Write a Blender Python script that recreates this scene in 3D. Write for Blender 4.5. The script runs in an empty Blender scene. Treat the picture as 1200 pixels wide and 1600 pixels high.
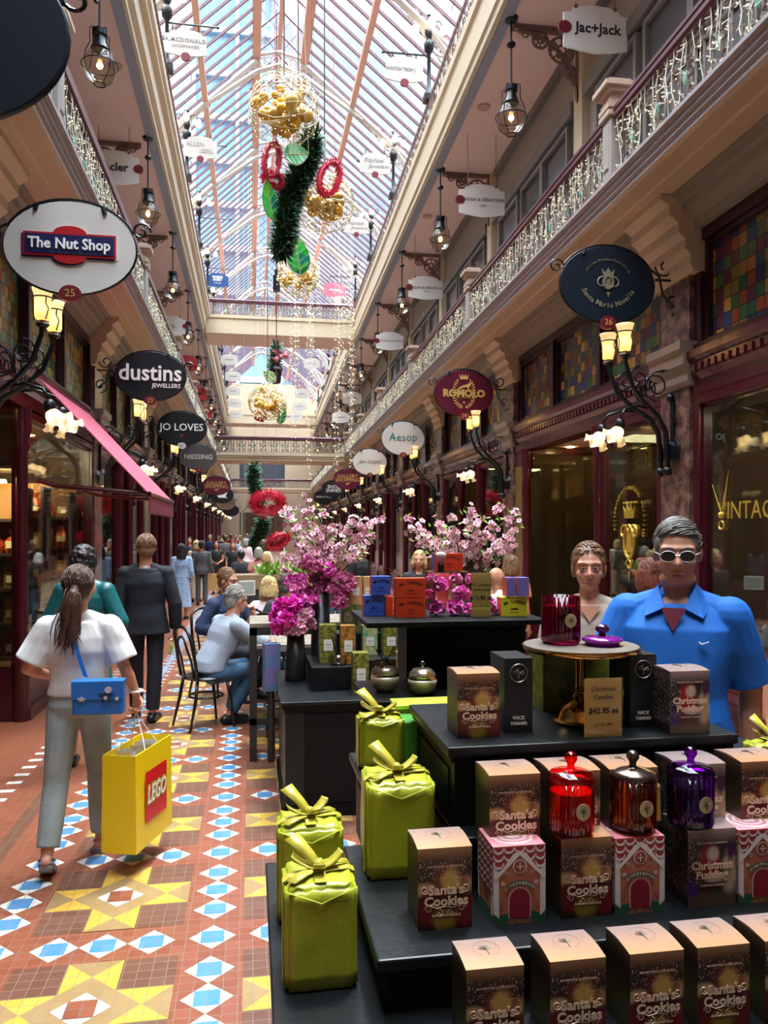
import bpy, bmesh, math, random
from mathutils import Vector, Matrix, Euler
random.seed(7)
S = bpy.context.scene
COL = S.collection
PI = math.pi
F = 1230.0; HC = 1.78; HY = 828.0
TH = math.atan(208/1230.0); sT, cT = math.sin(TH), math.cos(TH)
RZ = -(TH - math.atan(176/1230.0))          # the right-hand range stands at a slight angle to the left one
def P(u, v, d):                              # a point at depth d metres, read off the photograph
    xc = (u-600)*d/F
    return Vector((xc*cT + d*sT, -xc*sT + d*cT, HC-(v-HY)*d/F))
def PR(u, v, d):                             # the same in the right range's own axes
    p = P(u, v, d); c, s = math.cos(-RZ), math.sin(-RZ)
    return Vector((p.x*c-p.y*s, p.x*s+p.y*c, p.z))
ORD = ['first','second','third','fourth','fifth','sixth','seventh','eighth','ninth','tenth','eleventh','twelfth','thirteenth','fourteenth','fifteenth','sixteenth','seventeenth','eighteenth','nineteenth','twentieth','twenty-first','twenty-second','twenty-third','twenty-fourth','twenty-fifth']
# ---------------------------------------------------------------- materials
def lin(c):
    if isinstance(c, str):
        c = c.lstrip('#'); c = tuple(int(c[i:i+2], 16)/255 for i in (0,2,4))
    return tuple((x/12.92 if x <= .04045 else ((x+.055)/1.055)**2.4) for x in c[:3]) + (1,)
MATS = {}
class NT:
    def __init__(s, m): s.t = m.node_tree; s.n = s.t.nodes; s.l = s.t.links
    def new(s, ty, **kw):
        n = s.n.new(ty)
        for k, v in kw.items():
            if k[0] == 'i' and k[1:].isdigit(): n.inputs[int(k[1:])].default_value = v
            else: setattr(n, k, v)
        return n
    def link(s, a, b): s.l.new(a, b)
    def math(s, op, a, b=None, c=None):
        n = s.n.new('ShaderNodeMath'); n.operation = op
        for i, x in enumerate((a, b, c)):
            if x is None: continue
            if isinstance(x, (int, float)): n.inputs[i].default_value = x
            else: s.l.new(x, n.inputs[i])
        return n.outputs[0]
    def mix(s, f, a, b):
        n = s.n.new('ShaderNodeMix'); n.data_type = 'RGBA'
        for i, x in ((0, f), (6, a), (7, b)):
            if isinstance(x, (int, float, tuple)): n.inputs[i].default_value = x
            else: s.l.new(x, n.inputs[i])
        return n.outputs[2]
    def ramp(s, f, pts, const=False):
        n = s.n.new('ShaderNodeValToRGB'); e = n.color_ramp.elements
        if const: n.color_ramp.interpolation = 'CONSTANT'
        while len(e) < len(pts): e.new(0.5)
        for i, (p, c) in enumerate(pts): e[i].position = p; e[i].color = lin(c)
        s.l.new(f, n.inputs[0]); return n.outputs[0]
    def coord(s, kind='Object'):
        n = s.n.new('ShaderNodeTexCoord'); return n.outputs[kind]
    def xyz(s, v):
        n = s.n.new('ShaderNodeSeparateXYZ'); s.l.new(v, n.inputs[0]); return n.outputs
    def noise(s, v, scale, detail=2):
        n = s.n.new('ShaderNodeTexNoise'); n.inputs['Scale'].default_value = scale; n.inputs['Detail'].default_value = detail
        s.l.new(v, n.inputs['Vector']); return n.outputs['Fac']
def base(name, rough=.6, metal=0, spec=.5):
    m = bpy.data.materials.new(name); m.use_nodes = True
    t = NT(m); b = t.n['Principled BSDF']
    b.inputs['Roughness'].default_value = rough; b.inputs['Metallic'].default_value = metal
    b.inputs['Specular IOR Level'].default_value = spec
    return m, t, b
def mat(name, col='#808080', rough=.6, metal=0, spec=.5, var=None, vs=8, emit=None, es=1, sample=True, bump=0, bs=60, trans=0, coat=0, sheen=0, sub=0, ior=1.45):
    if name in MATS: return MATS[name]
    m, t, b = base(name, rough, metal, spec)
    if var:
        f = t.noise(t.coord(), vs, 3)
        b_c = t.ramp(f, [(.35, col), (.65, var)]); t.link(b_c, b.inputs['Base Color'])
    else: b.inputs['Base Color'].default_value = lin(col)
    if emit:
        b.inputs['Emission Color'].default_value = lin(emit); b.inputs['Emission Strength'].default_value = es
        if not sample: m.cycles.emission_sampling = 'NONE'
    if bump:
        f = t.noise(t.coord(), bs, 3 if bs > 20 else .6); n = t.new('ShaderNodeBump'); n.inputs['Strength'].default_value = bump; n.inputs['Distance'].default_value = .3/bs
        t.link(f, n.inputs['Height']); t.link(n.outputs[0], b.inputs['Normal'])
    if trans: b.inputs['Transmission Weight'].default_value = trans; b.inputs['IOR'].default_value = ior
    if coat: b.inputs['Coat Weight'].default_value = coat
    if sheen: b.inputs['Sheen Weight'].default_value = sheen
    if sub:
        b.inputs['Subsurface Weight'].default_value = sub; b.inputs['Subsurface Radius'].default_value = (.02,.008,.004)
    MATS[name] = m; return m
def pane_mat(name, tint='#ffffff', refl=.12, rough=0.0):     # thin clear glass: see-through plus mirror reflection
    if name in MATS: return MATS[name]
    m = bpy.data.materials.new(name); m.use_nodes = True; t = NT(m); t.n.clear()
    o = t.new('ShaderNodeOutputMaterial'); tr = t.new('ShaderNodeBsdfTransparent'); tr.inputs[0].default_value = lin(tint)
    g = t.new('ShaderNodeBsdfGlossy'); g.inputs['Roughness'].default_value = rough
    lw = t.new('ShaderNodeLayerWeight'); lw.inputs[0].default_value = .35
    f = t.math('MULTIPLY_ADD', lw.outputs['Fresnel'], .42, refl*.2)
    mx = t.new('ShaderNodeMixShader'); t.link(f, mx.inputs[0]); t.link(tr.outputs[0], mx.inputs[1]); t.link(g.outputs[0], mx.inputs[2]); t.link(mx.outputs[0], o.inputs[0])
    MATS[name] = m; return m
def stained_mat(name, pal, size, ax='y', lead='#1a1512', lw=.07, seed=0):
    if name in MATS: return MATS[name]
    m, t, b = base(name, .25, 0, .6)
    x, y, z = t.xyz(t.coord())
    a = t.math('DIVIDE', y if ax == 'y' else x, size[0]); c = t.math('DIVIDE', z, size[1])
    fa, fc = t.math('FLOOR', a), t.math('FLOOR', c)
    cb = t.new('ShaderNodeCombineXYZ'); t.link(fa, cb.inputs[0]); t.link(fc, cb.inputs[1]); cb.inputs[2].default_value = seed
    w = t.new('ShaderNodeTexWhiteNoise'); w.noise_dimensions = '3D'; t.link(cb.outputs[0], w.inputs[0])
    n = len(pal); colr = t.ramp(w.outputs['Value'], [(i/n, c_) for i, c_ in enumerate(pal)], True)
    ln = t.math('MAXIMUM', t.math('LESS_THAN', t.math('FRACT', a), lw), t.math('LESS_THAN', t.math('FRACT', c), lw))
    t.link(t.mix(ln, colr, lin(lead)), b.inputs['Base Color'])
    MATS[name] = m; return m
# ---------------------------------------------------------------- mesh building
class MB:
    def __init__(s): s.v = []; s.f = []; s.m = []; s.mi = 0
    def add(s, vs, fs):
        o = len(s.v); s.v += [tuple(v) for v in vs]; s.f += [tuple(i+o for i in f) for f in fs]; s.m += [s.mi]*len(fs); return s
    def bx(s, x0, x1, y0, y1, z0, z1):
        if x0 > x1: x0, x1 = x1, x0
        if y0 > y1: y0, y1 = y1, y0
        return s.add([(x0,y0,z0),(x1,y0,z0),(x1,y1,z0),(x0,y1,z0),(x0,y0,z1),(x1,y0,z1),(x1,y1,z1),(x0,y1,z1)],
              [(0,3,2,1),(4,5,6,7),(0,1,5,4),(1,2,6,5),(2,3,7,6),(3,0,4,7)])
    def quad(s, a, b, c, d): return s.add([a,b,c,d], [(0,1,2,3)])
    def poly(s, pts): return s.add(pts, [tuple(range(len(pts)))])
    def prism(s, pts, off):                      # pts: 3D polygon, off: extrusion vector
        n = len(pts); off = Vector(off); q = [Vector(p)+off for p in pts]
        return s.add(list(pts)+q, [tuple(range(n-1,-1,-1)), tuple(range(n,2*n))]+[(i,(i+1)%n,n+(i+1)%n,n+i) for i in range(n)])
    def ext(s, prof, y0, y1, sg=1, close=True):             # profile (x,z) run along y
        pts = [(sg*x, y0, z) for x, z in prof]
        return s.prism(pts, (0, y1-y0, 0))
    def cyl(s, p0, p1, r0, r1=None, n=12, cap=True):
        r1 = r0 if r1 is None else r1
        return s.tube([p0, p1], [r0, r1], n, cap)
    def tube(s, path, r, n=6, cap=True, closed=False):
        path = [Vector(p) for p in path]; k = len(path)
        if not isinstance(r, (list, tuple)): r = [r]*k
        vs = []; up = None
        for i, p in enumerate(path):
            if closed: t = path[(i+1)%k]-path[(i-1)%k]
            else: t = path[min(i+1,k-1)]-path[max(i-1,0)]
            t = t.normalized() if t.length > 1e-9 else Vector((0,0,1))
            if up is None:
                up = Vector((0,0,1)) if abs(t.z) < .9 else Vector((1,0,0))
            a = t.cross(up)
            if a.length < 1e-6: a = t.cross(Vector((.3,.9,.1)))
            a.normalize(); b = a.cross(t).normalized(); up = b
            for j in range(n):
                g = 2*PI*j/n; vs.append(p+a*(r[i]*math.cos(g))+b*(r[i]*math.sin(g)))
        fs = []
        for i in range(k if closed else k-1):
            i2 = (i+1)%k
            for j in range(n): fs.append((i*n+j, i*n+(j+1)%n, i2*n+(j+1)%n, i2*n+j))
        if cap and not closed:
            fs.append(tuple(range(n-1,-1,-1))); fs.append(tuple((k-1)*n+j for j in range(n)))
        return s.add(vs, fs)
    def lathe(s, prof, n=20, c=(0,0,0), flute=0, fn=0):              # (r,z) profile turned about z
        vs = []; k = len(prof)
        for r, z in prof:
            for j in range(n):
                g = 2*PI*j/n; rr = r*(1+flute*math.cos(fn*g)) if flute else r
                vs.append((c[0]+rr*math.cos(g), c[1]+rr*math.sin(g), c[2]+z))
        fs = [(i*n+j, i*n+(j+1)%n, (i+1)*n+(j+1)%n, (i+1)*n+j) for i in range(k-1) for j in range(n)]
        if prof[0][0] > 1e-5: fs.append(tuple(range(n-1,-1,-1)))
        if prof[-1][0] > 1e-5: fs.append(tuple((k-1)*n+j for j in range(n)))
        return s.add(vs, fs)
    def sph(s, c, r, n=10, m=6, M=None):
        if not isinstance(r, (list, tuple)): r = (r,r,r)
        c = Vector(c); vs = [(0,0,-1)]
        for i in range(1, m):
            a = -PI/2+PI*i/m
            for j in range(n):
                g = 2*PI*j/n; vs.append((math.cos(a)*math.cos(g), math.cos(a)*math.sin(g), math.sin(a)))
        vs.append((0,0,1)); out = []
        for v in vs:
            q = Vector((v[0]*r[0], v[1]*r[1], v[2]*r[2]))
            if M: q = M @ q
            out.append(q+c)
        fs = [(0, 1+(j+1)%n, 1+j) for j in range(n)]
        for i in range(m-2):
            for j in range(n):
                a = 1+i*n; fs.append((a+j, a+(j+1)%n, a+n+(j+1)%n, a+n+j))
        a = 1+(m-2)*n; fs += [(a+j, a+(j+1)%n, len(vs)-1) for j in range(n)]
        return s.add(out, fs)
    def cap(s, p0, r0, p1, r1, n=12):              # round-ended tapered limb
        p0, p1 = Vector(p0), Vector(p1); ax = (p1-p0); L = ax.length
        if L < 1e-6: return s.sph(p0, r0)
        ax.normalize(); path = []; rr = []
        for a in (-80,-45,-15): path.append(p0+ax*(r0*math.sin(math.radians(a)))); rr.append(r0*math.cos(math.radians(a)))
        for a in (15,45,80): path.append(p1+ax*(r1*math.sin(math.radians(a)))); rr.append(r1*math.cos(math.radians(a)))
        return s.tube(path, rr, n)
    def spiral(s, c, r0, r1, a0, turns, u, w, rad, n=6, steps=18):
        c = Vector(c); u = Vector(u); w = Vector(w); pts = []
        for i in range(steps+1):
            t = i/steps; a = a0+2*PI*turns*t; r = r0+(r1-r0)*t
            pts.append(c+u*(r*math.cos(a))+w*(r*math.sin(a)))
        return s.tube(pts, rad, n)
    def ring(s, c, r, rad, u=(1,0,0), w=(0,0,1), n=16, k=5, r2=None):
        c = Vector(c); u = Vector(u); w = Vector(w); r2 = r2 or r
        return s.tube([c+u*(r*math.cos(2*PI*i/n))+w*(r2*math.sin(2*PI*i/n)) for i in range(n)], rad, k, closed=True)
    def mesh(s, name, mats, smooth=False):
        me = bpy.data.meshes.new(name); me.from_pydata(s.v, [], s.f)
        for m in (mats if isinstance(mats, (list, tuple)) else [mats]): me.materials.append(m)
        me.polygons.foreach_set('material_index', s.m)
        if smooth: me.polygons.foreach_set('use_smooth', [True]*len(s.f))
        me.update(); return me
    def build(s, name, mats, parent=None, smooth=False, auto=None, bevel=0):
        me = s.mesh(name, mats, smooth or auto is not None)
        bm = bmesh.new(); bm.from_mesh(me); bmesh.ops.recalc_face_normals(bm, faces=bm.faces)
        if bevel:
            bmesh.ops.remove_doubles(bm, verts=bm.verts, dist=1e-6)
            bmesh.ops.bevel(bm, geom=[e for e in bm.edges if len(e.link_faces)==2 and e.calc_face_angle(0) > .6], offset=bevel, segments=2, affect='EDGES', profile=.5)
        if auto is not None:
            for e in bm.edges:
                if len(e.link_faces)==2 and e.calc_face_angle(0) > math.radians(auto): e.smooth = False
        bm.to_mesh(me); bm.free()
        return link(name, me, parent)
def link(name, data, parent=None):
    o = bpy.data.objects.new(name, data); COL.objects.link(o)
    if parent is not None: o.parent = parent
    return o
def tag(o, label, cat, group=None):
    o['label'] = label; o['category'] = cat
    if group: o['group'] = group
    return o
def thing(name, label, cat, loc=(0,0,0), rz=0, group=None, side=None):
    o = link(name, None); o.empty_display_size = .1
    o.location = loc; o.rotation_euler = (0,0,rz)
    if side == 'R': toR(o)
    return tag(o, label, cat, group)
def toR(o):
    c, s = math.cos(RZ), math.sin(RZ); x, y, z = o.location
    o.location = (x*c-y*s, x*s+y*c, z); o.rotation_euler.z += RZ
    return o
def struct(name, mb, m, side=None, smooth=False, auto=None):
    o = mb.build(name, m, None, smooth, auto) if isinstance(mb, MB) else mb
    o['kind'] = 'structure'
    if side == 'R': toR(o)
    return o
KIDS = {}
def kids(o): return [c for c in bpy.data.objects if c.parent is o]
def dup(root, loc, rz=None, label=None, group=None, side=None, ch=None):
    ch = ch if ch is not None else kids(root)
    r = root.copy(); COL.objects.link(r); r.location = loc
    if rz is not None: r.rotation_euler = (0,0,rz)
    if side == 'R':
        if rz is None: r.rotation_euler = (0,0,0)
        toR(r)
    if label: r['label'] = label
    if group: r['group'] = group
    for c in ch:
        k = c.copy(); COL.objects.link(k); k.parent = r
        for g in KIDS.get(c.name, []):
            q = g.copy(); COL.objects.link(q); q.parent = k
    return r
def tree(root):                                  # remember sub-parts for dup
    ch = kids(root)
    for c in ch: KIDS[c.name] = kids(c)
    return ch
TXT = {}
def text_mesh(body, size, m, ext=.002, shear=0, bold=0, sp=1.0, align='CENTER', line=1.0):
    key = (body, size, m.name, ext, shear, bold, sp, align, line)
    if key in TXT: return TXT[key]
    cu = bpy.data.curves.new('lettering', 'FONT'); cu.body = body; cu.size = size; cu.extrude = ext; cu.shear = shear; cu.offset = bold
    cu.space_character = sp; cu.align_x = align; cu.align_y = 'CENTER'; cu.resolution_u = 2; cu.space_line = line
    o = bpy.data.objects.new('lettering', cu); COL.objects.link(o)
    dg = bpy.context.evaluated_depsgraph_get(); me = bpy.data.meshes.new_from_object(o.evaluated_get(dg))
    bpy.data.objects.remove(o); bpy.data.curves.remove(cu)
    me.materials.clear(); me.materials.append(m); TXT[key] = me; return me
def text(body, size, m, loc, parent, rz=0, name='lettering', rx=PI/2, ry=0, wx=1.0, **kw):
    o = link(name, text_mesh(body, size, m, **kw), parent); o.location = loc; o.rotation_euler = (rx, ry, rz); o.scale = (wx,1,1); return o
def smooth_obj(o):
    o.data.polygons.foreach_set('use_smooth', [True]*len(o.data.polygons)); return o
# ---------------------------------------------------------------- palette
M_CREAM = mat('cream_paint', '#c4b296', .55)
M_GREY = mat('grey_stone_paint', '#989190', .6)
M_TAUPE = mat('taupe_moulding', '#8d897a', .6)
M_PINK = mat('pink_ceiling_paint', '#dfbdb0', .7)
M_TAN = mat('tan_paint', '#9a9088', .6)
M_BLUEGREY = mat('bluegrey_trim', '#8d8f9a', .6)
M_MAROON = mat('maroon_gloss_paint', '#450f1a', .26, coat=.2)
M_DKMAR = mat('dark_maroon_paint', '#2e0f17', .3)
M_RAIL = mat('handrail_paint', '#55303a', .3)
M_IRON = mat('cream_iron', '#85756a', .55)
M_BRK = mat('bracket_iron', '#75594f', .55)
M_BLACK = mat('black_iron', '#15171b', .35, metal=.3)
M_WHITE = mat('white_sign_paint', '#d8d2ca', .5)
M_WHITEIRON = mat('white_iron', '#c9c4c0', .5)
M_GLASS = pane_mat('shop_glass', '#e8efe9', .3)
M_ROOFGLASS = pane_mat('roof_glass', '#f1f7fb', .1)
M_WARM = mat('warm_lamp_glass', '#ffe7b0', .4, emit='#ffc257', es=9)
M_WIRE = mat('white_wire', '#cfc8b2', .5)
M_BULB = mat('fairy_bulb', '#fff2c8', .4, emit='#ffeab4', es=1.5, sample=False)
M_PURLIN = mat('pink_steel', '#c99a88', .5)
M_BAR = mat('maroon_glazing_bar', '#6b4853', .45)
def marble(name, a, b, c):
    if name in MATS: return MATS[name]
    m, t, bs = base(name, .18, 0, .5)
    v = t.coord(); f = t.noise(v, 9, 6); f2 = t.noise(v, 34, 4)
    cl = t.ramp(f, [(.3, a), (.52, b), (.68, c)])
    t.link(t.mix(t.math('MULTIPLY', t.math('GREATER_THAN', f2, .62), .35), cl, lin('#a59186')), bs.inputs['Base Color'])
    MATS[name] = m; return m
M_MARBLE = marble('red_marble', '#3c2824', '#684a42', '#8a6c5f')
# ---------------------------------------------------------------- floor
TILE = .915/16
def tile_mat(name, col, var, x0, y0, rough=.28):
    m, t, b = base(name, rough, 0, .4)
    x, y, z = t.xyz(t.coord())
    a = t.math('DIVIDE', t.math('SUBTRACT', x, x0), TILE); c = t.math('DIVIDE', t.math('SUBTRACT', y, y0), TILE)
    cb = t.new('ShaderNodeCombineXYZ'); t.link(t.math('FLOOR', a), cb.inputs[0]); t.link(t.math('FLOOR', c), cb.inputs[1])
    w = t.new('ShaderNodeTexWhiteNoise'); t.link(cb.outputs[0], w.inputs[0])
    cl = t.mix(w.outputs['Value'], lin(col), lin(var))
    ln = t.math('MAXIMUM', t.math('LESS_THAN', t.math('FRACT', a), .045), t.math('LESS_THAN', t.math('FRACT', c), .045))
    t.link(t.mix(ln, cl, lin('#8d7a6c')), b.inputs['Base Color'])
    return m
FX0, FY0, FL = -.165, 3.52, .915
fm = [tile_mat('terracotta_tile', '#864a34', '#92553d', FX0, FY0), tile_mat('brown_tile', '#6a4636', '#745040', FX0, FY0),
      tile_mat('tan_tile', '#9a7d50', '#a2855a', FX0, FY0), tile_mat('yellow_tile', '#d0a23e', '#d8ab4a', FX0, FY0),
      tile_mat('white_tile', '#dcd8cc', '#e2ded4', FX0, FY0), tile_mat('blue_tile', '#4a86b8', '#568fbe', FX0, FY0)]
fb = MB(); RED, BRN, TAN_, YEL, WHT, BLU = range(6)
fb.mi = RED; fb.quad((-4.6,-8,0),(7,-8,0),(7,66,0),(-4.6,66,0))
def fp(i, pts, z): fb.mi = i; fb.poly([(x,y,z) for x, y in pts])
def diamond(x, y, r=.1, z=.0012):
    fp(WHT, [(x-r,y),(x,y-r),(x+r,y),(x,y+r)], z); h = r/2
    fp(BLU, [(x-h,y-h),(x+h,y-h),(x+h,y+h),(x-h,y+h)], z*2)
def star(x, y, h=.325):
    b = h*2/3; z = .0012
    fp(BRN, [(x-h,y-h),(x+h,y-h),(x+h,y+h),(x-h,y+h)], z)
    q = b/2
    for dx, dy in ((1,0),(-1,0),(0,1),(0,-1)):
        cx, cy = x+dx*b, y+dy*b
        c4 = [(cx-q,cy-q),(cx+q,cy-q),(cx+q,cy+q),(cx-q,cy+q)]
        for i in range(4):
            horiz = i in (0,2)                      # bottom / top triangles
            yel = horiz if dx else not horiz
            fp(YEL if yel else TAN_, [c4[i], c4[(i+1)%4], (cx,cy)], z*2)
    fp(TAN_, [(x-q,y-q),(x+q,y-q),(x+q,y+q),(x-q,y+q)], z*2)
    fp(WHT, [(x-q,y),(x,y-q),(x+q,y),(x,y+q)], z*3)
    h2 = q/2; fp(RED, [(x-h2,y-h2),(x+h2,y-h2),(x+h2,y+h2),(x-h2,y+h2)], z*4)
for j in range(-12, 66):
    y = FY0+j*FL
    for i in range(-1, 4):
        x = FX0+i*FL
        diamond(x, y)
        for o in (.2575, .4575, .6575): diamond(x, y+o)
        if i < 3:
            star(x+FL/2, y+FL/2)
            for o in (.2575, .4575, .6575): diamond(x+o, y)
    for bx_, wx_ in ((-1.365, -1.64), (2.865, 3.14)):
        for k in range(8):
            yy = y+k*FL/8; e = FL/16
            fp(BRN, [(bx_-e,yy),(bx_,yy-e),(bx_+e,yy),(bx_,yy+e)], .0012)
            fp(BRN, [(bx_+.004,yy+e*.2),(bx_+e*1.1,yy+e),(bx_+.004,yy+e*1.8),(bx_-e*1.05,yy+e)], .0015)
        for k in range(5):
            yy = y+k*FL/5; fp(WHT, [(wx_-.05,yy-.03),(wx_+.05,yy-.03),(wx_+.05,yy+.03),(wx_-.05,yy+.03)], .0012)
struct('floor', fb, fm)
# ---------------------------------------------------------------- the two ranges
YA, YB = -8.0, 64.0
SIDES = {'L': dict(sg=-1, xp=2.06, xg=1.44, xs=1.84, xt=1.58, xf=1.80, xo=1.853, xw=3.26, xe=2.7, y0=6.3, nm='left'),
         'R': dict(sg=1, xp=3.57, xg=2.95, xs=3.35, xt=3.27, xf=3.34, xo=3.42, xw=4.80, xe=4.2, y0=6.6, nm='right')}
Z1 = 4.84; ZR = 5.45; ZC = 9.48; ZT = 10.43
NB = 11                                          # bays in sight
tn = [0]
def trim(mb, m, side, auto=None):
    tn[0] += 1; return struct('trim_%d' % tn[0], mb, m, side, auto=auto)
for sd, q in SIDES.items():
    sg, xp, xg, xs, nm = q['sg'], q['xp'], q['xg'], q['xs'], q['nm']
    # first gallery: moulded fascia, flat soffit, stepped cornice
    b = MB(); b.ext([(xg-.05,Z1),(xg-.05,Z1-.03),(xg-.02,Z1-.05),(xg-.02,Z1-.085),(xg+.0,Z1-.10),(xg,Z1-.13),(xg+.02,Z1-.15),(xg+.02,Z1-.18),(xg+.3,Z1-.18),(xg+.3,Z1)], YA, YB, sg); trim(b, M_GREY, sd)
    b = MB(); b.ext([(xg+.02,4.66),(xg+.05,4.635),(xg+.2,4.635),(xg+.22,4.62),(xs,4.62),(xs,4.66)], YA, YB, sg); trim(b, M_CREAM, sd)
    b = MB(); b.ext([(xs,4.66),(xs,4.60),(xs+.04,4.60),(xs+.05,4.55),(xs+.09,4.54),(xs+.10,4.48),(xs+.14,4.47),(xs+.17,4.42),(xs+.2,4.41),(xs+.21,4.34),(xs+.4,4.34),(xs+.4,4.66)], YA, YB, sg); trim(b, M_TAUPE, sd)
    b = MB(); b.bx(sg*(xg+.3), sg*(q['xw']+.2), YA, YB, Z1-.18, Z1); struct('gallery_floor_'+nm, b, M_GREY, sd)
    # upper wall, pink ceiling, roof-level fascia
    b = MB(); b.bx(sg*q['xw'], sg*(q['xw']+.15), YA, YB, Z1, ZC); struct('wall_'+nm, b, M_TAN, sd)
    b = MB(); b.bx(sg*q['xo'], sg*(q['xw']+.15), YA, YB, ZC, ZC+.12); struct('ceiling_'+nm, b, M_PINK, sd)
    b = MB(); b.ext([(q['xo'],ZC-.03),(q['xo']+.16,ZC-.03),(q['xo']+.16,ZC),(q['xo'],ZC)], YA, YB, sg); trim(b, M_BLUEGREY, sd)
    xf, xt = q['xf'], q['xt']
    b = MB(); b.ext([(xf,ZC),(xf,ZC+.12),(xf-.04,ZC+.16),(xf-(xf-xt)*.35,ZC+.2),(xf-(xf-xt)*.35,ZC+.55),(xt+.05,ZC+.62),(xt+.05,ZC+.72),(xt,ZC+.78),(xt,ZT),(xt+.3,ZT),(xt+.3,ZC+.12),(q['xo']+.1,ZC)], YA, YB, sg); trim(b, M_CREAM, sd)
    b = MB(); b.bx(sg*(xt+.3), sg*q['xe'], YA, YB, ZT-.15, ZT); struct('roof_gallery_floor_'+nm, b, M_TAN, sd)
    b = MB(); b.bx(sg*q['xe'], sg*(q['xe']+.15), YA, YB, ZT-.1, HC+10.12)
    for k in range(-2, 12):
        for o in (0, 1.67, 3.33): b.bx(sg*(q['xe']-.05), sg*q['xe'], q['y0']+5*k+o-.09, q['y0']+5*k+o+.09, ZT, HC+10.1)
    b.bx(sg*(q['xe']-.08), sg*q['xe'], YA, YB, HC+9.95, HC+10.12); struct('wall_roof_'+nm, b, M_CREAM, sd)
    # solid backs of the shops (dark interior shell)
    b = MB(); b.bx(sg*(xp+2.3), sg*(xp+2.45), YA, YB, 0, 4.66); struct('wall_shops_'+nm, b, mat('shop_back_wall', '#8a6b4c', .7), sd)
    b = MB(); b.bx(sg*(xp+.2), sg*(xp+2.3), YA, YB, 4.34, 4.5); struct('ceiling_shops_'+nm, b, mat('shop_ceiling', '#b8a68e', .7), sd)
b = MB(); b.bx(-3.6, 5.2, YA-.15, YA, 0, 14.9); struct('wall_back', b, M_TAN)
# end wall of the arcade with an opening, gallery and upper windows
b = MB(); b.bx(-3.6, -.9, YB, YB+.2, 0, 13.5); b.bx(2.7, 6.8, YB, YB+.2, 0, 13.5); b.bx(-.9, 2.7, YB, YB+.2, 3.2, 5.2); b.bx(-.9, 2.7, YB, YB+.2, 7.4, 13.5)
struct('wall_end', b, mat('end_wall_paint', '#a8957c', .7))
b = MB(); b.bx(-.9, 2.7, YB+.1, YB+.14, 5.2, 7.4); struct('window_1', b, mat('end_window_glass', '#3c4650', .1))
b = MB(); b.bx(-.9, 2.7, YB+2, YB+2.1, 0, 3.2); struct('wall_street', b, mat('street_brown', '#4a3c30', .8))  # plain brown wall closing the opening
# ---------------------------------------------------------------- cross bridges
def bridge(y, n, w=2.0):
    c = .75+.4
    b = MB()
    x0, x1 = -1.5, 2.95+.8*y/32
    b.bx(x0, x1, y, y+w, Z1-.3, Z1); b.bx(x0, x1, y-.06, y, Z1-.12, Z1); b.bx(x0, x1, y-.03, y, Z1-.2, Z1-.12)
    struct('gallery_bridge_%d' % n, b, M_CREAM)
    b = MB(); x0, x1 = -1.75, 3.35+.8*y/32
    b.bx(x0, x1, y, y+w, ZC+.02, ZT-.2); struct('roof_bridge_%d' % n, b, [M_PINK])
    b = MB(); b.bx(x0, x1, y-.1, y, ZT-.32, ZT-.2); b.bx(x0, x1, y-.06, y, ZC+.2, ZT-.32); b.bx(x0, x1, y-.09, y, ZC+.02, ZC+.2); trim(b, M_CREAM, None)
bridge(31.6, 1)
bridge(58.0, 2)
bridge(-5.0, 3, 3.6)                            # unseen crossing added behind the camera to shade surfaces facing it
# ---------------------------------------------------------------- roof: glass, purlins, glazing bars, trusses
def ZH(k): return HC+k
RX = .75+.35                                     # the ridge drifts right with the right-hand range
LXl, LXr = .15, 1.45
EL, ER = -2.72, 4.75
def rz_(x):
    if x < LXl: return ZH(12.8)-(LXl-x)*(2.7/(LXl-EL))
    if x > LXr: return ZH(12.8)-(x-LXr)*(2.7/(ER-LXr))
    return ZH(12.8)
YR0, YR1 = -8, 62
g = MB()
for xa, xb in ((EL, LXl), (ER, LXr)):
    g.quad((xa,YR0,rz_(xa)+.06),(xb,YR0,rz_(xb)+.06),(xb,YR1,rz_(xb)+.06),(xa,YR1,rz_(xa)+.06))
mid = (LXl+LXr)/2; zl = ZH(13.15); zr = ZH(13.75)
g.quad((LXl,YR0,zl),(mid,YR0,zr),(mid,YR1,zr),(LXl,YR1,zl)); g.quad((LXr,YR0,zl),(mid,YR0,zr),(mid,YR1,zr),(LXr,YR1,zl))
g.quad((LXl,YR0,zl-.3),(LXl,YR0,zl),(LXl,YR1,zl),(LXl,YR1,zl-.3)); g.quad((LXr,YR0,zl-.3),(LXr,YR0,zl),(LXr,YR1,zl),(LXr,YR1,zl-.3))
struct('glass_roof', g, M_ROOFGLASS)
b = MB()
for x in (EL, -1.2, ER, 2.75):
    b.bx(x-.07, x+.07, YR0, YR1, rz_(x)-.14, rz_(x)+.02)
for x in (LXl, LXr): b.bx(x-.11, x+.11, YR0, YR1, ZH(12.72), ZH(12.98)); b.bx(x-.05, x+.05, YR0, YR1, ZH(13.1), ZH(13.2))
b.bx(mid-.06, mid+.06, YR0, YR1, ZH(13.66), ZH(13.8))
struct('roof_purlins', b, M_PURLIN)
b = MB(); n = int((YR1-YR0)/.5)
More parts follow.
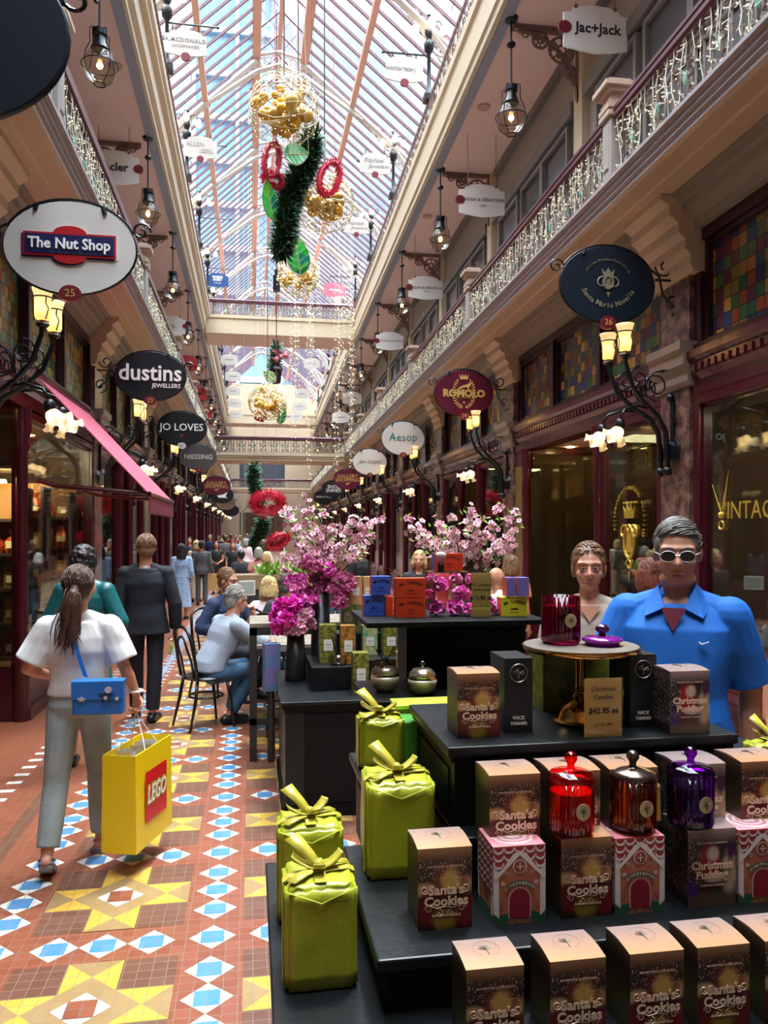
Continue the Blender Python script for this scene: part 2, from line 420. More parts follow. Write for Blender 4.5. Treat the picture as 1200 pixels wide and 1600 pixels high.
for i in range(n+1):
    y = YR0+i*.5
    for xa, xb in ((EL, LXl), (LXr, ER)):
        za, zb = rz_(xa), rz_(xb)
        b.add([(xa,y-.025,za),(xb,y-.025,zb),(xb,y+.025,zb),(xa,y+.025,za),(xa,y-.025,za+.08),(xb,y-.025,zb+.08),(xb,y+.025,zb+.08),(xa,y+.025,za+.08)],
              [(0,3,2,1),(4,5,6,7),(0,1,5,4),(1,2,6,5),(2,3,7,6),(3,0,4,7)])
    if i%2 == 0:
        for xa in (LXl, LXr):
            b.cyl((xa,y,zl),(mid,y,zr),.025,n=4); b.cyl((xa,y,zl-.4),(xa,y,zl),.02,n=4)
struct('roof_glazing_bars', b, M_BAR)
def truss_mesh():
    b = MB()
    for sg, xb, xe in ((-1, LXl, EL+.1), (1, LXr, ER-.1)):
        def rp(t): x = xb+(xe-xb)*t; return (x, 0, rz_(x)-.16)
        b.tube([rp(0), rp(1)], .08, 4)
        # lower arched chord meeting the rafter at the purlin, foot on the wall
        foot = Vector((xe, 0, rz_(xe)-1.15)); pts = []
        A = Vector(rp(.42)); C = Vector((xe-sg*.15, 0, rz_(xe)-.35))
        for i in range(13):
            t = i/12; pts.append(A*(1-t)**2+Vector((xe-sg*.12, 0, rz_(xe)+.25-.1))*2*t*(1-t)+foot*t*t)
        b.tube(pts, .075, 5)
        A2 = Vector(rp(.5)); peak = Vector(((LXl+LXr)/2, 0, ZH(12.95)))
        lo = [Vector(rp(.5))+Vector((0,0,-.02)), Vector(rp(.25))+Vector((0,0,-.16)), Vector((xb, 0, ZH(12.35))), Vector((peak.x, 0, ZH(12.6)))]
        b.tube(lo, .07, 5); b.tube([Vector((xb,0,ZH(12.8))), peak], .05, 5)
        for i in range(5):
            t = .1+i*.09; p = Vector(rp(t)); b.ring(p+Vector((0,0,-.085)), (.075-.006*i)*1.3, .02, n=10, k=4)
        for i in range(4):
            t = i/4; p = Vector((xb,0,ZH(12.57)))*(1-t)+Vector((peak.x,0,ZH(12.76)))*t; b.ring(p, .12, .016, n=10, k=4)
        for i in range(1, 12):
            t = i/11; x = A.x+(xe-A.x)*t; top = Vector((x,0,rz_(x)-.16)); k = pts[min(12, int(t*12+.5))]
            gap = (top-k).length
            if gap > .12:
                c = (top+k)/2; r = min(.22, gap*.36); b.ring(c, r, .028, n=12, k=4); b.spiral(c, r*.8, r*.1, i, 1.3, (1,0,0), (0,0,1), .022, 4, 12)
                b.tube([top, k], .012, 4)
        b.tube([foot+Vector((0,0,-.5)), foot, Vector((xe,0,rz_(xe)))], .06, 5)
    return b
tr = None
for k in range(-1, 11):
    y = 6.5+5*k; y = y
    lab = '%s white iron fretwork roof truss, counted from the front' % ORD[k+1]
    if tr is None: tr = tag(truss_mesh().build('roof_truss', M_WHITEIRON), lab, 'roof truss', 'roof trusses'); tr.location = (0,y,0)
    else:
        o = tr.copy(); COL.objects.link(o); o.location = (0,y,0); o['label'] = lab
# ---------------------------------------------------------------- neighbouring towers seen through the glass
def tower(x0, x1, y0, y1, z1, m1, m2, label, floor=3.6):
    t = thing('tower_building', label, 'building', ((x0+x1)/2, (y0+y1)/2, 0))
    a, c = (x1-x0)/2, (y1-y0)/2
    b = MB(); b.bx(-a, a, -c, c, 0, z1); b.build('facade', m1, t)
    b = MB(); z = 14
    while z < z1:
        b.bx(-a-.3, a+.3, -c-.3, c+.3, z, z+.5); z += floor
    n = int(2*a/3.2)
    for i in range(n+1): b.bx(-a+i*2*a/n-.15, -a+i*2*a/n+.15, -c-.35, c+.2, 0, z1)
    b.build('floor_bands', m2, t); return t
tower(-4.6, 2.4, 66.5, 84, 110, mat('blue_curtain_glass', '#7fa8c0', .25, metal=.1), mat('pale_blue_band', '#a4c2d2', .5), 'blue glass office tower rising behind the glass roof at the arcade end')
tower(24, 46, 70, 92, 120, mat('pale_tower_glass', '#a9bccb', .3), mat('white_concrete', '#dcdcd8', .7), 'pale concrete office tower above the right roof slope')
def side_x(sg, x): return sg*x
def pos(q, y): return (0, y, 0)
BAYL = [q for q in range(0, NB)]
SNAME = {'L': 'left', 'R': 'right'}
# ---------------------------------------------------------------- marble pillars of the ground floor
def make_pillar(sd, label):
    q = SIDES[sd]; sg, xp = q['sg'], q['xp']
    t = thing('pillar', label, 'pillar', (0,0,0), 0, 'marble pillars along the %s shopfronts' % q['nm'])
    b = MB(); b.bx(sg*xp, sg*(xp+.32), -.25, .25, .42, 4.02); b.build('shaft', M_MARBLE, t)
    b = MB()
    for z0, z1, e in ((0,.36,.05),(.36,.42,.025)): b.bx(sg*(xp-e), sg*(xp+.32), -.25-e, .25+e, z0, z1)
    b.build('plinth', mat('dark_marble_base', '#2f2320', .25), t)
    b = MB(); b.ext([(xp-.02,3.02),(xp-.05,3.06),(xp-.05,3.12),(xp-.09,3.2),(xp-.09,3.3),(xp-.12,3.33),(xp-.12,3.4),(xp+.2,3.4),(xp+.2,3.02)], -.31, .31, sg)
    b.build('capital_moulding', mat('brown_stone_moulding', '#76665a', .4), t)
    b = MB(); b.ext([(xp-.02,3.98),(xp-.05,4.05),(xp-.05,4.12),(xp-.10,4.17),(xp-.10,4.25),(xp-.16,4.30),(xp-.16,4.38),(xp-.24,4.44),(xp-.24,4.52),(xp-.32,4.57),(xp-.32,4.63),(xp+.2,4.63),(xp+.2,3.98)], -.36, .36, sg)
    b.build('cornice_bracket', M_CREAM, t)
    return t
LBL = {}
for sd, q in SIDES.items():
    root = None
    for k in range(-1, NB):
        y = q['y0']+5*k
        where = {('R',0): 'red marble pillar behind the man in the blue polo', ('R',-1): 'red marble pillar at the right edge nearest the camera', ('L',-1): 'red marble pillar nearest the camera on the left', ('L',0): 'red marble pillar before the nut shop on the left'}.get((sd,k), '%s red marble pillar from the front along the %s shops' % (ORD[k+1], q['nm']))
        if root is None: root = make_pillar(sd, where); ch = tree(root); root.location = (0,y,0); (toR(root) if sd == 'R' else 0)
        else: dup(root, (0,y,0), None, where, side=sd, ch=ch)
# ---------------------------------------------------------------- shopfronts
PAL_R = ['#8a4526','#7d6a2e','#2e5a3c','#2b3f66','#5b2c3a','#c08a3a','#44603a','#3f2f4f','#946a3a']
PAL_L = ['#4f8a5c','#9aa33e','#d1a648','#a06a3c','#6aa08a','#c7a04c','#7c8f40','#8a6238','#47776a']
M_STR = stained_mat('stained_glass_right', PAL_R, (.11,.115), seed=3)
M_STL = stained_mat('stained_glass_left', PAL_L, (.085,.105), seed=9)
M_GOLDWALL = mat('gold_shop_wall', '#b98a3e', .5, var='#8a5a24', vs=5)
M_SHELF = mat('wood_shelf', '#6a4228', .5)
M_DOWN = mat('shop_downlight', '#fff0cc', .4, emit='#ffcf85', es=60)
M_DOWN2 = mat('shop_downlight_small', '#fff0cc', .4, emit='#ffcf85', es=22)
M_BRONZE = mat('speckled_bronze_panel', '#5a4426', .35, var='#7c6234', vs=60)
def frame_rect(b, sg, x0, x1, ya, yb, za, zb, w):      # four bars framing a rectangle in the wall plane
    b.bx(sg*x0, sg*x1, ya, yb, za, za+w); b.bx(sg*x0, sg*x1, ya, yb, zb-w, zb); b.bx(sg*x0, sg*x1, ya, ya+w, za+w, zb-w); b.bx(sg*x0, sg*x1, yb-w, yb, za+w, zb-w)
def make_shop(sd, wins, doors, label, sill=.5, stained=None, wall=None, down=None, side=None):
    """wins / doors: stretches of the bay along y, measured from the near pillar's far face"""
    q = SIDES[sd]; sg, xp = q['sg'], q['xp']; W = 4.48; S0 = stained or (M_STR if sd == 'R' else M_STL)
    t = thing('shopfront', label, 'shopfront', (0,0,0), 0, 'shopfronts on the %s side' % q['nm'])
    X = lambda d: sg*(xp+d)
    # transom band of stained glass
    b = MB(); b.bx(X(.05), X(.3), 0, W, 4.24, 4.36); b.bx(X(.0), X(.3), 0, W, 3.28, 3.36)
    n = 3
    for i in range(n+1): y = i*(W-.1)/n; b.bx(X(.04), X(.3), y, y+.1, 3.36, 4.24)
    for i in range(n):
        y0, y1 = i*(W-.1)/n+.1, (i+1)*(W-.1)/n
        frame_rect(b, sg, xp+.08, xp+.2, y0, y1, 3.36, 4.24, .045)
    b.build('transom_frame', M_DKMAR, t)
    for i in range(n):
        y0, y1 = i*(W-.1)/n+.1, (i+1)*(W-.1)/n
        g = MB(); g.bx(X(.13), X(.15), y0+.02, y1-.02, 3.38, 4.22); g.build('stained_glass', S0, t)
    # lintel with dentils
    b = MB(); b.ext([(xp-.06,3.30),(xp-.06,3.24),(xp-.02,3.20),(xp-.02,3.10),(xp+.02,3.06),(xp+.02,2.92),(xp+.25,2.92),(xp+.25,3.30)], 0, W, sg)
    for i in range(44): b.bx(X(-.045), X(0), .03+i*.1, .085+i*.1, 3.12, 3.18)
    b.build('lintel', M_MAROON, t)
    # windows
    for (a, c) in wins:
        b = MB(); frame_rect(b, sg, xp+.02, xp+.14, a, c, sill, 2.94, .09); frame_rect(b, sg, xp+.05, xp+.11, a+.09, c-.09, sill+.09, 2.85, .025); b.build('window_frame', M_MAROON, t)
        g = MB(); g.bx(X(.075), X(.085), a+.07, c-.07, sill+.07, 2.87); g.build('pane', M_GLASS, t)
        b = MB(); b.bx(X(-.03), X(.16), a, c, 0, .12); b.bx(X(0), X(.16), a, c, .12, sill-.06); b.bx(X(-.02), X(.16), a, c, sill-.06, sill); b.build('stall_riser', M_DKMAR, t)
        b = MB(); b.bx(X(.16), X(1.0), a, c, sill-.05, sill); b.build('window_bed', M_SHELF, t)
    # recessed doors with side returns and round columns
    for (a, c, dp) in doors:
        ed = [e for e in (a, c) if .2 < e < W-.2]
        for e in ed:
            b = MB(); prof = [(.075,0),(.075,.5),(.09,.52),(.09,.56),(.06,.6),(.055,.75),(.065,.8),(.055,.84),(.055,2.5),(.075,2.56),(.06,2.6),(.09,2.72),(.09,2.93)]
            b.lathe(prof, 14, (X(.05), e, 0)); b.build('column', M_MAROON, t, auto=50)
            b = MB(); yy = e
            b.bx(X(.1), X(dp), yy-.03, yy+.03, 0, sill); b.bx(X(.1), X(dp), yy-.03, yy+.03, 2.86, 2.94); b.bx(X(dp-.07), X(dp), yy-.03, yy+.03, sill, 2.86); b.build('side_frame', M_MAROON, t)
            g = MB(); g.bx(X(.12), X(dp-.05), yy-.004, yy+.004, sill, 2.87); g.build('side_pane', M_GLASS, t)
        m_ = (a+c)/2; dw = min(.5, (c-a)/2-.1)
        b = MB(); frame_rect(b, sg, xp+dp, xp+dp+.1, a, c, 0, 2.94, .08); b.bx(X(dp), X(dp+.1), m_-dw-.06, m_-dw, 0, 2.9); b.bx(X(dp), X(dp+.1), m_+dw, m_+dw+.06, 0, 2.9); b.bx(X(dp), X(dp+.1), a, c, 2.2, 2.3)
        b.build('door_frame', M_MAROON, t)
        b = MB(); frame_rect(b, sg, xp+dp+.02, xp+dp+.07, m_-dw, m_+dw, .02, 2.2, .11); b.bx(X(dp+.02), X(dp+.07), m_-dw, m_+dw, .1, .75)
        d_ = b.build('door', M_MAROON, t)
        h = MB(); h.cyl((X(dp-.03), m_+dw-.06, 1.0), (X(dp-.03), m_+dw-.06, 1.35), .014); h.build('door_handle', mat('brass', '#c9a24a', .25, metal=1), d_)
        g = MB(); g.bx(X(dp+.04), X(dp+.05), m_-dw+.1, m_+dw-.1, .7, 2.12)
        sl = MB() if side else g
        for u0, u1 in ((a+.08, m_-dw-.06), (m_+dw+.06, c-.08)):
            if u1-u0 > .1: sl.bx(X(dp+.04), X(dp+.05), u0, u1, .1, 2.2)
        g.bx(X(dp+.04), X(dp+.05), a+.08, c-.08, 2.3, 2.86); g.build('door_pane', M_GLASS, t)
        if side: sl.build('side_panel', side, t)
    # inside: coloured wall, shelves, downlights
    b = MB(); b.bx(X(1.9), X(1.95), .02, W-.02, .02, 2.98); b.build('display_wall', wall or M_GOLDWALL, t)
    b = MB()
    for z in (.9, 1.35, 1.8, 2.25):
        b.bx(X(1.6), X(1.9), .1, W-.1, z, z+.03)
    b.build('wall_shelves', M_SHELF, t)
    b = MB(); b.bx(X(.15), X(2.25), .0, W, 2.98, 3.04); b.build('shop_ceiling', mat('shop_plaster', '#cdb993', .7), t)
    b = MB(); rr = random.Random(3)
    for i in range(5):
        b.cyl((X(.7), .4+i*.9, 2.97), (X(.7), .4+i*.9, 2.98), .06, n=10); b.cyl((X(1.5), .4+i*.9, 2.97), (X(1.5), .4+i*.9, 2.98), .05, n=10)
    b.build('downlights', down or M_DOWN2, t)
    b = MB(); b.bx(X(.2), X(2.25), -.0, .02, 0, 3.0); b.bx(X(.2), X(2.25), W-.02, W, 0, 3.0); b.build('party_walls', mat('party_wall', '#5a4638', .7), t)
    return t
M_NUTWALL = mat('nut_shop_wall', '#a8743a', .6, var='#5e3a20', vs=6)
M_DARKWALL = mat('dark_shop_wall', '#4a3a30', .6, var='#6a5440', vs=4)
M_PALEWALL = mat('pale_shop_wall', '#cdc3b0', .6, var='#a89a80', vs=4)
def place(root, ks, sd, labs):
    q = SIDES[sd]; ch = tree(root); first = True
    for k, lab in zip(ks, labs):
        y = q['y0']+5*k+.26
        if first: root.location = (0,y,0); root['label'] = lab; first = False; (toR(root) if sd == 'R' else 0)
        else: dup(root, (0,y,0), None, lab, side=sd, ch=ch)
nutshop = make_shop('L', [(1.25,4.46)], [(.02,1.25,1.2)], '', wall=M_NUTWALL, down=M_DOWN)
place(nutshop, [0], 'L', ['maroon nut shop front with corner column and lit shelves at left edge'])
lg = make_shop('L', [(.02,1.7),(2.9,4.46)], [(1.7,2.9,1.0)], '', wall=M_DARKWALL)
place(lg, list(range(1,NB-1)), 'L', ['%s maroon shopfront beyond the nut shop on the left' % ORD[k-1] for k in range(1,NB-1)])
lb = make_shop('L', [(.02,4.46)], [], '', wall=M_PALEWALL); place(lb, [-1], 'L', ['maroon shopfront nearest the camera on the left'])
perf = make_shop('R', [(.02,1.5)], [(1.5,4.0,1.2)], '', wall=M_GOLDWALL, down=M_DOWN, side=M_BRONZE)
place(perf, [0], 'R', ['maroon perfumery shopfront with recessed door behind the beige-shirted woman'])
vint = make_shop('R', [(1.3,4.46)], [(.02,1.3,1.2)], '', sill=.4, wall=mat('red_shop_wall', '#6e2022', .5, var='#55181c'))
place(vint, [-1], 'R', ['maroon watch shop window at the right edge of the arcade'])
rg = make_shop('R', [(.02,1.6),(3.0,4.46)], [(1.6,3.0,1.0)], '', wall=M_DARKWALL)
place(rg, list(range(1,NB-1)), 'R', ['%s maroon shopfront beyond the perfumery on the right' % ORD[k-1] for k in range(1,NB-1)])
# perfumery: bronze side panel beside the door, gilt emblem and lettering on the glass
def inR(o): return toR(o)
GILT = mat('gilt_paint', '#d8b44a', .35, metal=.6)
yb = 6.6+.26
b = MB(); b.bx(3.6,3.66, yb+4.02, yb+4.46, 0, 2.92); b.bx(3.57, 3.62, yb+4.0, yb+4.08, 0, 2.92); o = b.build('panel_surround', M_MAROON, perf); o.parent = None
o.parent = perf; o.location = (0,-yb,0)
b = MB(); b.bx(3.585,3.6, yb+4.1, yb+4.42, .3, 2.7); o = b.build('bronze_panel', M_BRONZE, perf); o.location = (0,-yb,0)
e = MB(); X0 = 3.64
def pt(y, z): return (X0, y, z)
cy = .80
e.spiral((X0,cy-.12,1.75), .10, .03, 0, .8, (0,1,0), (0,0,1), .012, 5); e.spiral((X0,cy+.12,1.75), .10, .03, PI, -.8, (0,1,0), (0,0,1), .012, 5)
e.ring((X0,cy,1.66), .11, .014, (0,1,0), (0,0,1), 20, 5, .17); e.prism([pt(cy-.07,1.55),pt(cy+.07,1.55),pt(cy+.05,1.76),pt(cy-.05,1.76)], (.004,0,0))
e.prism([pt(cy-.1,1.9),pt(cy+.1,1.9),pt(cy+.14,2.03),pt(cy+.07,1.97),pt(cy+.05,2.06),pt(cy,1.98),pt(cy-.05,2.06),pt(cy-.07,1.97),pt(cy-.14,2.03)], (.004,0,0))
for i in range(5): e.sph((X0, cy-.12+i*.06, 2.06), .014, 6, 4)
e.spiral((X0,cy,1.42), .07, .02, 0, 1, (0,1,0), (0,0,1), .01, 5); e.prism([pt(cy-.02,1.35),pt(cy+.02,1.35),pt(cy,1.24)], (.004,0,0))
e.build('gilt_emblem', GILT, perf)
for i, ch_ in enumerate('Officina Profumo-Farmaceutica'):
    a = math.radians(200-i*220/29); 
    if ch_ != ' ': text(ch_, .075, GILT, (X0-.002, cy-.0+.34*math.cos(a)*-1*-1, 1.86+.36*math.sin(a)), perf, rz=-PI/2, ry=-(a-PI/2), ext=.001)
# watch shop lettering
text('VINTAGE', .2, GILT, (3.64, 3.75, 1.93), vint, rz=-PI/2, ext=.001)
w_ = MB(); w_.prism([(3.63,4.06,1.95),(3.63,4.10,1.95),(3.63,4.0,2.26)], (.004,0,0)); w_.prism([(3.63,4.10,1.92),(3.63,4.13,1.94),(3.63,4.24,2.16)], (.004,0,0)); w_.sph((3.63,4.1,1.9), .03, 8, 5); w_.ring((3.63,4.1,1.82), .035, .008, (0,1,0), (0,0,1), 10, 4); w_.build('watch_hands_emblem', GILT, vint)
# ---------------------------------------------------------------- upper galleries
M_WINDARK = mat('dark_upper_glass', '#4a4a4c', .15)
for sd, q in SIDES.items():
    sg, xw = q['sg'], q['xw']; X = lambda d: sg*(xw-d)
    # pilaster + fretwork ceiling bracket + windows, per bay
    def pil(lab):
        t = thing('gallery_pilaster', lab, 'pilaster', (0,0,0), 0, 'pilasters of the %s upper gallery' % q['nm'])
        b = MB(); b.bx(X(0), X(.12), -.16, .16, Z1+.9, ZC); b.build('shaft', M_CREAM, t)
        b = MB(); b.bx(X(0), X(.2), -.24, .24, Z1, Z1+.85); b.build('pedestal', M_TAN, t)
        b = MB(); b.ext([(xw,Z1+1.0),(xw-.16,Z1+1.0),(xw-.26,Z1+1.12),(xw-.26,Z1+1.2),(xw,Z1+1.2)], -.28, .28, sg); b.build('cap_moulding', M_CREAM, t); return t
    def brk(lab):
        t = tag(MB().build('ceiling_bracket', M_BRK), lab, 'bracket', 'fretwork brackets under the %s gallery ceiling' % q['nm'])
        b = MB(); L = 1.15 if sd == 'R' else 1.1
        b.bx(X(.1), X(L), -.05, .05, ZC-.07, ZC); b.tube([(X(.12),0,ZC-1.1),(X(.12),0,ZC)], .035, 5)
        pts = [(X(.12+ (L-.2)*math.sin(a)), 0, ZC-.12-1.0*math.cos(a)) for a in [PI/2*i/10 for i in range(11)]]
        pts = [(X(.12+(L-.2)*(1-math.cos(PI/2*i/10))), 0, ZC-1.08+1.0*math.sin(PI/2*i/10)) for i in range(11)]
        b.tube(pts, .035, 5)
        for cx, cz, r in ((.38,.32,.2),(.72,.2,.12),(.24,.66,.1)):
            c = (X(cx), 0, ZC-cz)
            b.ring(c, r, .022, (1,0,0), (0,0,1), 16, 5); b.ring(c, r*.35, .02, (1,0,0), (0,0,1), 10, 4)
            for i in range(8):
                a = 2*PI*i/8; b.tube([(c[0]+r*.3*math.cos(a),0,c[2]+r*.3*math.sin(a)),(c[0]+r*math.cos(a),0,c[2]+r*math.sin(a))], .012, 4)
        for i in range(6): 
            t_ = .2+.12*i; p = pts[min(10,int(t_*10))]; b.sph((p[0]+sg*-.03,0,p[2]-.05), .035, 6, 4)
        b.spiral((X(.95),0,ZC-.12), .09, .02, 0, 1.4, (1,0,0), (0,0,1), .016, 4)
        t.data = b.mesh('ceiling_bracket', M_BRK); return t
    def wins(lab):
        t = thing('gallery_window', lab, 'window', (0,0,0), 0, 'dark shop windows of the %s upper gallery' % q['nm'])
        b = MB()
        for (a, c) in ((.5,1.75),(1.75,2.9),(3.1,4.4)): frame_rect(b, sg, xw-.1, xw-.0, a, c, Z1+.25, ZC-1.2, .07); b.bx(X(.02), X(.09), a, c, Z1+2.35, Z1+2.42)
        b.bx(X(0), X(.14), .25, 4.75, ZC-1.15, ZC-.95); b.bx(X(0), X(.1), .25, 4.75, ZC-.14, ZC); b.build('frame', mat('grey_joinery', '#6f6862', .5), t)
        for (a, c) in ((.5,1.75),(1.75,2.9),(3.1,4.4)):
            g = MB(); g.bx(X(.02), X(.04), a+.05, c-.05, Z1+.3, ZC-1.25); g.build('pane', M_WINDARK, t)
        return t
    for fn, y_of, pre in ((pil, lambda k: q['y0']+5*k, 'cream gallery pilaster on a tan pedestal'), (brk, lambda k: q['y0']+5*k, 'brown fretwork iron ceiling bracket'), (wins, lambda k: q['y0']+5*k, 'dark framed upper gallery shop window')):
        root = None
        for k in range(0 if fn is not wins else -1, NB):
            lab = '%s, %s from the front on the %s' % (pre, ORD[k+(0 if fn is not wins else 1)], q['nm'])
            if root is None: root = fn(lab); ch = tree(root); root.location = (0, y_of(k), 0); (toR(root) if sd == 'R' else 0)
            else: dup(root, (0, y_of(k), 0), None, lab, side=sd, ch=ch)
# ---------------------------------------------------------------- gallery railings
M_FROST = mat('mint_rosette', '#7fb8a4', .5)
def rail_meshes(L, ax='y', seed=1):
    """iron panel L long in local y, x=0, z 0..0.6"""
    b = MB(); n = int(L/.11)
    for i in range(n+1):
        y = i*L/n; b.tube([(0,y,.02),(0,y,.52)], .012, 4, cap=False)
    b.bx(-.012,.012,0,L,.03,.05); b.bx(-.012,.012,0,L,.49,.505); b.bx(-.012,.012,0,L,.38,.39)
    m = int(L/.42)
    for i in range(m):
        y = (i+.5)*L/m
        for s_ in (-1,1):
            b.spiral((0,y+s_*.08,.28), .07, .012, 0 if s_ > 0 else PI, s_*1.4, (0,1,0), (0,0,1), .013, 4, 12)
            b.spiral((0,y+s_*.08,.13), .06, .012, 0 if s_ > 0 else PI, -s_*1.4, (0,1,0), (0,0,1), .013, 4, 12)
        b.ring((0,y,.44), .045, .008, (0,1,0), (0,0,1), 10, 4)
    b.mi = 1
    for i in range(m): 
        y = (i+.5)*L/m; b.sph((-.0,y,.25), (.02,.035,.06), 8, 5)
    b.mi = 0
    h = MB(); h.ext([(-.055,.50),(-.075,.52),(-.075,.555),(-.06,.565),(-.075,.58),(-.075,.61),(-.04,.645),(0,.655),(.04,.645),(.075,.61),(.075,.52),(.055,.50)], 0, L)
    return b, h
def lights_meshes(L, seed, n, x=0):
    rn = random.Random(seed); w = MB(); bl = MB()
    w.tube([(x,i*L/12,.5+rn.uniform(-.01,.01)) for i in range(13)], .006, 3)
    for i in range(n):
        y = (i+rn.random())*L/n; ln = rn.choice((.2,.3,.42,.46,.5)); z = .51; p = [(x,y,z)]; yy = y
        while z > .51-ln:
            z -= rn.uniform(.05,.09); yy += rn.uniform(-.022,.022); p.append((x+rn.uniform(-.012,.012),yy,z))
            for _ in range(2):
                a = rn.uniform(-1,1); e = (p[-1][0]+rn.uniform(-.03,.03), yy+.05*math.copysign(.6+.4*abs(a),a), z+rn.uniform(-.015,.03))
                w.tube([p[-1], e], .0045, 3, cap=False)
                if rn.random() < .38: bl.sph(e, .006, 4, 3)
        w.tube(p, .0045, 3, cap=False)
    return w, bl
def rail_bay(L, lab, grp, seed=1):
    t = thing('balcony_railing', lab, 'railing', (0,0,0), 0, grp); b, h = rail_meshes(L)
    b.build('iron_panel', [M_IRON, M_FROST], t); h.build('handrail', M_RAIL, t, auto=40); return t
def light_bay(L, lab, grp, seed, n=44, x=0):
    t = thing('icicle_lights', lab, 'string lights', (0,0,0), 0, grp); w, bl = lights_meshes(L, seed, n, x)
    o = w.build('wires', M_WIRE, t); o['kind'] = 'stuff'; o = bl.build('bulbs', M_BULB, t); o['kind'] = 'stuff'; return t
def newel(lab, grp):
    t = thing('newel_post', lab, 'post', (0,0,0), 0, grp)
    b = MB(); b.bx(-.085,.085,-.085,.085,0,.62); b.bx(-.095,.095,-.055,.055,.1,.5); b.build('post', M_TAN, t, bevel=.01)
    b = MB(); 
    for z0, z1, e in ((.56,.6,.11),(.62,.66,.11),(.66,.7,.095),(.7,.76,.085),(.76,.8,.12),(.8,.84,.15),(.84,.88,.1)): b.bx(-e,e,-e,e,z0,z1)
    b.build('cap', mat('newel_cap_paint', '#b39c86', .55), t); return t
for sd, q in SIDES.items():
    sg = q['sg']; nm = q['nm']; x = sg*(q['xg']+.06)
    for fn, kk in ((lambda l, g: rail_bay(4.76, l, g), 'railing'), (lambda l, g: light_bay(4.76, l, g, 5, 54, -sg*.05), 'lights'), (newel, 'newel')):
        root = None
        for k in range(-1, NB):
            y = q['y0']+5*k+(.12 if kk != 'newel' else 0)
            if kk != 'newel' and abs(y-31.6) < 3: pass
            pre, grp = {'railing': ('ornate iron balcony railing with maroon handrail', 'first gallery railings'), 'lights': ('white icicle lights hung over the balcony railing', 'icicle lights on the railings'), 'newel': ('tan moulded newel post in the balcony railing', 'newel posts of the first gallery')}[kk]
            lab = '%s, %s from the front on the %s' % (pre, ORD[k+1], nm)
            if root is None: root = fn(lab, grp); ch = tree(root); root.location = (x,y,Z1); (toR(root) if sd == 'R' else 0)
            else: dup(root, (x,y,Z1), None, lab, side=sd, ch=ch)
# railings across the bridges and at roof level
def cross(y, x0, x1, z, lab, lab2):
    L = x1-x0; t = rail_bay(L, lab, 'bridge railings'); t.location = (x1, y+.03, z); t.rotation_euler.z = PI/2
    t = light_bay(L, lab2, 'icicle lights on the bridges', 11, int(L*14), .05); t.location = (x1, y+.03, z); t.rotation_euler.z = PI/2
cross(31.6, -1.44, 3.7, Z1, 'railing of the lower bridge across the arcade', 'golden icicle lights over the lower bridge railing')
cross(31.6, -1.6, 4.0, ZT-.2, 'railing of the upper bridge below the glass roof', 'golden icicle lights over the upper bridge railing')
cross(58.0, -1.44, 4.4, Z1, 'railing of the far bridge at the arcade end', 'icicle lights over the far bridge railing')
M_THIN = mat('roof_rail_paint', '#7b6a60', .5)
for sd, q in SIDES.items():
    sg = q['sg']; x = sg*(q['xt']+.08); root = None
    for k in range(-1, NB):
        lab = 'slim roof-level railing above the fascia, %s from the front on the %s' % (ORD[k+1], q['nm'])
        if root is None:
            root = thing('roof_railing', lab, 'railing', (x, q['y0']+5*k, ZT), 0, 'roof-level railings'); b = MB()
            for i in range(26): b.tube([(0,i*.2,0),(0,i*.2,.5)], .01, 4, cap=False)
            for i in range(12): b.spiral((0,.2+i*.41,.26), .14, .03, i, 1.2, (0,1,0), (0,0,1), .012, 4, 10)
            b.bx(-.015,.015,0,5,.08,.1); b.build('iron_panel', M_THIN, root); b = MB(); b.bx(-.03,.03,0,5,.5,.55); b.build('handrail', M_RAIL, root)
            ch = tree(root); (toR(root) if sd == 'R' else 0)
        else: dup(root, (x, q['y0']+5*k, ZT), None, lab, side=sd, ch=ch)
# ---------------------------------------------------------------- lamp standards of the roof gallery
M_GLOBE = mat('lit_glass_globe', '#fff3d8', .3, emit='#ffd48a', es=3.5)
def standard(lab, grp, sg):
    t = thing('lamp_standard', lab, 'street lamp', (0,0,0), 0, grp)
    b = MB(); b.bx(-.12,.12,-.12,.12,-.0,.12); b.lathe([(.1,.12),(.08,.22),(.045,.3),(.035,1.0),(.06,1.05),(.1,1.1),(.11,1.25),(.07,1.3),(.05,1.34),(.09,1.42),(.09,1.5),(.05,1.56),(.03,1.8),(.06,1.84),(.03,1.9),(.0,2.0)], 10); b.build('post', M_BLACK, t, auto=50)
    for dx, dy, z in ((-.3,0,1.55),(.3,0,1.55),(0,-.3,1.2),(0,.3,1.2)):
        a = MB(); a.tube([(0,0,1.42),(dx*.4,dy*.4,1.72),(dx*.8,dy*.8,1.74),(dx,dy,1.64)], .012, 5)
        o = a.build('lamp_arm', M_BLACK, t); g = MB(); g.lathe([(.02,.0),(.05,-.03),(.075,-.1),(.09,-.17),(.05,-.2),(0,-.21)], 10, (dx,dy,1.64)); g.build('lamp_globe', M_GLOBE, o, smooth=True)
    a = MB(); a.tube([(0,0,.98),(-sg*.98,0,.98)], .018, 5); a.sph((-sg*1.0,0,.98), .03, 6, 4); a.build('sign_arm', M_BLACK, t)
    return t
for sd, q in SIDES.items():
    sg = q['sg']; root = None
    for k in range(0, NB):
        lab = 'black four-globe lamp standard on roof railing, %s from the front on the %s' % (ORD[k], q['nm'])
        l = (sg*(q['xt']+.08), q['y0']+5*k, ZT+.55)
        if root is None: root = standard(lab, 'lamp standards along the roof gallery', sg); ch = tree(root); root.location = l; (toR(root) if sd == 'R' else 0)
        else: dup(root, l, None, lab, side=sd, ch=ch)
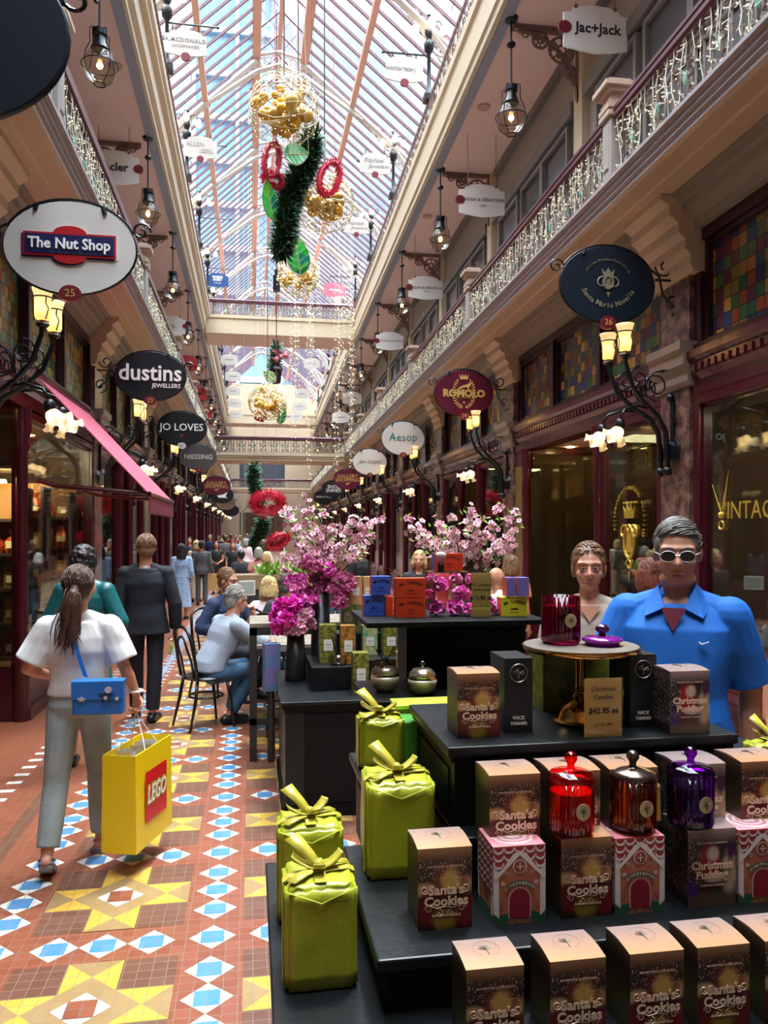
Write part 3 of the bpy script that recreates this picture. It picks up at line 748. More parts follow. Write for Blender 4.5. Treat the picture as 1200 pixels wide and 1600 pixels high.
# ---------------------------------------------------------------- lantern lamps hung from the gallery ceiling
M_LGLASS = pane_mat('lantern_glass', '#f2ece4', .05)
M_LBULB = mat('lantern_bulb', '#fff0c0', .3, emit='#ffd773', es=40)
def lantern(lab, grp):
    t = thing('hanging_lantern', lab, 'lamp', (0,0,0), 0, grp)       # origin at the ceiling
    b = MB(); b.lathe([(.0,-.06),(.09,-.05),(.11,-.0)], 12); b.lathe([(.055,-.43),(.07,-.4),(.055,-.37)], 10); b.cyl((0,0,-.05),(0,0,-1.02), .017, n=6); b.build('rod', M_BLACK, t)
    b = MB(); b.lathe([(0.03,-1.0),(.1,-1.03),(.1,-1.1),(.075,-1.12),(.085,-1.2),(.12,-1.28),(.1,-1.3)], 14); b.build('cap', M_BLACK, t, auto=40)
    g = MB(); g.lathe([(.09,-1.28),(.17,-1.36),(.215,-1.48),(.215,-1.55),(.17,-1.66),(.07,-1.74)], 18); g.build('glass_globe', M_LGLASS, t, smooth=True)
    b = MB(); b.ring((0,0,-1.5), .235, .009, (1,0,0), (0,1,0), 20, 4); b.ring((0,0,-1.75), .075, .012, (1,0,0), (0,1,0), 14, 4)
    for i in range(4):
        a = PI/4+PI/2*i; c, s_ = math.cos(a), math.sin(a)
        b.tube([(c*r,s_*r,z) for r, z in ((.1,-1.02),(.15,-1.06),(.15,-1.25),(.21,-1.38),(.235,-1.5),(.2,-1.63),(.075,-1.75))], .008, 4)
    b.build('wire_cage', M_BLACK, t)
    b = MB(); b.sph((0,0,-1.5), .042, 10, 6); b.build('bulb', M_LBULB, t, smooth=True); return t
M_ROSE = mat('ceiling_speaker', '#b98f7e', .6)
for sd, q in SIDES.items():
    sg = q['sg']; root = None
    for k in range(0, NB):
        lab = 'black caged glass lantern hanging from the pink ceiling, %s from the front on the %s' % (ORD[k], q['nm'])
        y = {'L': 11.0, 'R': 11.45}[sd]+5*k; x = {'L': -1.99, 'R': 3.57}[sd]
        if root is None: root = lantern(lab, 'hanging gallery lanterns'); ch = tree(root); root.location = (x,y,ZC); (toR(root) if sd == 'R' else 0)
        else: dup(root, (x,y,ZC), None, lab, side=sd, ch=ch)
for i, (u, v, d, sd) in enumerate(((756,166,14.6,'R'),(668,337,19.5,'R'),(180,102,11,'L'),(232,301,18.0,'L'))):
    p = P(u, v, d); k = (ZC-HC)/(p.z-HC); p = P(u, v, d*k)
    b = MB(); b.cyl((0,0,-.03),(0,0,0), .12, n=16); o = tag(b.build('ceiling_disc', M_ROSE), ['pale round ceiling speaker beside the right lanterns','brown round ceiling vent beyond the second right lantern','pink round ceiling speaker behind the nearest left lantern','brown round ceiling disc above the second left lantern'][i], 'ceiling speaker', 'round fittings in the gallery ceilings'); o.location = (p.x, p.y, ZC)
# ---------------------------------------------------------------- wall sconces
def cup():
    m = bpy.data.materials.new('sconce_glass'); m.use_nodes = True; t = NT(m); b = t.n['Principled BSDF']; b.inputs['Base Color'].default_value = lin('#f6e6c4'); b.inputs['Roughness'].default_value = .3
    b.inputs['Emission Color'].default_value = lin('#ffd08a'); b.inputs['Emission Strength'].default_value = .32
    tr = t.new('ShaderNodeBsdfTranslucent'); tr.inputs[0].default_value = lin('#fff0d4'); mx = t.new('ShaderNodeMixShader'); mx.inputs[0].default_value = .6
    t.link(b.outputs[0], mx.inputs[1]); t.link(tr.outputs[0], mx.inputs[2]); t.link(mx.outputs[0], t.n['Material Output'].inputs[0]); return m
M_CUP = cup()
M_HOT = mat('sconce_bulb', '#fff6d8', .35, emit='#ffdfa6', es=22)
def sconce(lab, grp, sg):
    """origin on the pillar face at the mount; o = outward"""
    t = thing('wall_sconce', lab, 'lamp', (0,0,0), 0, grp); o_ = -sg
    b = MB(); b.lathe([(.03,-.02),(.07,0),(.1,.0)], 10) if False else None
    b.cyl((0,0,-.02),(o_*.03,0,-.02), .11, .1, n=16); b.cyl((o_*.03,0,-.02),(o_*.07,0,-.02), .07, .06, n=16)
    b.tube([(o_*.02,0,-.05),(o_*.02,0,.42)], .022, 6); b.sph((o_*.04,0,.44), .04, 8, 5); b.bx(o_*.0, o_*.09, -.09, .09, -.12, .0); b.build('wall_plate', M_BLACK, t, auto=40)
    for s_ in (-1, 1):
        y = s_*.06; y2 = s_*.17
        a = MB(); path = [(o_*.10,y,-.2),(o_*.11,y,-.05),(o_*.12,y*1.1,.12),(o_*.2,y*1.3,.26),(o_*.34,y2*.7,.36),(o_*.47,y2*.9,.5),(o_*.54,y2,.7),(o_*.55,y2,.78)]
        a.tube(path, [.026,.026,.026,.025,.023,.02,.018,.02], 8); a.sph((o_*.10,y,-.22), .045, 10, 6); ar = a.build('uplight_arm', M_BLACK, t, smooth=True)
        g = MB(); g.lathe([(.02,.0),(.05,.01),(.058,.03),(.058,.16),(.066,.2),(.078,.235),(.072,.235),(.055,.19),(.05,.03),(.0,.02)], 16, (o_*.55,y2,.8)); g.build('uplight_glass', M_CUP, ar, smooth=True)
        g = MB(); g.sph((o_*.55,y2,.9), .034, 8, 6); g.build('uplight_bulb', M_HOT, ar, smooth=True)
        g = MB(); g.ring((o_*.55,y2,.965), .072, .006, (1,0,0), (0,1,0), 16, 4)
        for i in range(3):
            an = i*2.1+s_; g.tube([(o_*.55+.06*math.cos(an),y2+.06*math.sin(an),.8),(o_*.55+.066*math.cos(an+.3),y2+.066*math.sin(an+.3),.88),(o_*.55+.06*math.cos(an),y2+.06*math.sin(an),.92),(o_*.55+.075*math.cos(an),y2+.075*math.sin(an),.97)], .005, 4)
        g.lathe([(.03,.75),(.05,.77),(.03,.8)], 10, (o_*.55,y2,0)); g.build('glass_holder', M_BLACK, ar)
        a = MB(); a.tube([(o_*.28,y2*.6,.32),(o_*.42,y2*.8,.34),(o_*.55,y2,.3),(o_*.60,y2*1.1,.22)], .012, 6); a.lathe([(.02,.0),(.04,-.02),(.045,-.07),(.03,-.1)], 10, (o_*.6,y2*1.1,.22)); dn = a.build('downlight_arm', M_BLACK, t, smooth=True)
        g = MB(); TL = Matrix.Rotation(-.6*o_, 3, 'Y'); rows = []
        for r_, z_, am in ((.03,.0,0),(.052,-.03,0),(.06,-.07,.05),(.08,-.1,.12),(.112,-.115,.2)):
            rows.append([Vector((o_*.6,y2*1.1,.14))+TL @ Vector((r_*(1+am*.5*math.cos(6*2*PI*j/36))*math.cos(2*PI*j/36), r_*(1+am*.5*math.cos(6*2*PI*j/36))*math.sin(2*PI*j/36), z_+am*.13*math.cos(6*2*PI*j/36+.6))) for j in range(36)])
        g.add([v for r_ in rows for v in r_], [(i*36+j, i*36+(j+1)%36, (i+1)*36+(j+1)%36, (i+1)*36+j) for i in range(4) for j in range(36)]); g.build('flower_shade', M_CUP, dn, smooth=True)
        g = MB(); g.sph((o_*.635,y2*1.1,.075), .03, 8, 6); g.build('downlight_bulb', M_HOT, dn, smooth=True)
    b = MB()
    for s_ in (-1, 1):
        b.spiral((o_*.22,s_*.09,.52), .13, .03, -PI/2, 1.5, (o_,0,0), (0,0,1), .008, 5, 20)
        b.spiral((o_*.40,s_*.12,.58), .1, .02, PI/2, -1.6, (o_,0,0), (0,0,1), .008, 5, 20)
        b.spiral((o_*.1,s_*.03,.5), .2, .16, -.3, .55, (o_,0,0), (0,0,1), .008, 5, 14)
    b.build('scrollwork', M_BLACK, t); return t
for sd, q in SIDES.items():
    sg = q['sg']; root = None
    for k in range(0 if sd == 'R' else 0, NB):
        lab = {('R',0): 'nearest right wall sconce, below the dark blue oval sign', ('L',0): 'nearest left wall sconce, below the nut shop sign'}.get((sd,k), 'black scrolled wall sconce, %s from the front on the %s' % (ORD[k], q['nm']))
        l = (sg*q['xp'], q['y0']+5*k, 2.52)
        if root is None: root = sconce(lab, 'scrolled sconces on the pillars', sg); ch = tree(root); root.location = l; (toR(root) if sd == 'R' else 0)
        else: dup(root, l, None, lab, side=sd, ch=ch)
# ---------------------------------------------------------------- goods in the nut shop's side window
xs0, xs1, ysh = -3.0, -2.2, 8.32
t = thing('shelf_unit', 'dark shelf unit of nut hampers in the left shop window', 'shelf unit', (-2.6, ysh, .5)); M_DW = mat('dark_shelf_wood', '#2c1c16', .5)
for z in (.0,.34,.68,1.02,1.36): b = MB(); b.bx(-.4,.4,-.13,.25,z,z+.03); b.build('shelf', M_DW, t)
for x in (-.4,.37): b = MB(); b.bx(x,x+.03,-.13,.25,.03,1.7); b.build('side_panel', M_DW, t)
b = MB(); b.bx(-.37,.37,.22,.25,.03,1.7); b.build('back_panel', mat('lit_shelf_back', '#a8743a', .6), t)
M_HAMP = [mat('gold_hamper', '#b5945a', .4, var='#7a5a34', vs=40), mat('red_cellophane', '#b3261e', .2, var='#d86a2a', vs=25), mat('brown_nut_box', '#6a4526', .6, var='#8a6438', vs=60)]
rn = random.Random(12)
for lv, z in enumerate((.53,.87,1.21,1.55)):
    for i in range(4):
        m = M_HAMP[(lv*2+i//2) % 3]; nm = ['gold box','red wrapped hamper','brown carton'][(lv*2+i//2) % 3]
        o = thing('nut_hamper', '%s, %s from the left on the %s shelf of the nut window' % (nm, ORD[i], ['lowest','second lowest','second highest','highest'][lv]), 'hamper', (-2.87+i*.18, ysh+.03, z), 0, 'hampers in the nut shop window')
        b = MB(); h = rn.uniform(.17,.27)
        if m is M_HAMP[1]: b.lathe([(.06,0),(.08,.05),(.075,.12),(.02,.18),(.05,.23),(0,.22)], 12, flute=.12, fn=5)
        else: b.bx(-.075,.075,-.07,.07,0,h)
        b.build('pack', m, o, auto=40); b = MB(); b.bx(-.05,.05,-.083,-.071,.05,.12); b.build('label', mat('cream_letter_panel', '#d8c8a0', .5), o)
for (cx, cy, wd, n, nm_) in ((-2.52, 9.15, .30, 3, 'middle'), (-2.72, 10.45, .5, 5, 'far')):
    t = thing('shelf_unit', 'dark shelf unit of nut hampers, %s one behind the front window' % nm_, 'shelf unit', (cx, cy, .0))
    for z in (.86,1.22,1.58,1.94): b = MB(); b.bx(-wd,wd,-.12,.2,z-.03,z); b.build('shelf', M_DW, t)
    for x in (-wd,wd-.03): b = MB(); b.bx(x,x+.03,-.1,.2,.0,2.25); b.build('upright', M_DW, t)
    b = MB(); b.bx(-wd,wd,.2,.22,.3,2.3); b.build('back_panel', mat('lit_shelf_back', ''), t)
    for lv, z in enumerate((.86,1.22,1.58,1.94)):
        for i in range(n):
            k = (lv+i//2) % 3; m = M_HAMP[k]; nm = ['gold box','red wrapped hamper','brown carton'][k]
            o = thing('nut_hamper', '%s, %s on the %s shelf, %s nut display' % (nm, ORD[i], ['lowest','second lowest','second highest','highest'][lv], nm_), 'hamper', (cx-wd+.12+i*(2*wd-.24)/(n-1), cy+.03, z), 0, 'hampers in the nut shop front displays')
            b = MB(); h = rn.uniform(.17,.27)
            if k == 1: b.lathe([(.06,0),(.085,.05),(.08,.13),(.02,.2),(.05,.25),(0,.24)], 12, flute=.12, fn=5)
            else: b.bx(-.075,.075,-.07,.07,0,h)
            b.build('pack', m, o, auto=40); b = MB(); b.bx(-.05,.05,-.095 if k == 1 else -.076,-.07,.05,.13); b.build('label', mat('cream_letter_panel', '#d8c8a0', .5), o)
b = MB(); b.bx(-3.25,-2.14, 7.83, 7.85, 2.38, 2.87); o = b.build('blind', mat('maroon_blind', '#3c0f24', .7), nutshop); o.location = (0,-(6.3+.26),0)
b = MB(); b.bx(-3.25,-2.14, 7.86, 8.6, 2.36, 2.38); o = b.build('window_soffit', mat('cream_soffit', '#d8c4a0', .6), nutshop); o.location = (0,-(6.3+.26),0)
L = bpy.data.lights.new('nut_front_light', 'AREA'); L.shape = 'RECTANGLE'; L.size = .3; L.size_y = 2; L.energy = 60; L.color = (1,.78,.5); o = link('nut_front_light', L); o.location = (-2.35, 9.3, 2.85); o.rotation_euler = (.45, 0, 0)
L = bpy.data.lights.new('nut_shop_light', 'AREA'); L.energy = 40; L.size = .4; L.color = (1,.78,.5); o = link('nut_shop_light', L); o.location = (-2.45, 7.93, 2.33); o.rotation_euler = (.6, 0, 0)
L = bpy.data.lights.new('perfumery_light', 'AREA'); L.energy = 40; L.size = .8; L.color = (1,.78,.48); o = link('perfumery_light', L); o.location = (4.6, 7.6, 2.9); toR(o)
L = bpy.data.lights.new('watch_shop_fill', 'AREA'); L.energy = 22; L.size = .8; L.color = (1,.8,.6); o = link('watch_shop_fill', L); o.location = (4.6, 4.9, 2.9); toR(o)  # fill light added so the red back wall shows
# gilt boxes on the perfumery's wall shelves
for lv, z in enumerate((.93,1.38,1.83,2.28)):
    for i in range(5):
        o = thing('perfume_box', 'cream and gold perfume box, %s along the %s wall shelf' % (ORD[i], ['lowest','second','third','highest'][lv]), 'box', (3.57+1.74, 7.05+i*.29, z), 0, 'perfume boxes on the lit wall shelves'); toR(o)
        b = MB(); b.bx(-.06,.06,-.08,.08,0,.24); b.build('carton', mat('cream_gold_carton', '#d8b878', .4), o); b = MB(); b.bx(-.063,-.06,-.05,.05,.07,.17); b.build('label', mat('cream_letter_panel', '#e0d2a8', .5), o)
# ---------------------------------------------------------------- oval hanging signs
M_OWHITE = mat('oval_white', '#cfc9c0', .4); M_ODARK = mat('oval_navy', '#14202c', .3); M_OBLK = mat('oval_black', '#15181d', .35); M_OGREY = mat('oval_grey', '#4c4a48', .4)
M_OMAR = mat('oval_maroon', '#571329', .3); M_GOLD = mat('gold_paint', '#c9a55a', .4, metal=.2); M_BADGE = mat('badge_maroon', '#6a1722', .35)
M_TW = mat('sign_white_letter', '#efece6', .4); M_TK = mat('sign_black_letter', '#26242a', .5); M_TG = mat('sign_grey_letter', '#77736e', .5); M_TEAL = mat('teal_letter', '#2f6f70', .4); M_REDL = mat('red_sign_panel', '#b0161f', .35); M_NAVYP = mat('navy_sign_panel', '#151c4a', .35)
def ell(rx, rz, n=40): return [(rx*math.cos(2*PI*i/n), rz*math.sin(2*PI*i/n)) for i in range(n)]
def oval(u, v, d, ru, rv, m, rim, label, lines=(), num=None, deco=None, nm='L', badge=None):
    p = P(u, v, d); rx, rz = ru*d/F/cT, rv*d/F
    t = thing('oval_sign', label, 'sign', p, RZ if nm == 'R' else 0, 'oval shop signs over the arcade')
    b = MB(); b.prism([(x,-.0,z) for x, z in ell(rx,rz)], (0,.03,0)); b.build('board', m, t, auto=40)
    b = MB(); b.tube([(x*1.0,.015,z*1.0) for x, z in ell(rx,rz)], .013*max(1,rx/.45), 5, closed=True); b.build('rim', rim, t, smooth=True)
    sg = 1 if nm == 'R' else -1; b = MB(); L = .95-rx*.0
    arc = [(rx*1.03*math.cos(a), .015, rz*1.06*math.sin(a)) for a in [PI*.12+PI*.76*i/14 for i in range(15)]]
    b.tube(arc, .012, 5)
    for s_ in (-.5, .5): b.tube([(rx*s_,-.005,rz*.9),(rx*s_*1.06,-.005,rz*.76)], .016, 5)
    b.tube([(sg*rx*.95,.015,rz*.45),(sg*rx*1.12,.015,rz*.3),(sg*rx*1.2,.015,rz*-.2),(sg*rx*1.45,.015,-rz*.5)], .012, 5)
    b.spiral((sg*rx*1.24,.015,rz*.55), .09, .02, PI, 1.2, (1,0,0), (0,0,1), .01, 4); b.spiral((sg*rx*1.4,.015,-rz*.42), .1, .02, -PI/2, 1.2, (1,0,0), (0,0,1), .01, 4)
    b.spiral((-sg*rx*1.08,.015,rz*.45), .07, .015, 0, 1.3, (1,0,0), (0,0,1), .009, 4)
    b.tube([(sg*rx*1.03,.015,rz*.2),(sg*(rx+.22),.015,rz*.2)], .012, 5); b.build('iron_hanger', M_BLACK, t)
    for (body, size, tm, x, z, kw) in lines:
        text(body, size, tm, (x*rx, -.004, z*rz), t, **kw)
    if num:
        br = rx*.17; b = MB(); b.prism([(x,-.012,z-rz*1.0) for x, z in ell(br, br*.78, 20)], (0,.05,0)); bd = b.build('number_badge', badge or M_BADGE, t, auto=40)
        text(num, br*1.0, M_GOLD if badge is None else M_TK, (0,-.015,-rz*1.0), bd)
    if deco: deco(t, rx, rz)
    return t
def nut(t, rx, rz):
    k = rx; b = MB(); w, h = .70*k, .185*k
    pts = [(-w,-h),(-.25*k,-h)]+[(-.25*k*math.cos(PI*i/10), -h-.115*k*math.sin(PI*i/10)) for i in range(1,10)]+[(.25*k,-h),(w,-h),(w,h),(.25*k,h)]+[(.25*k*math.cos(PI*i/10), h+.115*k*math.sin(PI*i/10)) for i in range(1,10)]+[(-.25*k,h),(-w,h)]
    z0 = .03*k
    g = MB(); g.prism([(x*1.05,-.006,z*1.08+z0) for x, z in pts], (0,.006,0)); g.build('sign_outline', mat('pale_outline', '#d9cfc8', .4), t)
    g = MB(); g.prism([(x-.012,-.012,z+z0-.012) for x, z in pts], (0,.006,0)); g.build('sign_shadow_panel', M_NAVYP, t)
    b.prism([(x,-.02,z+z0) for x, z in pts], (0,.008,0)); b.build('red_panel', M_REDL, t)
    b = MB(); b.bx(-w*.96, w*.96, -.026, -.02, z0-h*.82, z0+h*.82); b.build('navy_panel', M_NAVYP, t)
    text('The Nut Shop', .235*k, M_TW, (0,-.028,z0), t, wx=.92, bold=.0025, ext=.008)
def crest(t, rx, rz):
    b = MB(); b.ring((0,-.006,.02), .1*rx, .012, n=20, k=5, r2=.16*rz); b.prism([(-.1*rx,-.008,.2*rz),(.1*rx,-.008,.2*rz),(.14*rx,-.008,.42*rz),(.06*rx,-.008,.32*rz),(0,-.008,.45*rz),(-.06*rx,-.008,.32*rz),(-.14*rx,-.008,.42*rz)], (0,.006,0))
    b.spiral((-.13*rx,-.006,.05*rz), .06, .02, 0, 1, (1,0,0), (0,0,1), .007, 4); b.spiral((.13*rx,-.006,.05*rz), .06, .02, PI, -1, (1,0,0), (0,0,1), .007, 4)
    b.prism([(-.06*rx,-.008,-.1*rz),(.06*rx,-.008,-.1*rz),(.05*rx,-.008,.14*rz),(-.05*rx,-.008,.14*rz)], (0,.006,0)); b.prism([(-.04*rx,-.008,-.2*rz),(.04*rx,-.008,-.2*rz),(0,-.008,-.34*rz)], (0,.006,0)); b.build('gilt_crest', mat('dull_gilt', '#7d7461', .4), t)
    mm = mat('dull_gilt', '')
    s = 'Santa Maria Novella'
    for i, c in enumerate(s):
        a = PI*1.13+PI*.74*i/(len(s)-1)
        if c != ' ': text(c, .15*rx, mm, (.55*rx*math.cos(a), -.004, .08*rz+.62*rz*math.sin(a)), t, ry=-(a-1.5*PI), rx=PI/2, bold=.001)
    s = 'Officina Profumo-Farmaceutica'
    for i, c in enumerate(s):
        a = PI*.86-PI*.72*i/(len(s)-1)
        if c != ' ': text(c, .075*rx, mm, (.50*rx*math.cos(a), -.004, .12*rz+.55*rz*math.sin(a)), t, ry=-(a-PI/2))
def romolo(t, rx, rz):
    for s_ in (-1, 1):
        b = MB()
        for i in range(13):
            a = -PI/2+.25+i*2.25/12; x, z = s_*.38*rx*math.cos(a), .0+.68*rz*math.sin(a)
            b.sph((x,-.006,z), (.045*rx,.006,.018*rx), 6, 4, Matrix.Rotation(-s_*(a+.9) if s_ > 0 else (a+.9), 3, 'Y'))
            b.sph((x*.86,-.006,z*.88), (.04*rx,.006,.015*rx), 6, 4, Matrix.Rotation(-s_*(a+.2) if s_ > 0 else (a+.2), 3, 'Y'))
        b.build('gilt_wreath_branch', M_GOLD, t)
    b = MB(); k = rx
    b.prism([(-.13*k,-.006,.6*rz),(.13*k,-.006,.6*rz),(.17*k,-.006,.82*rz),(.09*k,-.006,.7*rz),(.06*k,-.006,.84*rz),(0,-.006,.7*rz),(-.06*k,-.006,.84*rz),(-.09*k,-.006,.7*rz),(-.17*k,-.006,.82*rz)], (0,.006,0)); b.build('gilt_crown', M_GOLD, t)
    b = MB(); pts = [(-.25,.12),(-.2,.17),(-.06,.24),(.1,.29),(.2,.36),(.25,.32),(.22,.25),(.17,.19),(.16,.12),(.13,.12),(.12,.19),(.02,.19),(-.08,.16),(-.14,.11),(-.17,.12),(-.13,.17),(-.2,.15)]
    b.prism([(x*k,-.006,z*k) for x, z in pts], (0,.006,0)); b.build('gilt_animal', M_GOLD, t)
    b = MB(); b.bx(-.4*k,.4*k,-.006,0,.085*k,.1*k); b.bx(-.34*k,.34*k,-.006,0,-.17*k,-.16*k); b.prism([(.05*k*math.sin(2*PI*i/10)*(1 if i%2==0 else .45),-.006,-.42*rz+.05*k*math.cos(2*PI*i/10)*(1 if i%2==0 else .45)) for i in range(10)], (0,.006,0)); b.build('gilt_lines', M_GOLD, t)
def hand(t, rx, rz):
    b = MB(); b.prism([(-.1*rx,-.006,-.55*rz),(.05*rx,-.006,-.5*rz),(.2*rx,-.006,-.3*rz),(.17*rx,-.006,-.28*rz),(.02*rx,-.006,-.38*rz),(-.1*rx,-.006,-.36*rz)], (0,.005,0)); b.build('pointing_hand', M_GOLD, t)
def bird(t, rx, rz):
    b = MB(); b.prism([(-.6*rx,-.006,.25*rz),(-.1*rx,-.006,.1*rz),(.5*rx,-.006,.4*rz),(.3*rx,-.006,-.1*rz),(.5*rx,-.006,-.35*rz),(-.3*rx,-.006,-.3*rz)], (0,.005,0)); b.build('white_emblem', M_TW, t)
oval(-88, 40, 2.85, 180, 146, M_ODARK, M_ODARK, 'dark navy oval sign cut off at the top left corner')
oval(110, 387, 5.6, 97, 72, M_OWHITE, M_BLACK, 'cream oval nut shop sign with red and navy panel', num='25', deco=nut)
oval(235, 588, 10.3, 53, 38, M_OBLK, M_BLACK, 'black oval sign with raised white rounded lettering, left side', [('dustins', .30, M_TW, 0, .12, dict(ext=.012, bold=.005, wx=.95)), ('JEWELLERS', .075, M_TW, .45, -.38, dict(ext=.006, bold=.001))], num='23')
oval(284, 670, 14.9, 37, 26.5, M_OBLK, M_BLACK, 'black oval sign with thin white capitals and red dot', [('JO LOVES', .19, M_TW, 0, .08, dict(bold=.002)), ('•', .2, M_REDL, 0, -.42, {})], num='21', badge=M_OWHITE)
oval(310, 714, 19.6, 28, 20.5, M_OGREY, M_TAUPE, 'grey oval sign with pale spaced capitals, left side', [('NIESSING', .165, mat('pale_letter', '#cfc6b8', .4), 0, 0, dict(bold=.002))], num='19')
oval(338, 759, 24.5, 21, 14.5, M_OMAR, M_BLACK, 'maroon oval sign with gold lettering on the left', [('GALLERY', .15, M_GOLD, 0, .28, {}), ('SHOPPING', .15, M_GOLD, 0, -.1, {})], deco=hand)
oval(347, 774, 29, 17, 12, M_OBLK, M_BLACK, 'small black oval sign with white emblem, far left', deco=bird)
oval(353, 786, 33, 14, 10, M_OWHITE, M_TAUPE, 'small white oval sign with script, far left')
oval(361, 798, 38, 12, 8.5, M_OBLK, M_BLACK, 'smallest black oval sign, farthest on the left')
oval(950, 445, 6.95, 76, 59, M_ODARK, M_BLACK, 'dark blue oval sign with gilt crest, nearest on the right', num='26', deco=crest, nm='R')
oval(725, 614, 11.9, 46, 35.5, M_OMAR, M_BLACK, 'maroon oval sign with gilt wreath, crown and running animal', [('ROMOLO', .15, M_GOLD, 0, -.03, dict(bold=.008))], num='24', deco=romolo, nm='R')
oval(630, 685, 16.9, 33, 26, M_OWHITE, M_TEAL, 'cream oval sign with teal lettering and teal rim', [('Aesop', .24, M_TEAL, 0, .05, {})], num='22', nm='R')
oval(578, 722, 21.8, 26, 20, M_OWHITE, M_TAUPE, 'white oval sign with thin grey script, right side', [('Jan Logan', .15, M_TG, 0, .05, dict(shear=.4, wx=1.1))], num='20', nm='R')
oval(543, 749, 26.5, 21, 16, M_OMAR, M_BLACK, 'maroon oval sign with gold lettering on the right', [('GALLERY', .17, M_GOLD, 0, .3, {}), ('SHOPPING', .17, M_GOLD, 0, -.08, {})], deco=hand, nm='R')
oval(521, 764, 31, 18, 13, M_OBLK, M_BLACK, 'black oval sign with white two-line lettering, right side', [('SHOE', .19, M_TW, 0, .25, {}), ('SHINES', .19, M_TW, 0, -.2, {})], nm='R')
oval(506, 777, 36, 15, 11.5, M_OBLK, M_BLACK, 'small black oval sign behind the shoe shine sign', [('BARK & WILL', .12, M_TW, 0, .05, {})], nm='R')
# ---------------------------------------------------------------- white plaques hung from the gallery ceilings
def plaque_pts(w, h): 
    return [(-w,-h*.8),(-w*.5,-h*.92),(0,-h),(w*.5,-h*.92),(w,-h*.8),(w,h*.62),(w*.78,h*.66),(w*.7,h*.86),(w*.35,h*.97),(0,h),(-w*.35,h*.97),(-w*.7,h*.86),(-w*.78,h*.66),(-w,h*.62)]
def plaque(u, v, d, wp, hp, label, lines, m=None, top=None, side='L', badge=None, mb=None):
    p = P(u, v, d); w, h = wp*d/F/2, hp*d/F/2
    t = thing('hanging_plaque', label, 'sign', p, RZ if side == 'R' else 0, 'plaques hung over the galleries' if top else 'plaques on the roof lamp standards')
    b = MB(); b.prism([(x,-.015,z) for x, z in plaque_pts(w, h)], (0,.03,0)); b.build('board', m or (M_WHITE if top else mat('darkened_white_plaque', '#b4aea6', .5)), t, auto=40)  # roof boards get a darker white to offset the strong light up there
    if top:
        for s_ in (-.62, .62): b = MB(); b.tube([(s_*w,0,h*.85),(s_*w,0,top-p.z)], .006, 4); b.cyl((s_*w,-.02,h*.9),(s_*w,.02,h*.9), .03, n=8); b.build('hanging_rod', M_BRK, t)
    else:
        for s_ in (-.62, .62): b = MB(); b.tube([(s_*w,0,h*.85),(s_*w,0,h*1.3)], .012, 4); b.build('hanging_hook', M_BLACK, t)
    if badge:
        bw, (bx_, bz_) = .09, badge; b = MB(); b.prism([(bx_*w+x,-.025,bz_*h+z) for x, z in ell(bw,bw*.9,18)], (0,.05,0)); b.build('number_badge', M_BADGE, t, auto=40)
    for (body, size, tm, x, z, kw) in lines:
        if body: text(body, size, tm, (x*w,-.018,z*h), t, **kw)
        else: b = MB(); b.bx((x-.5)*w,(x+.5)*w,-.018,-.015,z*h-size*.22,z*h+size*.22); b.build('printed_line', tm, t)     # print too small to read
    return t
BL = (-.96, 0); BR_ = (1.0, 0)
plaque(930, 47, 10.4, 104, 74, 'white plaque with dark rounded lettering, nearest on the right gallery', [('Jac+Jack', .19, M_TK, .08, .02, dict(bold=.004))], top=ZC, side='R', badge=BL)
plaque(753, 314, 15.3, 73, 51, 'second white plaque along the right gallery, beside a lantern', [('SARAH & SEBASTIAN', .09, M_TG, .05, .05, dict(bold=.002)), ('SYDNEY', .04, M_TG, .05, -.3, {})], top=ZC, side='R', badge=BL)
plaque(665, 450, 20.5, 54, 37, 'third white plaque along the right gallery', [('SARAH & SEBASTIAN', .09, M_TG, .05, .0, dict(bold=.002)), ('SYDNEY', .04, M_TG, .05, -.3, {})], top=ZC, side='R', badge=BL)
plaque(609, 533, 25.5, 43, 29, 'fourth white plaque along the right gallery', [('VICTORIA & WOODS', .09, M_TG, 0, 0, {})], top=ZC, side='R', badge=BL)
plaque(550, 622, 35, 30, 20, 'sixth pale plaque along the right gallery', [('', .09, M_TG, 0, 0, {})], top=ZC, side='R')
plaque(532, 652, 40, 27, 18, 'farthest pale plaque along the right gallery', [('', .09, M_TG, 0, 0, {})], top=ZC, side='R')
plaque(178, 262, 15, 74, 54, 'white plaque with bold dark lettering, nearest on the left gallery', [('Acler', .22, M_TK, .05, .02, dict(bold=.006))], top=ZC, badge=BR_)
plaque(268, 509, 25, 42, 31, 'white plaque with grey serif lettering on the left gallery', [('Aje.', .24, M_TG, -.05, .02, dict(bold=.002))], top=ZC, badge=BR_)
for u, v, d, w_, h_, lb, tx in ((290,568,30,36,26,'first red plaque along the left gallery','CAMILLA'),(307,615,35,31,22,'second red plaque along the left gallery','CAMILLA'),(318,646,40,26,18,'farthest red plaque along the left gallery','CAMILLA')):
    plaque(u, v, d, w_, h_, lb, [('', .2, M_TK, 0, 0, {})], m=mat('red_plaque', '#b8383a', .45), top=ZC)
plaque(290, 68, 15.75, 64, 42, 'white plaque on the nearest left lamp standard', [('A.MCDONALD', .11, M_TG, 0, .2, dict(bold=.002, sp=1.15)), ('SHOEMAKER', .085, M_TG, 0, -.25, dict(sp=1.15))], badge=(0,-1))
plaque(313, 231, 20.7, 51, 35, 'white plaque on the second left lamp standard', [('ALLEN', .16, M_TG, -.3, .25, {}), ('TAILORS &', .06, M_TG, .35, -.2, {}), ('ALTERATIONS', .055, M_TG, .35, -.42, {})], badge=(0,-1))
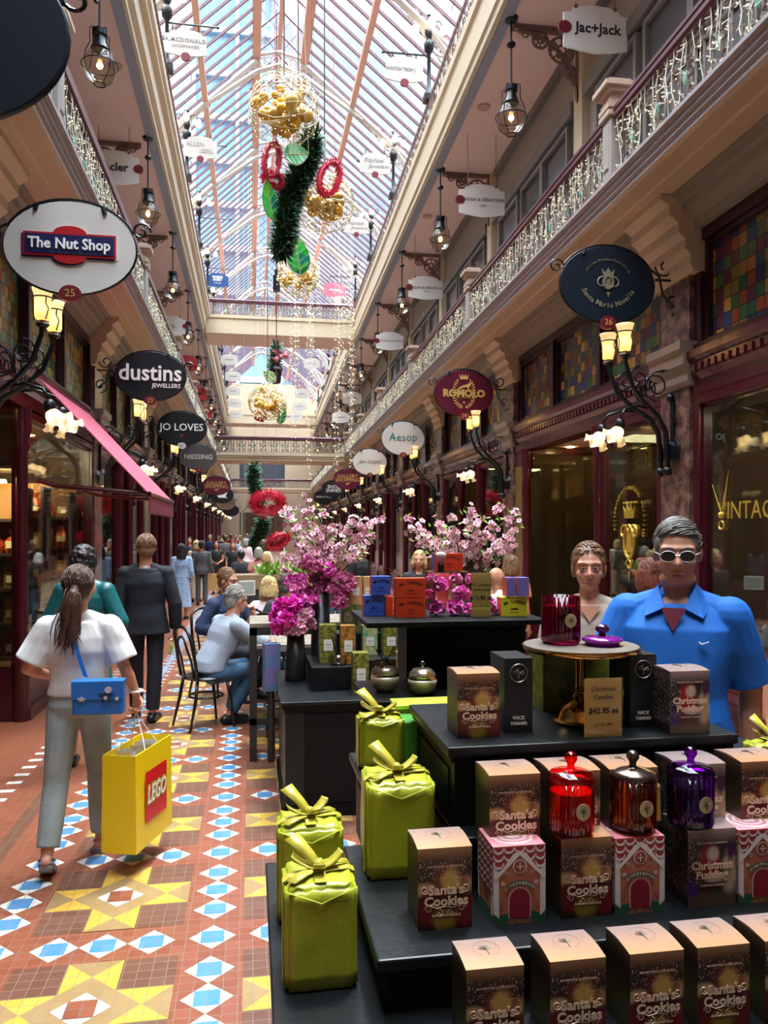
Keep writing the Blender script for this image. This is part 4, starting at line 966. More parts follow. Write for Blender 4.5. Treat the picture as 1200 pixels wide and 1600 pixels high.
plaque(340, 438, 31, 33, 22, 'blue plaque with white lettering on a left lamp standard', [('MARIO', .13, M_TW, 0, .45, dict(bold=.006)), ('SHIRT', .13, M_TW, 0, .05, dict(bold=.006)), ('TAILOR', .08, M_TW, 0, -.4, {})], m=mat('blue_plaque', '#23508a', .4))
plaque(632, 109, 16.8, 59, 41, 'white plaque on the nearest right lamp standard', [('WATCH TECH |', .09, M_TG, -.2, 0, dict(bold=.003))], badge=(0,-1), side='R')
plaque(586, 256, 21.1, 48, 34, 'white plaque with script on the second right lamp standard', [('Raphael', .17, M_TG, -.1, .3, dict(shear=.35)), ('Jewellers', .15, M_TG, .2, -.25, dict(shear=.35))], badge=(0,-1), side='R')
plaque(557, 353, 26, 38, 27, 'white script plaque on the third right lamp standard', [('Raphael', .17, M_TG, -.1, .3, dict(shear=.35)), ('Jewellers', .15, M_TG, .2, -.25, dict(shear=.35))], badge=(0,-1), side='R')
plaque(523, 453, 31, 34, 23, 'pink plaque with white script on a right lamp standard', [('', .12, M_TW, 0, 0, {})], m=mat('pink_plaque', '#c26a7c', .4), side='R')
for i, (u, v, d) in enumerate(((358,562,36),(364,588,41),(364,611,46),(367,630,51),(369,647,56))): plaque(u, v, d, 26-i*1.6, 17-i, '%s white plaque beyond the upper bridge on the left' % ORD[i], [('', .1, M_TG, 0, 0, {})])
for i, (u, v, d) in enumerate(((487,568,36),(473,615,43),(468,635,50),(463,650,56))): plaque(u, v, d, 25-i*1.8, 17-i, '%s white plaque beyond the upper bridge on the right' % ORD[i], [('', .1, M_TG, 0, 0, {})], side='R')
# ---------------------------------------------------------------- hanging strands of fairy lights
rn = random.Random(21); us = [388,392,455,462,466,480,484,489,496,500,524,529,534,540,544,549,552,461,486,530,537,547]; 
for i, u in enumerate(us):
    d = 27.5+rn.uniform(0,3.5); top = P(u, rn.choice((395,420,445,455)), d); v1 = rn.choice((500,620,690,725,735,755)) if i > 1 else 470; bot = P(u, v1, d)
    if i == 17: v1 = 560
    t = thing('light_strand', '%s hanging strand of fairy lights in the group before the bridges' % ORD[i], 'string lights', top, 0, 'fairy light strands hanging in the nave')
    t['label'] = 'thin strand of fairy lights hanging in the nave before the bridges'
    L_ = top.z-bot.z; w = MB(); bl = MB(); z = 0; p = []
    while z < L_:
        p.append((rn.uniform(-.012,.012), 0, -z)); z += .22
        for _ in range(2):
            e = (p[-1][0]+rn.uniform(-.07,.07), rn.uniform(-.05,.05), p[-1][2]+rn.uniform(-.05,.05)); w.tube([p[-1], e], .005, 3, cap=False); bl.sph(e, .014, 5, 4)
    w.tube([(0,0,15.2-top.z)]+p, .005, 3, cap=False); o = w.build('wire', M_WIRE, t); o = bl.build('bulbs', M_BULB, t); o['kind'] = 'stuff'
# ---------------------------------------------------------------- hanging Christmas decorations
M_BAU = mat('gold_bauble', '#dba62e', .22, metal=.3); M_BAU2 = mat('matt_gold_bauble', '#c09a48', .45, metal=.2); M_GWIRE = mat('gold_wire', '#c4b88e', .4, metal=.2)
M_TINSEL = mat('red_tinsel', '#c42440', .35, metal=.1); M_GARL = mat('dark_fir', '#1f3a24', .7, var='#2f5a34', vs=12); 
def leafmat(name, pal):                          # panes of coloured sheet that let daylight through
    m = bpy.data.materials.new(name); m.use_nodes = True; t = NT(m); b = t.n['Principled BSDF']; b.inputs['Roughness'].default_value = .3
    vo = t.new('ShaderNodeTexVoronoi'); vo.inputs['Scale'].default_value = 5.5; t.link(t.coord(), vo.inputs['Vector']); x, y, z = t.xyz(vo.outputs['Color']); c = t.ramp(x, [(i/len(pal), q) for i, q in enumerate(pal)], True)
    t.link(c, b.inputs['Base Color']); tr = t.new('ShaderNodeBsdfTranslucent'); t.link(c, tr.inputs[0]); mx = t.new('ShaderNodeMixShader'); mx.inputs[0].default_value = .5
    t.link(b.outputs[0], mx.inputs[1]); t.link(tr.outputs[0], mx.inputs[2]); t.link(mx.outputs[0], t.n['Material Output'].inputs[0]); return m
M_LEAFA = leafmat('bright_leaf', ['#3fcf5a','#8ae04a','#2fa898','#58d878','#1f9a5a']); M_LEAFB = leafmat('leaf_mint', ['#9fe0b0','#7ad08a','#b8ecc8','#6cc4a0'])
def cluster(u, v, d, rp, n, label, seed, squash=1.0, wire_top=15.0):
    rn = random.Random(seed); p = P(u, v, d); R = rp*d/F
    t = thing('bauble_cluster', label, 'christmas decoration', p, 0, 'gold bauble clusters hanging in the nave')
    w = MB()
    for i in range(28):
        a, e = rn.uniform(0,2*PI), rn.uniform(-1.2,1.2); pts = []
        ax = Vector((rn.gauss(0,1), rn.gauss(0,1), rn.gauss(0,1))).normalized(); bx_ = ax.orthogonal().normalized(); cx = ax.cross(bx_)
        off = ax*rn.uniform(-.8,.8)*R; rr = math.sqrt(max(.05, R*R-off.length_squared))
        w.tube([off+(bx_*math.cos(2*PI*k/14)+cx*math.sin(2*PI*k/14))*rr*rn.uniform(.95,1.05) for k in range(14)], .0045*d/14, 3, closed=True)
    o = w.build('wire_cage', M_GWIRE, t); o.scale = (1,1,squash)
    bl = MB()
    for i in range(260):
        q = Vector((rn.gauss(0,1), rn.gauss(0,1), rn.gauss(0,1))).normalized()*R*rn.uniform(.92,1.12); bl.sph(q, .009*d/14, 4, 3)
    o = bl.build('fairy_bulbs', M_BULB, t); o['kind'] = 'stuff'; o.scale = (1,1,squash)
    for i in range(n):
        q = Vector((rn.gauss(0,1), rn.gauss(0,1), rn.gauss(0,1))).normalized()*R*rn.uniform(.35,.86); q.z *= squash
        if rn.random() < .7: q.z = -abs(q.z)*.8+.1*R
        s = MB(); r = R*rn.uniform(.09,.21); s.sph((0,0,0), r, 14, 9); o = s.build('bauble', M_BAU if rn.random() < .65 else M_BAU2, t, smooth=True); o.location = q
    c = MB(); c.cyl((0,0,R*squash),(0,0,wire_top-p.z), .012, n=5); c.build('hanging_cable', M_BLACK, t)
    return t
cluster(444, 172, 14, 54, 54, 'largest gold bauble cluster, hanging nearest the glass roof', 1)
cluster(507, 318, 15.5, 46, 46, 'gold bauble cluster beside the upper red tinsel ring', 2, .95)
cluster(466, 430, 18, 32, 24, 'gold bauble cluster just above the upper bridge', 3, 1.05)
cluster(418, 628, 29, 31, 30, 'gold bauble cluster hanging below the upper bridge', 4, .9)
def tinsel(u, v, d, ru, rv, tilt, label, tube=.62):
    p = P(u, v, d); t = tag(MB().build('tinsel_ring', M_TINSEL), label, 'christmas decoration', 'red tinsel rings'); rn = random.Random(int(u))
    a = MB(); R1, R2 = ru*d/F, rv*d/F; n = 260; M = Euler(tilt).to_matrix()
    a.tube([M @ Vector((R1*math.cos(2*PI*i/40), 0, R2*math.sin(2*PI*i/40))) for i in range(40)], R1*tube*.45, 6, closed=True)
    for i in range(n*3):
        an = rn.uniform(0,2*PI); c = Vector((R1*math.cos(an),0,R2*math.sin(an))); o = c.normalized(); q = (o*rn.uniform(-1,1)+Vector((0,rn.uniform(-1,1),0))).normalized()*R1*tube*rn.uniform(.8,1.15)
        s_ = Vector((-math.sin(an),0,math.cos(an)))*.011*d/14
        a.add([M @ (c-s_), M @ (c+s_), M @ (c+q)], [(0,1,2)])
    a.tube([M @ Vector((0,0,R2)), (0,0,15.2-p.z)], .004, 3)
    t.data = a.mesh('tinsel_ring', M_TINSEL); t.location = p; return t
tinsel(425, 250, 14.2, 13, 27, (0,.25,.5), 'red tinsel ring at the left of the fir garland')
tinsel(428, 282, 14.4, 15, 10, (0,.3,0), 'flat red tinsel ring below the first ring')
tinsel(515, 278, 14.6, 15, 27, (0,.35,.2), 'red tinsel ring at the right of the fir garland')
tinsel(418, 786, 26, 21, 14, (.3,-.1,0), 'red tinsel ring low in the nave behind the blossoms')
tinsel(434, 846, 27, 16, 8, (.2,-.5,0), 'lowest red tinsel ring behind the blossoms')
tinsel(407, 650, 30, 7, 6, (0,0,0), 'small red tinsel ring under the far gold cluster')
def garland(pts, d, r, label, n=1500, seed=1):
    rn = random.Random(seed); q = [P(u, v, d) for u, v in pts]; t = tag(MB().build('fir_garland', M_GARL), label, 'garland', 'fir garlands')
    o0 = q[0].copy(); b = MB(); q = [x-o0 for x in q]; b.tube(q, r*.45, 7)
    for i in range(n):
        k = rn.randrange(len(q)-1); c = q[k].lerp(q[k+1], rn.random()); di = Vector((rn.gauss(0,1), rn.gauss(0,1), rn.gauss(0,1)-.3)).normalized(); e = c+di*r*rn.uniform(.7,1.3); s_ = di.orthogonal().normalized()*r*.13; m_ = c.lerp(e,.6)
        b.add([c+di*r*.2, m_+s_, e, m_-s_], [(0,1,2,3)])
    b.tube([q[0], (q[0].x,q[0].y,15.2-o0.z)], .004, 3)
    t.data = b.mesh('fir_garland', M_GARL); t.location = o0; return t
garland([(487,212),(482,245),(468,275),(452,305),(446,345),(440,390)], 14.6, .29, 'long dark fir garland twisting through the gold baubles', 3600)
garland([(432,540),(430,560),(428,580)], 30, .32, 'short fir garland above the far hanging lantern', 500, 2)
garland([(398,728),(395,745),(400,765),(408,780)], 26.4, .28, 'fir garland above the low red tinsel ring', 700, 3)
garland([(412,808),(410,825),(400,845),(395,870)], 27.4, .32, 'fir garland below the low red tinsel ring', 800, 4)
def leaf(u, v, d, lp, wp, rot, label, m):
    p = P(u, v, d); L_, w = lp*d/F, wp*d/F; t = thing('leaf_ornament', label, 'christmas decoration', p, 0, 'sparkling leaf ornaments')
    b = MB(); n = 12; row = []
    for i in range(n+1):
        s = i/n; ww = w*math.sin(PI*s**.8)**.8 if 0 < s < 1 else 0; row.append((s*L_-L_/2, ww))
    vs = []; 
    for z, ww in row: vs += [(-ww,-.06*ww,z),(0,.08*w,z),(ww,-.06*ww,z)]
    fs = []
    for i in range(n):
        a = i*3; fs += [(a,a+1,a+4,a+3),(a+1,a+2,a+5,a+4)]
    b.add(vs, fs); o = b.build('leaf_blade', m, t); so = o.modifiers.new('thickness', 'SOLIDIFY'); so.thickness = .015
    g = MB(); g.tube([(0,.07*w-.02,-L_/2),(0,.07*w-.02,L_/2)], .01*d/14, 4); g.tube([(ww,-.06*ww,z) for z, ww in row]+[(-ww,-.06*ww,z) for z, ww in row[::-1]], .009*d/14, 3)
    for i in range(2,n-1,2):
        for s_ in (-1,1): g.tube([(0,.06*w-.02,row[i][0]),(s_*row[min(n,i+2)][1],-.06*w-.02,row[min(n,i+2)][0])], .006*d/14, 3)
    g.build('gold_veins', M_GWIRE, t); t.rotation_euler = rot
    tip = Vector((0,0,L_/2)); e = Euler(rot).to_matrix().inverted() @ (Vector((0,0,15.2-p.z))); g = MB(); g.tube([tip, e], .004, 3); g.build('hanging_wire', M_GWIRE, t); return t
leaf(463, 241, 14, 42, 17, (0,1.35,.3), 'pale green leaf ornament beside the red ring', M_LEAFB)
leaf(421, 312, 14.3, 60, 14, (.2,-.35,.5), 'bright green leaf ornament left of the garland', M_LEAFA)
leaf(465, 398, 16, 66, 19, (0,-.15,.2), 'green leaf ornament over the gold cluster above the bridge', M_LEAFA)
leaf(440, 646, 29, 36, 8, (0,.2,.3), 'bright green leaf ornament under the far gold cluster', M_LEAFA)
leaf(421, 588, 29.5, 24, 8, (0,-.9,.2), 'mint leaf ornament beside the far hanging lantern', M_LEAFB)
leaf(380, 860, 26, 44, 5, (0,.12,.3), 'long narrow green leaf ornament in front of the crowd', M_LEAFA)
# far street lantern with a posy, hanging under the bridge
p = P(432, 585, 30); t = thing('street_lantern', 'black street lantern with red posy hanging under the bridge', 'lamp', p)
b = MB(); b.lathe([(.12,-.35),(.16,-.3),(.2,.15),(.26,.18),(.2,.3),(.06,.42),(0,.5)], 6); b.build('lantern_body', M_BLACK, t, auto=30); b = MB(); b.lathe([(.125,-.28),(.175,.12)], 6); b.build('lantern_glass', M_GLOBE, t)
b = MB(); b.cyl((0,0,.4),(0,0,15.0-p.z), .02, n=5); b.build('hanging_cable', M_BLACK, t)
b = MB(); rn = random.Random(4)
for i in range(14): b.sph((rn.uniform(-.1,.4),rn.uniform(-.2,.0),rn.uniform(.45,.85)), rn.uniform(.07,.12), 6, 4)
o = b.build('posy', mat('posy_red', '#a32c3a', .6, var='#c77f8a', vs=6), t); o['kind'] = 'stuff'
p = P(432, 440, 20); b = MB(); b.cyl((0,0,-.25),(0,0,.15), .09, n=10); b.cyl((0,0,.15),(0,0,.3), .05, n=8); b.cyl((0,0,.3),(0,0,15.0-p.z), .012, n=5); o = tag(b.build('hanging_speaker', M_BLACK), 'small black cylindrical speaker hanging left of the bauble cluster', 'speaker'); o.location = p
# the pole of the low decoration in the nave
b = MB(); p = P(378, 880, 27); q = P(378, 800, 27); b.tube([p-p, q-p], .05, 6); b.tube([q-p, (q-p)+Vector((.25,0,.3)), (q-p)+Vector((.55,0,.55))], .04, 6); b.lathe([(.3,-(p.z)),(.3,-(p.z)+.05),(.06,-(p.z)+.1),(.05,0)], 14)
o = tag(b.build('decoration_pole', mat('frosted_pole', '#8a8f7a', .6)), 'frosted slender pole holding the low tinsel rings', 'pole'); o.location = p
# awning of the nut shop
Y0, Y1 = 7.95, 10.3; ZW, ZF = 3.28, 2.14; XW, XF = -2.04, -.98
t = thing('awning', 'pink fabric awning on maroon arms over the nut shop window', 'awning', (XW, Y0, ZW))
b = MB(); b.add([(0,0,0),(0,Y1-Y0,0),(XF-XW,Y1-Y0,ZF-ZW),(XF-XW,0,ZF-ZW),(0,0,-.015),(0,Y1-Y0,-.015),(XF-XW,Y1-Y0,ZF-ZW-.015),(XF-XW,0,ZF-ZW-.015)], [(0,1,2,3),(7,6,5,4),(0,3,7,4),(1,5,6,2),(3,2,6,7),(0,4,5,1)]); b.build('canopy', mat('pink_canvas', '#c4556a', .7), t)
b = MB(); x = XF-XW; b.prism([(x,0,ZF-ZW),(x,0,ZF-ZW-.16)]+[(x,(Y1-Y0)*i/24,ZF-ZW-.18-.03*(i%2)) for i in range(25)]+[(x,Y1-Y0,ZF-ZW)], (.012,0,0)); b.build('valance', mat('red_canvas', '#6e1828', .7), t)
b = MB(); b.tube([(x,0,ZF-ZW-.01),(x,Y1-Y0,ZF-ZW-.01)], .025, 8); b.build('front_bar', M_MAROON, t)
for y in (.12, Y1-Y0-.15):
    b = MB(); b.tube([(.0,y,-1.02),(x*.16,y,-1.07),(x,y,ZF-ZW)], .022, 8); b.build('folding_arm', M_MAROON, t)
b = MB(); b.tube([(.02,0,0),(.02,Y1-Y0,0)], .05, 10); b.build('roller', M_DKMAR, t)
def onz(u, v, z): return P(u, v, (HC-z)*F/(v-HY))
def dep(X, Y): return X*sT+Y*cT
M_BW = mat('black_painted_wood', '#0d1012', .4, var='#16191b', vs=14, bump=.15, bs=40, spec=.35)
M_BW2 = mat('black_satin_board', '#0a0b0d', .5, spec=.2)
KS = 1.07
def hz(z): return HC-(HC-z)*KS                    # heights of the upper tiers
# ---------------------------------------------------------------- stepped black display tables
def table(name, label, x0, x1, y0, y1, z0, z1, over=.018):
    t = thing(name, label, 'display table', ((x0+x1)/2, (y0+y1)/2, z0), 0, 'tiers of the black display stand'); a, c, h = (x1-x0)/2, (y1-y0)/2, z1-z0
    b = MB(); b.bx(-a, a, -c, c, h-.022, h); b.build('table_top', M_BW, t, bevel=.004)
    b = MB(); b.bx(-a+.008, a-.008, -c+.008, c-.008, h-.034, h-.022); b.build('edge_moulding', M_BW2, t)
    b = MB(); b.bx(-a+over, a-over, -c+over, c-over, 0, h-.034); b.bx(-a+over-.004, -a+over, -c+.06, c-.06, .03, h-.06); b.build('body', M_BW2, t); return t
T1, T2, T3, T4 = .945, hz(1.095), hz(1.20), hz(1.36)
t1 = table('display_table', 'lowest black display table at the front, carrying two lime gifts', .036, 1.62, .72, 2.0, 0, T1)
t2 = table('display_table', 'second black tier under the gingerbread and cookie boxes', .198*KS, 1.5, 1.235*KS, 1.70*KS, T1, T2)
t3 = table('display_table', 'third black tier behind the jars with coloured glass', .395*KS, 1.45, 1.435*KS, 2.04*KS, T2, T3)
table('display_table', 'narrow black tier under the lime gift beside the green box', .252*KS, .39*KS, 1.72*KS, 2.04*KS, T1, T3)
t4 = table('display_table', 'top black tier carrying the brass cake stand', .375*KS, .99*KS, 1.475*KS, 1.86*KS, T3, T4)
# ---------------------------------------------------------------- candle cartons
M_PAPLET = mat('rose_gold_letter', '#f2d2b4', .4, metal=.05); M_PALE = mat('cream_letter', '#e6dccb', .4)
def art(name, rampz, blobs, specks=None, rough=.35):
    m, t, b = base(name, rough, 0, .5); co = t.coord(); x, y, z = t.xyz(co)
    c = t.ramp(t.math('DIVIDE', z, .14), rampz)
    wob = t.math('MULTIPLY', t.math('SUBTRACT', t.noise(co, 45, 3), .5), .9)
    for (cx, cz, rx, rz, col, soft) in blobs:
        dx = t.math('DIVIDE', t.math('SUBTRACT', x, cx), rx); dz = t.math('DIVIDE', t.math('SUBTRACT', z, cz), rz)
        r = t.math('ADD', t.math('SQRT', t.math('ADD', t.math('MULTIPLY', dx, dx), t.math('MULTIPLY', dz, dz))), wob)
        mr = t.new('ShaderNodeMapRange'); t.link(r, mr.inputs[0]); mr.inputs[1].default_value = 1-soft; mr.inputs[2].default_value = 1+soft; mr.inputs[3].default_value = 1; mr.inputs[4].default_value = 0
        c = t.mix(mr.outputs[0], c, lin(col))
    if specks:
        vo = t.new('ShaderNodeTexVoronoi'); vo.inputs['Scale'].default_value = 230; t.link(co, vo.inputs['Vector'])
        x0, z0, x1, z1, col = specks
        f = t.math('MULTIPLY', t.math('LESS_THAN', vo.outputs['Distance'], .26), t.math('MULTIPLY', t.math('GREATER_THAN', x, x0), t.math('LESS_THAN', x, x1)))
        f = t.math('MULTIPLY', f, t.math('MULTIPLY', t.math('GREATER_THAN', z, z0), t.math('LESS_THAN', z, z1)))
        c = t.mix(t.math('MULTIPLY', f, .6), c, lin(col))
    t.link(c, b.inputs['Base Color']); return m
M_COOKF = art('cookie_box_front', [(0,'#241512'),(.3,'#321c15'),(.7,'#382119'),(.84,'#4c3022'),(.92,'#8a6242'),(1,'#b08258')],
   [(-.03,.035,.022,.024,'#6e1a18',.25),(.034,.03,.02,.026,'#741d1a',.25),(0,.02,.02,.02,'#8f7326',.3),(-.036,.07,.018,.013,'#c09a6a',.3),(.036,.075,.014,.014,'#b08658',.3),(.008,.085,.026,.024,'#7c3424',.3),(.01,.082,.016,.02,'#c7a153',.3),(-.02,.05,.03,.012,'#5a1c18',.3)], (-.05,.085,.05,.122,'#e8d8b8'))
M_COOKS = art('cookie_box_side', [(0,'#332d1a'),(.3,'#443c22'),(.75,'#2a1e18'),(.9,'#45301f'),(1,'#7a5840')], [(0,.05,.03,.04,'#6d6a38',.5),(.01,.03,.02,.03,'#8a7a3c',.4)])
M_PUDF = art('pudding_box_front', [(0,'#4a3a2e'),(.25,'#3a2c28'),(.8,'#2e2628'),(.93,'#8a7670'),(1,'#b89a90')],
   [(-.006,.075,.022,.034,'#9a1c1e',.2),(.002,.095,.012,.012,'#c8b8a8',.3),(-.012,.03,.014,.022,'#4e1a16',.3),(.006,.052,.018,.008,'#d8cabb',.3),(.035,.06,.014,.04,'#b09a80',.25),(.037,.1,.008,.016,'#4a2048',.3),(-.04,.03,.012,.02,'#44206a',.4),(.0,.012,.05,.012,'#5a4632',.5)], (-.05,.04,-.02,.13,'#f3ead8'))
M_PUDS = art('pudding_box_side', [(0,'#2b2326'),(.8,'#241e22'),(1,'#5a4a48')], [], (-.05,.02,.05,.13,'#e8dcc8'))
def topmat(name, a, c, mt=.25):  # sky reflection on the lids, painted as a front-to-back gradient
    m, t, b = base(name, .32, mt, .5); x, y, z = t.xyz(t.coord()); f = t.math('MULTIPLY_ADD', y, 9.5, .5)
    t.link(t.ramp(f, [(0, a), (1, c)]), b.inputs['Base Color']); return m
M_COOKT = topmat('cookie_box_top', '#c08c5e', '#a4908e'); M_PUDT = topmat('pudding_box_top', '#9c8480', '#928688')
M_TREE = mat('grey_tree_print', '#8f8a80', .4)
W, H, D_ = .095, .14, .09
def carton(name, label, grp, fm_, sm_, tm_):
    t = thing(name, label, 'box', (0,0,0), 0, grp); b = MB()
    w, d = W/2, D_/2; zt = H
    b.mi = 0; b.quad((-w,-d,0),(w,-d,0),(w,-d,zt),(-w,-d,zt)); b.mi = 1; b.quad((w,-d,0),(w,d,0),(w,d,zt),(w,-d,zt)); b.quad((-w,d,0),(-w,-d,0),(-w,-d,zt),(-w,d,zt)); b.quad((w,d,0),(-w,d,0),(-w,d,zt),(w,d,zt)); b.quad((-w,-d,0),(-w,d,0),(w,d,0),(w,-d,0))
    b.build('carton', [fm_, sm_, tm_], t)
    l = MB(); n = 6                                     # tucked lid flap with a slight bulge
    for i in range(n): 
        y0, y1 = -d+2*d*i/n, -d+2*d*(i+1)/n; z0 = zt+.004*math.sin(PI*i/n); z1 = zt+.004*math.sin(PI*(i+1)/n)
        l.add([(-w-.0006,y0,z0),(w+.0006,y0,z0),(w+.0006,y1,z1),(-w-.0006,y1,z1),(-w-.0006,y0,zt-.001),(w+.0006,y0,zt-.001),(w+.0006,y1,zt-.001),(-w-.0006,y1,zt-.001)], [(0,1,2,3),(0,4,5,1),(1,5,6,2),(2,6,7,3),(3,7,4,0)])
    l.build('lid', tm_, t)
    r = MB(); r.ring((0,.005,zt+.0048), .022, .0003, (1,0,0), (0,1,0), 24, 3); r.tube([(0,-.012,zt+.0046),(0,.004,zt+.0052)], .0012, 3)
    rn = random.Random(2)
    for i in range(16):
        a = rn.uniform(.1,PI-.1); L_ = rn.uniform(.008,.016); r.tube([(0,.0,zt+.005),(L_*math.cos(a)*.9,.002+L_*math.sin(a),zt+.005)], .0005, 3)
    r.build('tree_print', M_TREE, t); return t
def swirls(t, z):
    b = MB(); y = -D_/2-.0008
    for s_ in (-1,1):
        b.spiral((s_*.036,y,z+.012), .008, .002, 0 if s_ < 0 else PI, s_*1.3, (1,0,0), (0,0,1), .0006, 3, 16); b.spiral((s_*.03,y,z-.022), .007, .002, PI if s_ < 0 else 0, s_*1.3, (1,0,0), (0,0,1), .0006, 3, 16)
        b.spiral((s_*.01,y,z-.03), .007, .001, PI/2, s_*1.1, (1,0,0), (0,0,1), .0006, 3, 14); b.tube([(s_*.03,y,z-.014),(s_*.015,y,z-.021),(0,y,z-.018)], .0006, 3)
    b.build('flourishes', M_PAPLET, t)
def cookie(label):
    t = carton('candle_box', label, 'brown cookie candle boxes', M_COOKF, M_COOKS, M_COOKT); y = -D_/2-.0006
    text('Santa\'s', .022, M_PAPLET, (.002,y,.067), t, ext=.0004, bold=.0007, wx=1.05); text('Cookies', .022, M_PAPLET, (.002,y,.048), t, ext=.0004, bold=.0007, wx=1.05)
    text('WAVERTREE & LONDON', .0052, M_PAPLET, (0,y,.108), t, ext=.0002, sp=1.1); text('CHRISTMAS CANDLE', .0052, M_PAPLET, (.002,y,.024), t, ext=.0002, sp=1.05, bold=.0001); swirls(t, .058); return t
def pudding(label):
    t = carton('candle_box', label, 'dark pudding candle boxes', M_PUDF, M_PUDS, M_PUDT); y = -D_/2-.0006
    text('Christmas', .020, M_PAPLET, (0,y,.074), t, ext=.0004, bold=.0006); text('Pudding', .020, M_PAPLET, (0,y,.057), t, ext=.0004, bold=.0006)
    text('WAVERTREE & LONDON', .005, M_PAPLET, (0,y,.115), t, ext=.0002, sp=1.1); text('CHRISTMAS CANDLE', .005, M_PAPLET, (0,y,.038), t, ext=.0002); return t
M_GB = mat('gingerbread_print', '#b8654a', .4, var='#c47a5c', vs=60); M_ICE = mat('icing_print', '#e8dcd8', .4); M_GBR = mat('gingerbread_red', '#a02c38', .4); M_GBRD = mat('door_red_print', '#8c2230', .4); M_GBG = mat('gingerbread_green', '#33502c', .4); M_GRD = mat('green_ground_print', '#2c5a40', .5); M_COBB = mat('cobble_print', '#9a6a48', .5, var='#7a4c34', vs=120); M_PEPT = mat('pink_swirl_print', '#e28a94', .4); M_WINP = mat('window_print', '#8a5a24', .4)
def ginger(label):
    t = thing('candle_box', label, 'box', (0,0,0), 0, 'pink gingerbread candle boxes'); w, d = W/2, D_/2; h = H*.96
    b = MB(); b.bx(-w,w,-d,d,0,h); b.build('carton', M_GB, t)
    def face(o, ux, name, full):
        p = MB(); U = Vector(ux); n = Vector((ux[1], -ux[0], 0)); hw = (w if abs(ux[0]) > .5 else d)
        def q(x, z, e=1): return Vector(o)+U*x+Vector((0,0,z))+n*(.0004*e)
        def pl(mi, pts, e=1): p.mi = mi; p.poly([q(x,z,e) for x, z in pts])
        pl(3, [(-hw,0),(hw,0),(hw,.012),(hw*.5,.02),(-hw*.5,.018),(-hw,.014)], 1)
        pl(1, [(-hw,.02),(-hw*.78,.01),(-hw*.8,.1),(-hw,.11)], 2); pl(1, [(hw,.02),(hw*.78,.01),(hw*.8,.1),(hw,.11)], 2)
        n_ = 5
        for row in range(3 if full else 6):                # scalloped icing roof
            z = h-.002-row*.013
            span = hw*(1 if not full else 1)
            for i in range(n_):
                x0 = -hw+2*hw*i/n_; cx = x0+hw/n_; 
                if full and row > 0 and abs(cx) < hw*(.12+.38*row)*.8: continue
                pl(2, [(x0,z),(x0+2*hw/n_,z)]+[(cx+hw/n_*math.cos(a),z-.011*math.sin(a)) for a in [PI*j/6 for j in range(1,6)]], 3+row*.5)
                pl(1, [(cx+hw/n_*math.cos(a),z-.011*math.sin(a)) for a in [PI*j/6 for j in range(7)]]+[(cx+hw/n_*.8*math.cos(a),z-.007*math.sin(a)) for a in [PI*j/6 for j in range(6,-1,-1)]], 3.3+row*.5)
        if full:
            pl(1, [(-hw*.95,.085),(-hw*.6,.1),(-.012,.122),(0,.127),(.012,.122),(hw*.6,.1),(hw*.95,.085),(hw*.9,.078),(hw*.55,.094),(0,.119),(-hw*.55,.094),(-hw*.9,.078)], 6)
            for r, mi, e in ((.0125,1,4),(.0105,2,5),(.007,7,6)): pl(mi, [(r*math.cos(2*PI*i/16),.099+r*math.sin(2*PI*i/16)) for i in range(16)], e)
            pl(1, [(-.0008,.092),(.0008,.092),(.0008,.106),(-.0008,.106)], 7); pl(1, [(-.007,.0983),(.007,.0983),(.007,.0997),(-.007,.0997)], 7)
            def arch_(r, zb, zc): return [(-r,zb)]+[(-r*math.cos(PI*i/10), zc+r*math.sin(PI*i/10)) for i in range(11)]+[(r,zb)]
            pl(1, arch_(.0205,.01,.042), 3); pl(2, arch_(.019,.01,.042), 4); pl(4, arch_(.016,.01,.042), 5)
            for x in (-.008,0,.008): pl(2, [(x-.0004,.01),(x+.0004,.01),(x+.0004,.055),(x-.0004,.055)], 6)
            pl(5, [(.037*math.cos(a),.045+.03*math.sin(a)) for a in [PI*.8-PI*.6*i/10 for i in range(11)]]+[(.03*math.cos(a),.045+.021*math.sin(a)) for a in [PI*.2+PI*.6*i/10 for i in range(11)]], 7)
            pl(6, [(-.024,0),(.024,0),(.018,.011),(-.018,.011)], 4)
            for x, z in ((-.03,.07),(.03,.07),(-.024,.088),(.024,.088),(-.033,.03),(.033,.03)): pl(1 if z > .05 else 2, [(x+.0035*math.cos(2*PI*i/8),z+.0035*math.sin(2*PI*i/8)) for i in range(8)], 3); pl(5 if z > .08 else 8, [(x+.002*math.cos(2*PI*i/8),z+.002*math.sin(2*PI*i/8)) for i in range(8)], 4)
        else:
            pl(7, [(-.01,.035),(.012,.035),(.012,.062),(.001,.07),(-.01,.062)], 3)
        p.build(name, [M_GB, M_ICE, M_GBR, M_GRD, M_GBRD, M_GBG, M_COBB, M_WINP, M_PEPT], t)
    face((0,-d,0), (1,0,0), 'printed_front', True); face((-w,0,0), (0,-1,0), 'printed_side', False)
    p = MB()
    for i, (r, mi) in enumerate(((.04,0),(.034,1),(.028,0),(.022,1),(.015,0))): p.mi = mi; p.poly([((r+.0025*math.cos(8*2*PI*k/40))*math.cos(2*PI*k/40), (r*.93)*math.sin(2*PI*k/40), h+.0003*(i+2)) for k in range(40)])
    p.mi = 1; p.poly([(-w,-d,h+.0003),(w,-d,h+.0003),(w,d,h+.0003),(-w,d,h+.0003)]); p.build('printed_top', [M_ICE, M_PEPT], t)
    for i, c in enumerate('GINGERBREAD'):
        a = PI*.77-PI*.54*i/10; text(c, .0075, M_PALE, (.0335*math.cos(a), -d-.0034, .045+.0255*math.sin(a)), t, ry=-(a-PI/2)*.8, ext=.0002, rx=PI/2)
    return t
